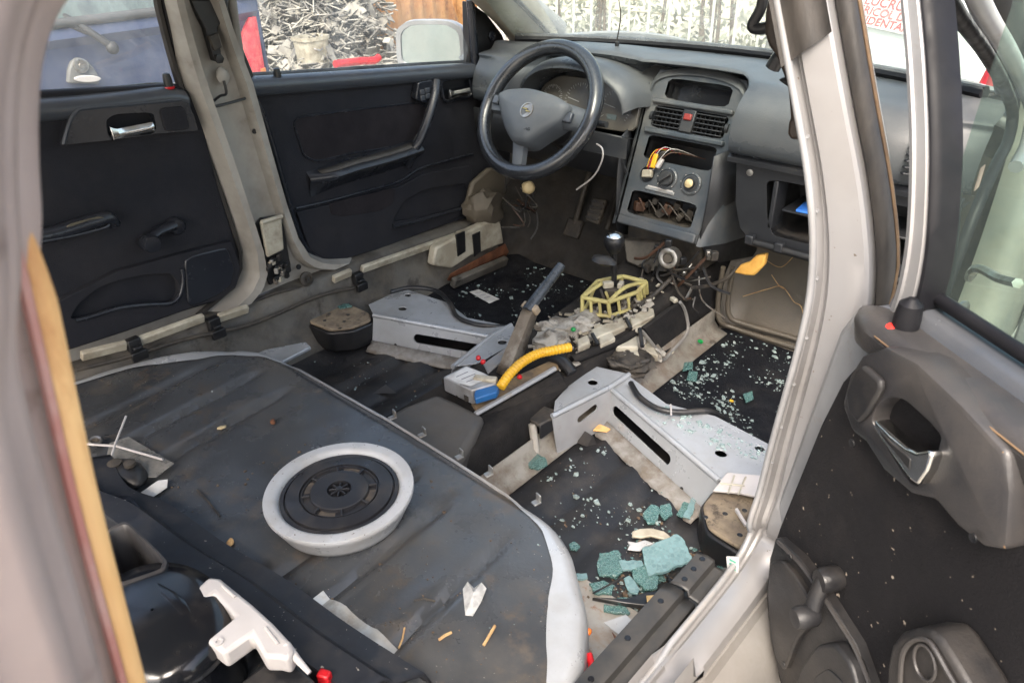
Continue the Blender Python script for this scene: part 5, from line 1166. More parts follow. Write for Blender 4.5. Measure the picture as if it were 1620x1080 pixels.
# thin brown wires over the toe carpet
for pts in ([(1215, 412), (1240, 424), (1265, 402), (1275, 400)], [(1180, 470), (1220, 458), (1242, 455), (1260, 478), (1272, 487), (1278, 520)], [(1225, 436), (1236, 452), (1244, 458)]):
    q = [onp(x, y, (0, .895, .33), V((0, -.86, .51)))+V((0, -.02, .01)) for x, y in pts]
    cab('thin_wire', q, .0011, straw, car, n=5)
tube('wire_end', [onp(1274, 486, (0, .85, .38), V((0, -.86, .51))), onp(1292, 464, (0, .83, .38), V((0, -.86, .51)))], .0045, blackp, car, n=6)
# handbrake
hb = part_root('handbrake_lever', car, (-.03, .16, .375))
p0, p1, p2 = X_(797, 592, -.02), X_(838, 486, -.03), X_(888, 420, -.03)
D = (p2-p1).normalized()
rows = []
for k in range(7):
    t = k/6; p = p0.lerp(p1, t); w_ = lerp(.016, .014, t); d_ = lerp(.030, .018, t); bk = V((0, 1, -.35)).normalized()
    rows.append([p+V((-w_, 0, 0))+bk*d_, p+V((-w_, 0, 0))-bk*d_*.3, p+V((w_, 0, 0))-bk*d_*.3, p+V((w_, 0, 0))+bk*d_])
loft('lever_channel', rows, mat('dirty grey lever', (.17, .145, .115), .6, .2, c2=(.10, .08, .06), s=30, c3=(.25, .23, .2), s3=20), hb, solid=.003)
tube('lever_tube', [p1-D*.01, p2], lambda t: .0135 if t < .97 else .011, mat('worn grey grip', (.05, .058, .068), .3, c2=(.03, .035, .04), s=26), hb, n=14)
box('lever_collar', p1+V((0, .004, -.004)), (.042, .022, .018), mat('tan collar', (.30, .24, .17), .6), hb, frame((1, 0, 0), D), bevel=.004)
lathe('lever_pivot', p0+V((.016, 0, .01)), (1, 0, 0), [(.014, 0), (.014, .006), (.003, .007)], steel, hb, n=14)
plate('quadrant', [Z_(772, 590, .38), Z_(812, 556, .385), Z_(806, 545, .385), Z_(764, 575, .38)], [], (0, 0, -.008), silver, hb, bevel=.002)

# torn insulation and clutter along the tunnel: too small to pick apart
rnd = random.Random(21)
for nm_, m_, n_ in (('insulation_scraps', foam_m, 110), ('torn_trim_scraps', dirtyblack, 110), ('pale_scraps', cream, 60), ('metal_scraps', steel, 20)):
    P_ = []
    for k in range(n_):
        t = rnd.random(); c = Z_(lerp(845, 1045, t)+rnd.gauss(0, 12), lerp(548, 500, t)+rnd.gauss(0, 18), .385+.01*rnd.random()); c.z = tz(c.y)+rnd.uniform(.0, .012) if abs(c.x) < .09 else max(.30, .372-abs(c.x)*.25)
        s = rnd.uniform(.006, .020); P_.append(box_vf(c, (s, s*rnd.uniform(.3, .9), s*rnd.uniform(.15, .5)), frame((rnd.uniform(-1, 1), rnd.uniform(-1, 1), rnd.uniform(-.5, .5)), (rnd.uniform(-.4, .4), rnd.uniform(-.4, .4), 1))))
    v, f = merge(P_); tag(ob(nm_, v, f, m_, car), kind='stuff')
# ================================================================== LOOSE THINGS IN THE CAR
def on_pan(px, py, up=0): q = Z_(px, py, .448); q.z = pan_z(q.x, q.y)+up; return q
# round white tub with ribbed lid
dc = V((.134, -.392, 0)); dc.z = pan_z(dc.x, dc.y)+.001
tub = thing('round_tub', 'round grubby white tub with a ribbed black lid on the seat pan', 'tub', dc)
lathe('tub_body', dc, (0, 0, 1), [(.094, 0), (.099, .002), (.1025, .010), (.1135, .034), (.1165, .040), (.1172, .045), (.1160, .0475), (.1030, .0480), (.0985, .0470), (.0950, .0435), (.0935, .038), (.091, .037)], ring_white, tub, n=72, ang=50)
lt = dc+V((0, 0, .0365))
lid = lathe('lid', lt, (0, 0, 1), [(.0925, 0), (.0925, .004), (.0865, .0045), (.0855, .0015), (.0842, .0015), (.0832, .0065), (.0818, .007), (.0625, .008), (.0615, .0035), (.0600, .0035), (.0590, .0068), (.0580, .0068), (.0570, .0035), (.0465, .0035), (.0455, .0085), (.0440, .0095), (.0200, .0105), (.0190, .0105), (.0182, .002), (.002, .002)], lid_m, tub, n=72, ang=30)
for k in range(8):
    a = 2*math.pi*k/8+.2; M = rotz(a)
    box('lid_rib', lt+M @ V((.0518, 0, .0058)), (.0125, .0032, .005), lid_m, lid, M, bevel=.0005)
for k in range(8):
    a0 = 2*math.pi*k/8+.3; rows = []
    for i in range(7):
        a = a0+(.50)*i/6; c, s = math.cos(a), math.sin(a); rows.append([lt+V((c*.047, s*.047, .0040)), lt+V((c*.0565, s*.0565, .0040))])
    if k % 2 == 0: loft('mud_arc', rows, lid_tan, lid)
for k in range(8):
    a = 2*math.pi*k/8; M = rotz(a); box('vent_spoke', lt+M @ V((.008, 0, .0075)), (.016, .0022, .006), lid_m, lid, M, bevel=.0005)
lathe('lid_hub', lt+V((0, 0, .003)), (0, 0, 1), [(.005, 0), (.005, .0085), (.001, .009)], lid_m, lid, n=14)

# long black plastic beam lying across the back of the pan
bp = [(150, 735), (175, 785), (240, 815), (330, 880), (420, 935), (520, 1010), (640, 1090)]
rows = []
for i, p in enumerate(smooth_path([Z_(x, y, .47) for x, y in bp], 6)):
    d = V((.58, -.10, 0)).normalized(); n = V((.35, .93, 0))
    rows.append([p+n*-.07+V((0, 0, .010)), p+n*-.062+V((0, 0, .035)), p+n*-.02+V((0, 0, .033)), p+n*-.008+V((0, 0, .018)), p+n*.028+V((0, 0, .012)), p+n*.036+V((0, 0, -.012))])
beam = loft('plastic_beam', rows, mat('matt dark plastic', (.012, .013, .017), .5, c2=(.018, .019, .023), s=9, dust=(.10, .085, .07), da=.4, ds=16, dlo=.5, dhi=.8, speck=(.3, .27, .23), sp=.72, ss=150), None, solid=.003, ang=35)
tag(beam, 'long dark plastic trim beam lying across the back of the seat pan', 'trim beam')
# black ducts and housing, bottom left
dz = .56
dt = thing('air_duct', 'black air duct with rectangular mouth beside the orange edged pillar', 'duct', Z_(225, 880, .45))
mo_ = rnd_poly([Z_(168, 838, dz), Z_(200, 822, dz), Z_(268, 888, dz), Z_(262, 905, dz), Z_(190, 930, dz), Z_(150, 915, dz)], .22, 3)
c0 = sum(mo_, V((0, 0, 0)))/len(mo_)
v, f = loft_vf([[c0.lerp(p, .80)+V((0, 0, -.10)) for p in mo_], [c0.lerp(p, .82)+V((0, 0, -.002)) for p in mo_], [c0.lerp(p, .88)+V((0, 0, .003)) for p in mo_], [c0.lerp(p, .97)+V((0, 0, .002)) for p in mo_], [c0.lerp(p, 1.0)+V((0, 0, -.006)) for p in mo_], [c0.lerp(p, .96)+V((0, 0, -.10)) for p in mo_]], True)
ob('duct_mouth', v, f, mat('grey black duct', (.030, .030, .033), .38, c2=(.04, .04, .042), s=12, dust=(.16, .13, .1), da=.4, ds=18), dt, ang=50)
plate('duct_bottom', [c0.lerp(p, .81)+V((0, 0, -.08)) for p in mo_], [], (0, 0, -.003), carpet_br, dt, bevel=0)
hs_ = thing('fan_housing', 'glossy black curved fan housing under the air duct', 'housing', Z_(280, 990, .46))
cx_ = Z_(262, 1010, .52)
prof = [[cx_+V((math.cos(a)*.105*r-.01, math.sin(a)*.08*r, h)) for a in [2*math.pi*k/40 for k in range(40)]] for r, h in ((1, -.09), (1.0, -.02), (1.0, .012), (.98, .026), (.93, .034), (.7, .040), (.3, .044), (.02, .045))]
v, f = loft_vf(prof, True); ob('housing_shell', v, f, gloss, hs_, ang=60)
tube('housing_seam', [p+V((0, 0, .002)) for p in prof[2]]+[prof[2][0]+V((0, 0, .002))], .003, blackp, hs_, n=6)
tube('housing_neck', [Z_(235, 930, .545), Z_(285, 965, .55), Z_(315, 1020, .54)], .016, gloss, hs_, n=10, sm=4)
hx = thing('black_bracket', 'flat black bracket plate with a bright screw beside the clear sheet', 'bracket', Z_(190, 780, .47))
plate('bracket_plate', [Z_(158, 782, .50), Z_(208, 784, .50), Z_(240, 830, .50), Z_(255, 842, .50), Z_(280, 890, .50), Z_(300, 905, .50), Z_(265, 880, .50), Z_(200, 815, .50), Z_(165, 812, .50)], [], (0, 0, -.04), gloss, hx, bevel=.003)
lathe('screw', Z_(196, 793, .5005), (0, 0, 1), [(.003, 0), (.003, .0015), (.001, .002)], white_pl, hx, n=10)
# white moulded bracket
wb = thing('white_bracket', 'white moulded plastic bracket lying on the black housing', 'bracket', Z_(400, 990, .48))
zb_ = .56
arm = [(292, 946), (330, 911), (348, 913), (400, 955), (432, 984), (460, 1014), (466, 1026), (456, 1042), (440, 1038), (418, 1038), (398, 1002), (354, 1033), (326, 1012), (372, 974), (338, 938), (304, 960)]
plate('bracket_arm', [Z_(x, y, zb_) for x, y in arm], [], (0, 0, -.028), white_pl, wb, bevel=.005, seg=3)
for a_, b_ in (((352, 926), (372, 944)), ((420, 992), (440, 1018))): tube('mould_rib', [Z_(*a_, zb_+.001), Z_(*b_, zb_+.001)], .002, white_pl, wb, n=6)
lathe('screw_boss', Z_(346, 1016, zb_-.001), (0, 0, 1), [(.006, 0), (.006, .003), (.003, .003), (.0025, .0005)], white_pl, wb, n=14)
tube('bracket_tail', [Z_(452, 1020, zb_-.004), Z_(470, 1042, zb_-.012), Z_(490, 1064, zb_-.02)], lambda t: .006*(1-.5*t), white_pl, wb, n=8)
bx_ = thing('dark_module', 'dark boxy module propped under the white bracket', 'module', Z_(420, 1060, .46))
plate('module_body', [Z_(380, 1078, .525), Z_(432, 1038, .525), Z_(462, 1040, .525), Z_(500, 1078, .525), Z_(470, 1110, .525), Z_(390, 1110, .525)], [], (0, 0, -.06), blackp, bx_, bevel=.004)
tag(box('red_connector', Z_(515, 1076, .50), (.016, .012, .03), red_pl, None, rotz(.4), bevel=.003), 'small red connector at the bottom edge beside the plastic beam', 'connector')
for i, (px, py, l) in enumerate([(322, 978, 'green bead nearest the white bracket opening, deeper one'), (342, 990, 'green bead just inside the white bracket opening, upper one')]):
    tag(blob('green_bead', Z_(px, py, .515), (.007, .007, .009), green_pl, None, .1, 3, i, lev=2), l, 'bead', 'green beads in the black parts')
# clear plastic sheet, black motor and scrap at the far side
q = [on_pan(175, 705), on_pan(203, 690), on_pan(278, 742), on_pan(250, 764), on_pan(165, 760)]
c_ = sum(q, V((0, 0, 0)))/5
v = [p+V((0, 0, .006+.012*random.random())) for p in q]+[c_+V((0, 0, .016))]
tag(ob('clear_sheet', v, [(i, (i+1) % 5, 5) for i in range(5)], clear_pl, None, solid=.0012, ang=0), 'crumpled clear plastic sheet on the far side of the seat pan', 'plastic sheet')
ms = thing('black_motor', 'small black motor on the clear plastic sheet', 'motor', on_pan(205, 762))
blob('motor_body', on_pan(205, 762, .022), (.045, .028, .020), blackp, ms, .12, 4, 2)
lathe('motor_cap', on_pan(190, 757, .035), (0, 0, 1), [(.012, 0), (.012, .008), (.006, .010), (.001, .010)], dirtyblack, ms, n=14)
lathe('motor_cap', on_pan(215, 760, .038), (0, 0, 1), [(.010, 0), (.010, .006), (.005, .008), (.001, .008)], dirtyblack, ms, n=14)
tag(tube('thin_rod', [on_pan(168, 762, .01), on_pan(188, 722, .03), on_pan(207, 680, .035)], .0022, white_pl, None, n=6), 'thin pale rod standing across the clear sheet', 'rod')
tag(tube('thin_rod', [on_pan(138, 712, .02), on_pan(190, 722, .028), on_pan(262, 740, .02)], .0022, white_pl, None, n=6), 'thin pale rod lying along the clear sheet', 'rod')
tag(lathe('ring_washer', on_pan(153, 704, .012), (.2, .1, 1), [(.011, 0), (.012, .004), (.010, .007), (.006, .006), (.005, 0)], steel, None, n=18), 'small metal ring washer beside the clear sheet', 'washer')
q = [on_pan(224, 782, .004), on_pan(252, 766, .008), on_pan(268, 766, .010), on_pan(266, 776, .006), on_pan(244, 788, .003)]
tag(plate('torn_label', q, [], (0, 0, .0008), paper, None, bevel=0), 'torn white label below the clear plastic sheet', 'label')
# heart shaped scrap of film
q = [on_pan(736, 972, .001), on_pan(732, 930, .003), on_pan(740, 922, .008), on_pan(750, 932, .004), on_pan(762, 926, .008), on_pan(770, 934, .006), on_pan(762, 952, .003), on_pan(748, 974, .002)]
hf = ob('torn_film', q+[on_pan(750, 945, .012)], [(i, (i+1) % 8, 8) for i in range(8)], mat('milky film', (.42, .42, .41), .35, c2=(.28, .28, .27), s=60), None, solid=.001, ang=0)
tag(hf, 'torn milky film scrap on the front of the seat pan', 'film')
# straws, twigs and bits lying on the pan
tw = [(765, 1020, 783, 990, 'straw', 'thick yellow straw lying near the front right of the seat pan'), (694, 1012, 714, 1000, 'straw', 'short brown straw left of the thick yellow straw'), (655, 952, 688, 948, 'twig', 'thin dark twig lying above the short straws'), (630, 1018, 640, 990, 'straw', 'bent brown stalk beside the bare metal patch'), (313, 778, 350, 822, 'twig', 'long dark rod dent of wire left of the round tub')]
for a, b, c, d, nm, lb in tw:
    m_ = straw if nm == 'straw' else dirtyblack
    tag(tube(nm, [on_pan(a, b, .003), on_pan((a+c)/2+1, (b+d)/2, .005), on_pan(c, d, .003)], .0022 if 'thick' in lb else .0014, m_, None, n=6), lb.replace('rod dent of wire', 'rod'), nm)
lf = mat('dry leaf', (.42, .34, .2), .8)
for px, py, m_, lb in ((350, 673, lf, 'pale dry leaf curl on the far half of the seat pan'), (433, 671, rust, 'small red brown chip right of the pale leaf'), (367, 867, orange_strip, 'orange chip of wood near the round tub')):
    tag(blob('chip', on_pan(px, py, .004), (.009, .005, .003), m_, None, .4, 5, px, rotz(px), lev=2), lb, 'chip')
# crumbs nobody could count
def scatter(name, n, place, mts, smin, smax, seed, parent=None, lab=None, flat=.5):
    rnd = random.Random(seed); vs, fs = [], []
    for k in range(n):
        p = place(rnd)
        if p is None: continue
        s = rnd.uniform(smin, smax)*(.38+rnd.random()**4*1.5); m = rnd.choice((4, 5, 5, 6)); a0 = rnd.random()*6.28; b = len(vs)
        tilt = V((rnd.uniform(-.3, .3), rnd.uniform(-.3, .3), 0))
        rim_ = []
        for i in range(m):
            a = a0+2*math.pi*i/m; rr = s*rnd.uniform(.6, 1.15); dx, dy = math.cos(a)*rr, math.sin(a)*rr*rnd.uniform(.55, 1)
            rim_.append(V((dx, dy, dx*tilt.x+dy*tilt.y)))
        h = s*flat
        for q in rim_: vs.append(p+q+V((0, 0, max(0, 0)+h*.05)))
        for q in rim_: vs.append(p+q*.85+V((0, 0, h)))
        fs.append(tuple(b+m+i for i in range(m)))
        for i in range(m): fs.append((b+i, b+(i+1) % m, b+m+(i+1) % m, b+m+i))
    o = ob(name, vs, fs, mts, None, ang=0); tag(o, lab, None, None, 'stuff'); return o
def pan_pt(r, cx=None, sx=None):
    y = -r.uniform(.2, .80); x = r.uniform(-1, 1)*hw(y)*.96
    if (x-dc.x)**2+(y-dc.y)**2 < .122**2: return None
    return V((x, y, pan_z(x, y)))
def pan_front(r):
    y = -r.gauss(.52, .12); x = r.gauss(.38, .12)
    if not (-.85 < y < -.2) or abs(x) > hw(y)*.95 or (x-dc.x)**2+(y-dc.y)**2 < .122**2: return None
    return V((x, y, pan_z(x, y)))
def pan_tub(r):
    a = r.uniform(0, 6.28); d_ = .125+abs(r.gauss(0, .05)); x, y = dc.x+math.cos(a)*d_-.05, dc.y+math.sin(a)*d_-.04
    if (x-dc.x)**2+(y-dc.y)**2 < .122**2 or y > -.2: return None
    return V((x, y, pan_z(x, y)))
scatter('dirt_crumbs', 260, pan_pt, debris_m, .0008, .0018, 1, lab='brown dirt crumbs strewn over the seat pan')
scatter('dirt_crumbs', 600, pan_front, debris_m, .0007, .0015, 2, lab='dense dirt crumbs on the near corner of the seat pan')
scatter('dirt_crumbs', 160, pan_tub, debris_m, .0012, .0030, 3, lab='dirt crumbs gathered beside the round tub')
scatter('pale_grit', 60, pan_pt, crumb_glass, .0008, .0015, 4, lab='pale grit sprinkled on the seat pan')
# broken glass
def fl(x, y): return floor_z(x, y)
def rect_pt(x0, x1, y0, y1, dz=.004, bias=None):
    def g(r):
        x, y = r.uniform(x0, x1), r.uniform(y0, y1)
        if bias and r.random() > bias(x, y): return None
        if 1.7*noise.noise(V((x*11, y*11, 2)))+r.uniform(-.35, .35) < .02: return None
        return V((x, y, fl(x, y)+dz))
    return g
scatter('glass_crumbs', 2800, rect_pt(.20, .60, .39, .82, .008, lambda x, y: .25+.75*math.exp(-((x-.36)/.16)**2-((y-.55)/.14)**2)), crumb_glass, .0022, .0052, 11, lab='broken safety glass crumbs on the black passenger footwell mat')
scatter('glass_crumbs', 480, rect_pt(-.55, -.16, .37, .82, .008), crumb_glass, .0025, .005, 12, lab='broken safety glass crumbs on the driver footwell mat')
scatter('glass_crumbs', 900, rect_pt(.19, .52, -.15, .20, .002, lambda x, y: .35+.65*sstep(.2, .5, x)), crumb_glass, .0025, .006, 13, lab='broken safety glass crumbs in the near rear footwell')
scatter('glass_crumbs', 520, rect_pt(.42, .60, -.14, .18, .003, lambda x, y: math.exp(-((x-.50)/.07)**2-((y+.02)/.10)**2)), shard_m, .003, .009, 14, flat=.22, lab='glass crumbs heaped beside the near sill')
scatter('glass_crumbs', 170, rect_pt(-.55, -.16, -.15, .17, .002), crumb_glass, .0025, .0048, 15, lab='broken safety glass crumbs in the far rear footwell')
scatter('glass_crumbs', 160, lambda r: V((r.uniform(.3, .54), r.uniform(.25, .31), .356)), crumb_glass, .0025, .005, 16, lab='glass crumbs on the near seat crossmember')
scatter('dirt_crumbs', 900, rect_pt(.44, .60, -.18, .20, .001), debris_m, .002, .005, 17, lab='brown dirt in the corner by the near sill')
scatter('dirt_crumbs', 900, rect_pt(-.58, .58, -.16, .20, .001, lambda x, y: 0 if abs(x) < .15 else 1), debris_m, .0012, .003, 18, lab='brown dirt crumbs over the rear footwells')
scatter('dirt_crumbs', 200, lambda r: V((r.uniform(.55, .65), r.uniform(-.5, -.2), .40)), debris_m, .0015, .003, 19, lab='brown dirt in the pocket behind the seat pan rim') if False else None
SEED = [0]
def shard(pts, z, lb, m_=shard_m, th=.005, tilt=(0, 0)):
    q = [Z_(x, y, z) for x, y in pts]; c = sum(q, V((0, 0, 0)))/len(q); SEED[0] += 1; r = random.Random(SEED[0]); jag = []
    for a, b in zip(q, q[1:]+q[:1]):          # ragged broken edge
        n = max(1, int((b-a).length/.007)); d = (b-a).cross(V((0, 0, 1))).normalized()
        for k in range(n): jag.append(a.lerp(b, k/n)+d*(r.uniform(-.0018, .0018) if k else 0))
    jag = [p+V((0, 0, (p.x-c.x)*tilt[0]+(p.y-c.y)*tilt[1])) for p in jag]
    o = plate('glass_shard', jag, [], (0, 0, th), m_, None, bevel=.0005, ang=20); tag(o, lb, 'glass shard', 'larger glass shards in the near rear footwell'); return o
shard([(1015, 872), (1070, 852), (1083, 862), (1095, 888), (1062, 900), (1026, 910)], .292, 'largest pale blue glass shard on top of the glass heap', shard_b, .006, (-.1, .12))
shard([(948, 875), (978, 872), (985, 890), (992, 902), (975, 915), (948, 912), (944, 895)], .280, 'square dark green crazed shard left of the pale blue one', shard_m, .005, (.1, 0))
shard([(1000, 905), (1020, 898), (1030, 910), (1042, 915), (1040, 930), (1020, 932), (1002, 918)], .283, 'green crazed shard below the pale blue one', shard_m, .005, (-.1, .1))
shard([(986, 915), (996, 912), (1012, 935), (1008, 942), (996, 938)], .288, 'narrow sky blue shard between the green crazed shards', shard_b, .004, (.1, .1))
shard([(932, 925), (955, 920), (972, 928), (968, 942), (940, 940)], .282, 'crazed shard at the left end of the glass heap', shard_m)
shard([(955, 958), (990, 962), (997, 972), (975, 972), (955, 968)], .280, 'dark green shard under the black tool', shard_m)
shard([(975, 948), (1020, 948), (1020, 958), (978, 957)], .286, 'strip of crazed glass beside the wooden scale of the tool', shard_m)
shard([(978, 888), (1015, 888), (1018, 900), (985, 904)], .284, 'pale crazed strip behind the square green shard', shard_b, .004)
shard([(1020, 810), (1030, 800), (1042, 804), (1045, 812), (1035, 830), (1024, 830), (1018, 820)], .282, 'crazed shard standing apart above the glass heap', shard_m)
shard([(1044, 802), (1060, 798), (1064, 815), (1052, 824), (1044, 815)], .283, 'small crazed shard beside the one above the heap', shard_m)
shard([(1080, 818), (1095, 788), (1103, 790), (1092, 822)], .284, 'slender pale shard leaning by the sill block', shard_b, .004)
shard([(1070, 815), (1082, 795), (1090, 798), (1080, 820)], .282, 'slim green shard left of the slender pale one', shard_m, .004)
shard([(835, 726), (850, 720), (862, 728), (866, 740), (850, 745), (836, 738)], .284, 'crazed shard by the tunnel flange at the back of the footwell', shard_m, .006, (.2, .1))
shard([(900, 862), (908, 858), (918, 866), (912, 872), (902, 870)], .276, 'small oval green chip alone on the footwell floor', shard_m, .004)
shard([(910, 908), (928, 908), (930, 916), (912, 918)], .278, 'pale oblong chip at the seat pan edge', shard_b, .004)
for pts, lb in (([(1090, 588), (1104, 590), (1102, 604), (1086, 602)], 'teal shard beside the tunnel foot in the passenger footwell'), ([(1175, 625), (1190, 620), (1192, 632), (1180, 638)], 'teal shard in the middle of the passenger footwell mat'), ([(1082, 575), (1096, 574), (1096, 584), (1080, 588)], 'crazed shard against the pale tunnel flange')):
    tag(plate('glass_shard', [Z_(x, y, .276) for x, y in pts], [], (0, 0, .004), shard_m, None, bevel=.0005, ang=20), lb, 'glass shard', 'glass shards on the passenger footwell mat')
tag(plate('glass_shard', [Z_(x, y, .3445) for x, y in ((528, 483), (552, 482), (558, 486), (538, 489))], [], (0, 0, .004), shard_m, None, bevel=.0006), 'green shard lying on the far foam block', 'glass shard')
# torn gloves of white plastic under the big shard
tag(plate('white_scrap', [Z_(x, y, .283) for x, y in ((1000, 843), (1012, 839), (1030, 838), (1050, 843), (1062, 852), (1052, 856), (1030, 850), (1014, 853), (1000, 851))], [], (0, 0, .006), cream, None, bevel=.002), 'curved white plastic scrap behind the big blue shard', 'scrap')
tag(plate('white_scrap', [Z_(x, y, .280) for x, y in ((992, 858), (1006, 860), (1020, 856), (1036, 862), (1022, 866), (1012, 873), (992, 871), (996, 864))], [], (0, 0, .005), ring_white, None, bevel=.002), 'short white plastic scrap left of the big blue shard', 'scrap')
# dark slim tool with wooden scale
tl_ = thing('slim_tool', 'slim black tool with a wooden scale below the glass heap', 'tool', Z_(1010, 955, .278))
plate('tool_body', [Z_(x, y, .284) for x, y in ((936, 950), (990, 952), (1020, 942), (1062, 938), (1066, 960), (1040, 966), (990, 960))], [], (0, 0, .010), blackp, tl_, bevel=.002)
plate('wooden_scale', [Z_(x, y, .2965) for x, y in ((1022, 944), (1058, 940), (1060, 954), (1024, 957))], [], (0, 0, .004), wood, tl_, bevel=.001)
tag(tube('black_rod', [Z_(938, 938, .300), Z_(972, 920, .302), Z_(988, 912, .302)], .0016, blackp, None, n=6), 'thin black rod across the left of the glass heap', 'rod')
cmb = thing('black_comb', 'small black toothed strip at the end of the slim tool', 'toothed strip', Z_(1068, 930, .278))
for k in range(6): box('comb_tooth', Z_(1063+k*1.6, 920+k*5, .292), (.024, .003, .010), blackp, cmb, rotz(-.2), bevel=.0008)
box('comb_spine', Z_(1077, 934, .290), (.006, .030, .010), blackp, cmb, rotz(-.2), bevel=.0008)
# folded grey scrap with orange chip in the footwell
q = [Z_(912, 700, .275), Z_(928, 706, .275), Z_(944, 702, .275), Z_(938, 690, .30), Z_(925, 682, .305)]
tag(ob('grey_scrap', q, [(0, 1, 4), (1, 3, 4), (1, 2, 3)], door_pl, None, solid=.002, ang=0), 'folded grey plastic scrap at the front of the near rear footwell', 'scrap')
tag(plate('orange_chip', [Z_(x, y, .286) for x, y in ((938, 682), (948, 672), (966, 680), (960, 684))], [], (0, 0, .004), orange_strip, None, bevel=.001), 'orange chip beside the folded grey scrap', 'chip')
tag(ob('grey_scrap', [Z_(590, 622, .274), Z_(628, 622, .274), Z_(610, 608, .285), Z_(610, 618, .276)], [(0, 1, 2), (0, 3, 1), (1, 3, 2), (0, 2, 3)], door_pl, None, solid=.001, ang=0), 'triangular grey plastic scrap in the far rear footwell', 'scrap')
# white tile, tag, clips by the near sill
wt = thing('white_tile', 'white ribbed plastic tile on the near seat crossmember end', 'tile', Z_(1165, 768, .358))
plate('tile_base', [Z_(x, y, .357) for x, y in ((1128, 778), (1150, 750), (1215, 756), (1206, 790), (1170, 782))], [], (0, 0, .005), white_pl, wt, bevel=.001)
for a, b in (((1139, 764), (1178, 768)), ((1162, 752), (1152, 780)), ((1180, 754), (1168, 782))): tube('tile_rib', [Z_(*a, .3635), Z_(*b, .3635)], .0018, cream, wt, n=5)
tg = thing('paper_tag', 'white printed paper tag standing on the near sill', 'tag', Z_(1160, 895, .44))
tp_ = [Y_(1149, 880, -.10), Y_(1169, 881, -.10), Y_(1168, 911, -.10), Y_(1151, 904, -.10)]
plate('tag_card', tp_, [], (0, .0012, 0), paper, tg, bevel=0)
for k in range(3): box('tag_print', Y_(1159, 887+k*6, -.1012), (.010, .0006, .003), mat('green ink', (.1, .35, .25), .6) if k == 0 else MATS['green ink'], tg, bevel=0)
tag(blob('orange_clip', Z_(1147, 949, .445), (.007, .006, .006), orange_pl, None, .35, 6, 2, lev=2), 'small orange clip on the near sill', 'clip')
tag(blob('green_clip', Z_(1140, 1001, .436), (.009, .006, .005), green_pl, None, .4, 6, 3, lev=2), 'bright green clip on the near sill edge', 'clip')
tag(tube('red_cable_end', [Z_(932, 1035, .40), Z_(936, 1052, .40), Z_(938, 1068, .40)], .005, red_pl, None, n=8), 'short red cable end behind the seat pan rim', 'cable')
tag(box('orange_bead', Z_(927, 997, .40), (.016, .010, .008), orange_pl, None, rotz(.2), bevel=.003), 'orange bead behind the seat pan rim', 'bead')
tag(plate('rust_flake', [Z_(x, y, .385) for x, y in ((968, 1000), (975, 1008), (990, 1012), (988, 1020), (976, 1018))], [], (0, 0, .002), rust, None, bevel=0), 'red brown rust flake on the white side pocket', 'flake')
tag(plate('pale_sheet', [Z_(x, y, .372) for x, y in ((955, 985), (990, 972), (1018, 1000), (1008, 1028), (985, 1008))], [], (0, 0, .001), silver_clean, None, bevel=0), 'pale metal sheet scrap in the near side pocket', 'scrap')
# card on the driver's mat
cdm = thing('white_card', 'white printed card lying on the driver footwell mat', 'card', Z_(768, 470, .27))
plate('card_sheet', [Z_(x, y, .272) for x, y in ((743, 462), (757, 458), (790, 473), (774, 480))], [], (0, 0, .001), paper, cdm, bevel=0)
for k in range(3): tube('card_line', [Z_(752+k*7, 464+k*3.5, .2738), Z_(762+k*7, 461.5+k*3.6, .2738)], .0012, ink, cdm, n=4)
# airbag control unit, yellow conduit and blue plug on the tunnel
cu_ = thing('control_unit', 'silver boxed control unit with printed label on the tunnel', 'control unit', Z_(745, 612, .385))
top = [Z_(x, y, .425) for x, y in ((701, 596), (737, 577), (768, 590), (786, 600), (786, 606), (746, 617))]
plate('unit_case', top, [], (0, 0, -.036), mat('alloy case', (.42, .42, .43), .4, .6, c2=(.3, .29, .28), s=20), cu_, bevel=.003)
plate('unit_label', [Z_(x, y, .4262) for x, y in ((706, 597), (738, 580), (764, 590), (774, 597), (745, 611), (725, 606))], [], (0, 0, .0006), paper, cu_, bevel=0)
for a, b in (((722, 596), (740, 588)), ((730, 600), (752, 591)), ((738, 604), (758, 596))): tube('label_print', [Z_(*a, .4272), Z_(*b, .4272)], .0012, ink, cu_, n=4)
for px, py in ((704, 604), (740, 632)): lathe('unit_bolt', Z_(px, py, .392), (0, 0, 1), [(.008, 0), (.008, .012), (.003, .013)], dirtyblack, cu_, n=6)
box('plug_shroud', Z_(768, 603, .421), (.05, .016, .022), cream, cu_, rotz(.5), bevel=.003)
bc = thing('blue_plug', 'blue plug between the control unit and yellow conduit', 'plug', Z_(770, 615, .40))
plate('plug_body', [Z_(x, y, .422) for x, y in ((752, 616), (784, 608), (790, 612), (786, 620), (752, 630), (750, 622))], [], (0, 0, -.016), blue_pl, bc, bevel=.003)
tag(tube('yellow_conduit', [Z_(792, 612, .425), Z_(806, 592, .438), Z_(826, 573, .448), Z_(850, 560, .452), Z_(876, 554, .452), Z_(902, 549, .450)], lambda t: .0102*(1+.05*math.sin(t*170)), yellow, None, sm=40, n=12), 'bright yellow wiring conduit curving from the control unit', 'conduit')
for px, py, z, lb in ((757, 566, .425, 'left red fuse clip above the control unit'), (764, 572, .425, 'right red fuse clip above the control unit'), (822, 596, .41, 'lone red clip under the yellow conduit')):
    tag(blob('red_clip', Z_(px, py, z), (.006, .006, .006), red_pl, None, .2, 4, px, lev=2), lb, 'clip', 'red clips on the tunnel')
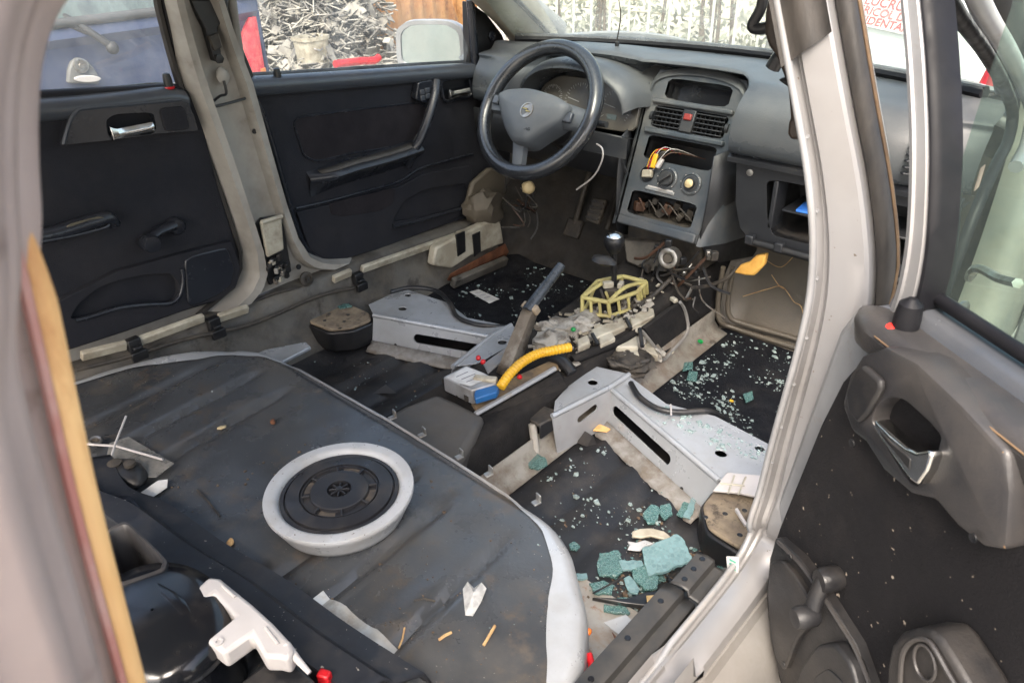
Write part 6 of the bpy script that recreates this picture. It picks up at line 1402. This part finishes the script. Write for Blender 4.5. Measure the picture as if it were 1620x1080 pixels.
for px, py, z, lb in ((907, 521, .415, 'green clip on the insulation left of the shifter'), (1043, 515, .36, 'dull green clip on the dark tunnel flank'), (1108, 540, .30, 'green clip on the pale tunnel foot')):
    tag(blob('green_clip', Z_(px, py, z), (.007, .006, .006) if px != 1043 else (.011, .008, .012), green_pl, None, .2, 4, px, lev=2), lb, 'clip', 'green clips round the tunnel')
tag(plate('white_label', [Z_(x, y, .3625) for x, y in ((1180, 653), (1196, 650), (1200, 656), (1185, 660))], [], (0, 0, .001), paper, None, bevel=0), 'tiny white label at the passenger sill', 'label') if False else None
tag(tube('yellow_chip', [Z_(1155, 633, .274), Z_(1160, 635, .274)], .003, yellow, None, n=6), 'yellow chip on the passenger footwell mat', 'chip')
tag(plate('white_screw', [Z_(x, y, .3455) for x, y in ((1162, 808), (1166, 806), (1182, 832), (1178, 834))], [], (0, 0, .006), white_pl, None, bevel=.001), 'white plastic pin on the near foam block', 'pin')
# yellow foam under the dash
yf = plate('yellow_foam', [Y_(x, y, .74) for x, y in ((1160, 432), (1170, 420), (1185, 415), (1195, 405), (1212, 402), (1208, 420), (1192, 437), (1178, 436))], [], (0, .02, 0), yfoam, None, bevel=.005)
tag(yf, 'torn yellow foam hanging below the dashboard', 'foam')
# blue packet in the glove box, hanging belt
bk = thing('blue_booklet', 'blue and white booklet on the open glove box shelf', 'booklet', (.40, GY+.05, .666))
box('booklet_cover', (.40, GY+.045, .669), (.13, .06, .006), mat('blue cover', (.03, .14, .55), .4, c2=(.05, .2, .6), s=20), bk, rotz(.1), bevel=.001)
box('booklet_band', (.405, GY+.042, .6726), (.07, .026, .001), paper, bk, rotz(.1), bevel=0)
hbm = mat('brown black buckle', (.045, .032, .024), .5, c2=(.03, .022, .018), s=20)
sb = part_root('seat_belt', car, Y_(1262, 180, .0)); tag(sb, 'dusty black seat belt and buckle hanging by the near pillar')
SBX = .06
tube('belt_strap', [V((.572, .03, 1.345)), Y_(1222, 20, SBX), Y_(1242, 90, SBX), Y_(1256, 130, SBX), Y_(1260, 160, SBX), Y_(1262, 190, SBX)], .008, hbm, sb, n=8, sm=4)
plate('belt_guide', [Y_(1228, 127, SBX), Y_(1240, 122, SBX), Y_(1262, 130, SBX), Y_(1268, 145, SBX), Y_(1248, 146, SBX), Y_(1244, 138, SBX)], [], (0, .02, 0), blackp, sb, bevel=.004)
plate('belt_buckle', rnd_poly([Y_(1247, 190, SBX), Y_(1256, 182, SBX), Y_(1274, 186, SBX), Y_(1276, 205, SBX), Y_(1268, 222, SBX), Y_(1250, 222, SBX), Y_(1244, 212, SBX)], .25, 3), [], (0, .025, 0), hbm, sb, bevel=.005)
tube('belt_loop', [V((.57, .2, 1.35)), Y_(1212, -110, .2), Y_(1208, -30, .2), Y_(1205, 10, .2), Y_(1190, 40, .2), Y_(1200, 46, .2), Y_(1216, 42, .2), Y_(1228, 30, .2)], .008, blackp, sb, n=8, sm=5)
tube('belt_loop', [Y_(1222, 108, .2), Y_(1232, 92, .2), Y_(1246, 84, .2), Y_(1275, 60, .16), V((.60, .05, 1.15))], .011, blackp, sb, n=8, sm=4)

# ================================================================== OUTSIDE
# blue hatchback parked beyond, its tail towards us
BX = -2.0; BYC = .10
bc_ = thing('parked_car', 'dusty dark blue hatchback parked tail-on beyond the far windows', 'car', (BX-.6, BYC, 0))
bpaint = mat('dusty blue paint', (.020, .034, .10), .3, .2, c2=(.03, .048, .12), s=4, dust=(.30, .31, .335), da=.4, ds=14, up=False, dlo=.1, dhi=1.0, rv=.08)
def tail(y, z):      # rear face of the parked car
    u = (y-BYC)/.82; return V((BX-.10*abs(u)**3-.30*sstep(.98, 1.45, z)+.03*math.exp(-((z-.93)/.03)**2)-.0+(.05 if z < .55 else 0), y, z))
rows = [[tail(BYC+.82*lerp(-1, 1, i/24), z) for i in range(25)] for z in (.30, .42, .54, .551, .65, .75, .83, .86, .89, .92, .95, .97)]
loft('tailgate', rows, bpaint, bc_, ang=25)
rows = [[tail(BYC+.66*lerp(-1, 1, i/16), z) for i in range(17)] for z in (.97, 1.05, 1.15, 1.3, 1.42)]
loft('rear_window', rows, glass_blue, bc_)
tube('window_rubber', [tail(BYC+.70*lerp(-1, 1, i/16), .968)+V((.012, 0, 0)) for i in range(17)], .016, mat('faded rubber', (.07, .07, .07), .6), bc_, n=8)
rows = [[V((x, BYC+.80*t*(1 if x < BX-.3 else .86), 1.44-.05*t*t-.06*sstep(-2.6, -2.2, x))) for t in [lerp(-1, 1, k/10) for k in range(11)]] for x in (BX-.28, BX-.6, BX-1.2, BX-1.9, BX-2.2)]
loft('roof_panel', rows, bpaint, bc_, solid=.02)
for s in (-1, 1):
    rows = [[V((BX-.10+(-x_), BYC+s*.82, z)) for z in (.25, .5, .75, .97)] for x_ in (0, .5, 1.2, 2.2, 3.2, 3.8)]
    loft('body_side', rows, bpaint, bc_, solid=.02)
    tube('rear_post', [tail(BYC+s*.78, .97), V((BX-.32, BYC+s*.66, 1.40))], .055, bpaint, bc_, n=8)
    tl = [(-.0, .60), (.0, .92), (.13, .60)]
    q = [tail(BYC+s*(.80-a), z)+V((.022, 0, 0)) for a, z in ((.0, .60), (.0, .90), (.03, .90), (.09, .83), (.13, .74), (.14, .62))]
    c = sum(q, V((0, 0, 0)))/6
    e = ob('tail_lamp', q+[p+V((-.05, 0, 0)) for p in q]+[c+V((.02, 0, 0))], [(i, (i+1) % 6, 12) for i in range(6)]+[(i, (i+1) % 6, (i+1) % 6+6, i+6) for i in range(6)], mat('red lamp lens', (.60, .03, .05), .2, c2=(.7, .1, .1), s=30, rv=.05) if s == -1 else MATS['red lamp lens'], bc_, ang=30)
    q = [tail(BYC+s*(.80-a), z)+V((.030, 0, 0)) for a, z in ((.0, .605), (.0, .70), (.135, .70), (.14, .625))]
    plate('indicator_lens', q, [], (.004, 0, 0), mat('amber lens', (.75, .25, .06), .25) if s == -1 else MATS['amber lens'], bc_, bevel=.001)
    for wxx in (BX-.75, BX-3.25):
        w_ = lathe('wheel', (wxx, BYC+s*.80, .30), (0, s, 0), [(.18, -.16), (.30, -.14), (.305, -.02), (.28, .01), (.19, .0)], blackp, bc_, n=28)
        lathe('wheel_rim', (wxx, BYC+s*.80, .30), (0, s, 0), [(.19, -.03), (.18, .0), (.06, -.01), (.02, .0)], steel, w_, n=20)
loft('car_bonnet', [[V((x, BYC+.8*t, z)) for t in (-1, -.5, 0, .5, 1)] for x, z in ((BX-2.6, .95), (BX-3.2, .88), (BX-3.85, .72), (BX-3.9, .3))], bpaint, bc_, solid=.02)
loft('car_windscreen', [[V((BX-2.2, BYC+.62*t, 1.40)) for t in (-1, 0, 1)], [V((BX-2.7, BYC+.7*t, .95)) for t in (-1, 0, 1)]], glass_blue, bc_)
# wiper
wp0, wp1 = X_(178, 75, BX+.05), X_(92, 20, BX-.02)
tube('wiper_arm', [wp0, wp0.lerp(wp1, .5)+V((.02, 0, 0)), wp1], .012, mat('faded wiper', (.035, .035, .036), .6), bc_, n=8)
blob('wiper_boss', X_(178, 76, BX+.05), (.018, .022, .022), MATS['faded wiper'], bc_, .1, 3, 1, lev=2)
tube('wiper_blade', [X_(165, 62, BX+.04), X_(80, 30, BX-.0)], .008, MATS['faded wiper'], bc_, n=6)
# latch recess with lock and pale lamp
pt = [X_(x, y, BX+.02) for x, y in ((108, 132), (109, 112), (114, 98), (122, 92), (130, 92), (142, 100), (152, 112), (158, 124), (158, 133))]
plate('latch_plate', pt, [], (-.04, 0, 0), mat('weathered latch', (.17, .17, .165), .6), bc_, bevel=.006)
lathe('latch_lock', X_(128, 104, BX+.02), (1, 0, 0), [(.024, 0), (.024, .006), (.018, .008), (.010, .006), (.008, .012), (.002, .012)], steel, bc_, n=20)
q = [X_(115+22+21*math.cos(a), 124.5+5.5*math.sin(a), BX+.024) for a in [2*math.pi*k/18 for k in range(18)]]
plate('plate_lamp', q, [], (.012, 0, 0), white_pl, bc_, bevel=.003)

# scrap heap with the bits that can be picked out of it
rnd = random.Random(5); P_ = []
for k in range(4200):
    x = -5.7+rnd.gauss(0, .5); y = min(4.0, 3.7+rnd.gauss(0, .42)); x = x if y < 3.8 else x-.3; hmax = .95*math.exp(-((x+5.6)/.8)**2-((y-3.75)/.6)**2)
    z = rnd.random()*hmax+.02; L = rnd.uniform(.04, .30); d = V((rnd.uniform(-1, 1), rnd.uniform(-1, 1), rnd.uniform(-.6, .6))).normalized(); c = V((x, y, max(.03, z)))
    if rnd.random() < .6: P_.append(tube_vf([c-d*L/2, c+V((rnd.uniform(-.05, .05), rnd.uniform(-.05, .05), rnd.uniform(-.02, .05))), c+d*L/2], rnd.uniform(.003, .010), 4))
    else: P_.append(box_vf(c, (L*.6, L*.4*rnd.random()+.02, .01), frame(d, (rnd.uniform(-1, 1), rnd.uniform(-1, 1), 1))))
v, f = merge(P_)
scrap_m = mat('mixed scrap', (.12, .115, .11), .6, .2, c2=(.30, .29, .26), s=7, c3=(.06, .05, .05), s3=11, dust=(.5, .45, .36), da=.6, ds=5)
tag(ob('scrap_heap', v, f, scrap_m, None, ang=0), 'tangled heap of grey scrap metal seen through the far front window', None, None, 'stuff')
for k, (px, py, m_) in enumerate([(590, 82, yellow), (572, 66, yellow), (545, 62, orange_pl)]): pass
bk_ = thing('cream_bucket', 'square cream plastic bucket in front of the scrap heap', 'bucket', X_(495, 100, -5.0))
c = X_(494, 82, -5.0); 
rows = [rnd_poly([c+V((a*.11*s, b*.13*s, h)) for a, b in ((-1, -1), (1, -1), (1, 1), (-1, 1))], .2, 3) for s, h in ((.8, -.2), (1, .13), (1.06, .13), (1.06, .10))]
v, f = loft_vf(rows, True); ob('bucket_body', v, f, cream, bk_, ang=40)
tube('bucket_handle', [c+V((0, -.13, .12)), c+V((.12, 0, .02)), c+V((0, .13, .12))], .008, steel, bk_, sm=5, n=6)
rs = X_(690, 30, -5.4)
rb = thing('rusty_sheet', 'large rusty orange metal sheet standing beyond the door mirror', 'metal sheet', (-5.4, rs.y, 0))
rrow = [[V((-5.4+.02*math.sin(y*40), y, z)) for y in [lerp(3.85, 5.6, k/40) for k in range(41)]] for z in (0, .6, 1.3)]
loft('sheet_panel', rrow, mat('rusty sheet', (.42, .20, .075), .8, c2=(.52, .30, .13), s=4, c3=(.25, .10, .04), s3=9, bump=.4, bs=30), rb, solid=.01)
tag(tube('red_bar', [X_(530, 102, -4.2), X_(570, 97, -4.2), X_(592, 96, -4.2), X_(600, 90, -4.2)], .03, red_pl, None, n=8, sm=3), 'low red metal bar lying before the scrap heap', 'bar')
tk_ = thing('pale_tank', 'big pale cylindrical tank lying behind the scrap heap', 'tank', (-7.4, 3.4, 0))
lathe('tank_body', (-7.4, 2.7, .55), (.1, 1, 0), [(.05, 0), (.35, .02), (.55, .10), (.56, .2), (.56, 1.5), (.5, 1.6), (.05, 1.66)], mat('pale tank paint', (.45, .46, .45), .5, c2=(.34, .34, .32), s=5), tk_, n=32)
for y in (3.0, 3.9): box('tank_foot', (-7.3, y, .06), (.6, .12, .12), rust, tk_, bevel=.01)
# fence ahead: welded mesh panel
fe = thing('mesh_fence', 'pale welded mesh fence panel ahead of the windscreen', 'fence', (-2.9, 5.0, 0))
fm = mat('pale galvanised wire', (.60, .60, .56), .5, .1)
for k in range(15): x = -4.4+.2*k; tube('fence_wire', [(x, 5.0, .05), (x+.02*noise.noise(V((k, 0, 0))), 5.0, 1.7)], .011, fm, fe, n=6)
for z in (.12, .62, 1.12, 1.62): tube('fence_rail', [(-4.45, 5.0, z), (-3.2, 5.0+.02, z+.01), (-1.55, 5.0, z)], .013, fm, fe, n=6)
for x in (-4.5, -1.5): tube('fence_post', [(x, 5.02, 0), (x, 5.02, 1.8)], .03, fm, fe, n=8)
# tangled bush behind the fence
vs, fs = [], []
for k in range(2200):
    x = rnd.uniform(-4.6, -1.4); y = 5.5+abs(rnd.gauss(0, .35)); z = rnd.random()**1.6*1.3*(.7+.3*noise.noise(V((x*1.5, 0, 0)))); s = rnd.uniform(.025, .055); b = len(vs); c = V((x, y, z+.03))
    u_ = V((rnd.uniform(-1, 1), rnd.uniform(-1, 1), rnd.uniform(-1, 1))).normalized(); w_ = u_.cross(V((rnd.uniform(-1, 1), rnd.uniform(-1, 1), rnd.uniform(-1, 1)))).normalized()
    vs += [c-u_*s, c+w_*s*.4, c+u_*s, c-w_*s*.4]; fs.append((b, b+1, b+2, b+3))
bush = thing('hazy_bush', 'hazy grey green bush growing behind the mesh fence', 'bush', (-3, 5.6, 0))
ob('foliage', vs, fs, mat('hazed leaves', (.22, .225, .17), .8, c2=(.30, .295, .24), s=6), bush, ang=0)  # leaf colour paled towards the wall; the view's haze is painted in
for k in range(14):
    x = rnd.uniform(-4.4, -1.6); tube('stem', [(x, 5.6, 0), (x+rnd.uniform(-.1, .1), 5.62, .6), (x+rnd.uniform(-.25, .25), 5.65, 1.3)], lambda t: .02*(1-.7*t), debris_m, bush, n=6, sm=3)
# leaning tyre
ty = thing('leaning_tyre', 'worn tyre leaning on the boundary wall right of the mesh fence', 'tyre', (-1.15, 4.6, 0))
def torus_vf(c, ax, R1, r1, n=40, m=12):
    ax = V(ax).normalized(); a = ax.cross(V((0, 0, 1))).normalized(); b = ax.cross(a); vs, fs = [], []
    for i in range(n):
        t = 2*math.pi*i/n; d = a*math.cos(t)+b*math.sin(t)
        for j in range(m):
            u_ = 2*math.pi*j/m; vs.append(V(c)+d*(R1+r1*math.cos(u_))+ax*r1*1.1*math.sin(u_))
    for i in range(n):
        for j in range(m): fs.append((i*m+j, i*m+(j+1) % m, ((i+1) % n)*m+(j+1) % m, ((i+1) % n)*m+j))
    return vs, fs
v, f = torus_vf((-1.32, 4.45, .42), (.88, .42, -.25), .33, .10); ob('tyre_carcass', v, f, mat('grey tyre', (.10, .095, .085), .8, c2=(.16, .15, .13), s=10), ty, ang=70)
v, f = torus_vf((-1.32, 4.45, .42), (.88, .42, -.25), .425, .016, 40, 6); ob('tyre_tread', v, f, MATS['grey tyre'], ty, ang=70)
# pale steel gate with the warning notice
ga = thing('steel_gate', 'pale painted steel gate standing right of the tyre', 'gate', (.35, 4.4, 0))
gpm = mat('pale gate paint', (.62, .68, .68), .5, c2=(.54, .60, .60), s=3, dust=(.5, .48, .42), da=.4, ds=4, up=False)
for k in range(3):
    x0 = -1.0+.95*k; plate('gate_panel', [(x0+.01, 4.4, .10), (x0+.94, 4.4, .10), (x0+.94, 4.4, 2.1), (x0+.01, 4.4, 2.1)], [], (0, .03, 0), gpm, ga, bevel=.004)
for z in (.3, 1.2): box('gate_rail', (.42, 4.385, z), (2.85, .03, .05), gpm, ga, bevel=.004)
SG0 = Y_(1395, 18, 4.36); SX = V((.985, 0, -.13)).normalized(); SU = V((.13, 0, .985)).normalized()
sg_ = thing('warning_notice', 'white warning notice with red lettering on the pale gate', 'sign', SG0)
plate('notice_board', [SG0+SX*a+SU*b for a, b in ((-.32, -.10), (.32, -.10), (.32, .34), (-.32, .34))], [], (0, .01, 0), mat('notice white', (.80, .79, .77), .5), sg_, bevel=.001)
rt = mat('red print', (.50, .05, .05), .6)
for s_, b, sz in (('LUCRU', .045, .075), ('PERICOL DE', -.012, .065), ('ACCIDENTARE', -.066, .065)):
    text('notice_text', s_, SG0+SX*.0+SU*b+V((0, -.004, 0)), SX, SU, sz, rt, sg_, .001, .18)
# boundary wall far ahead and to the left, blocking the view
wl_m = mat('pale rendered wall', (.55, .52, .42), .9, c2=(.47, .44, .35), s=1.5, bump=.3, bs=20)
w1 = box('boundary_wall', (-3.0, 8.0, 1.2), (16, .25, 2.4), wl_m, None, bevel=.02, base=True); tag(w1, 'pale rendered boundary wall ahead of the car', 'wall')
w2 = box('boundary_wall', (-10.5, 2.0, 1.2), (.25, 12, 2.4), wl_m, None, bevel=.02, base=True); tag(w2, 'pale rendered boundary wall behind the scrap heap', 'wall')
# red cones hung on a bar, right of the screen pillar
cn = thing('red_cone', 'red plastic cone hanging on a pale rod at the right edge', 'cone', Y_(1605, 50, 3.0))
q = Y_(1605, 45, 2.4); lathe('cone_body', q+V((0, 0, -.09)), (0, 0, 1), [(.012, 0), (.07, .10), (.075, .16), (.07, .165), (.01, .165)], red_pl, cn, n=24)
tube('cone_rod', [q+V((0, 0, .07)), q+V((.05, -.1, .5)), q+V((.10, -.2, 1.1))], .018, steel, cn, n=8)
tube('cone_post', [q+V((.06, .12, -q.z)), q+V((.06, .12, 1.2)), q+V((.10, -.2, 1.1))], .03, steel, cn, n=8)
q = Y_(1560, 158, 2.6); rc_ = thing('red_cone', 'red road cone standing ahead, seen through the near windows', 'cone', (q.x, q.y, 0))
lathe('cone_body', (q.x, q.y, .02), (0, 0, 1), [(.19, 0), (.17, .02), (.03, .66), (.02, .68), (.002, .68)], red_pl, rc_, n=24)
box('cone_base', (q.x, q.y, .012), (.40, .40, .024), red_pl, rc_, bevel=.008)
lathe('cone_band', (q.x, q.y, .30), (0, 0, 1), [(.112, 0), (.086, .12), (.05, .12)], white_pl, rc_, n=24)
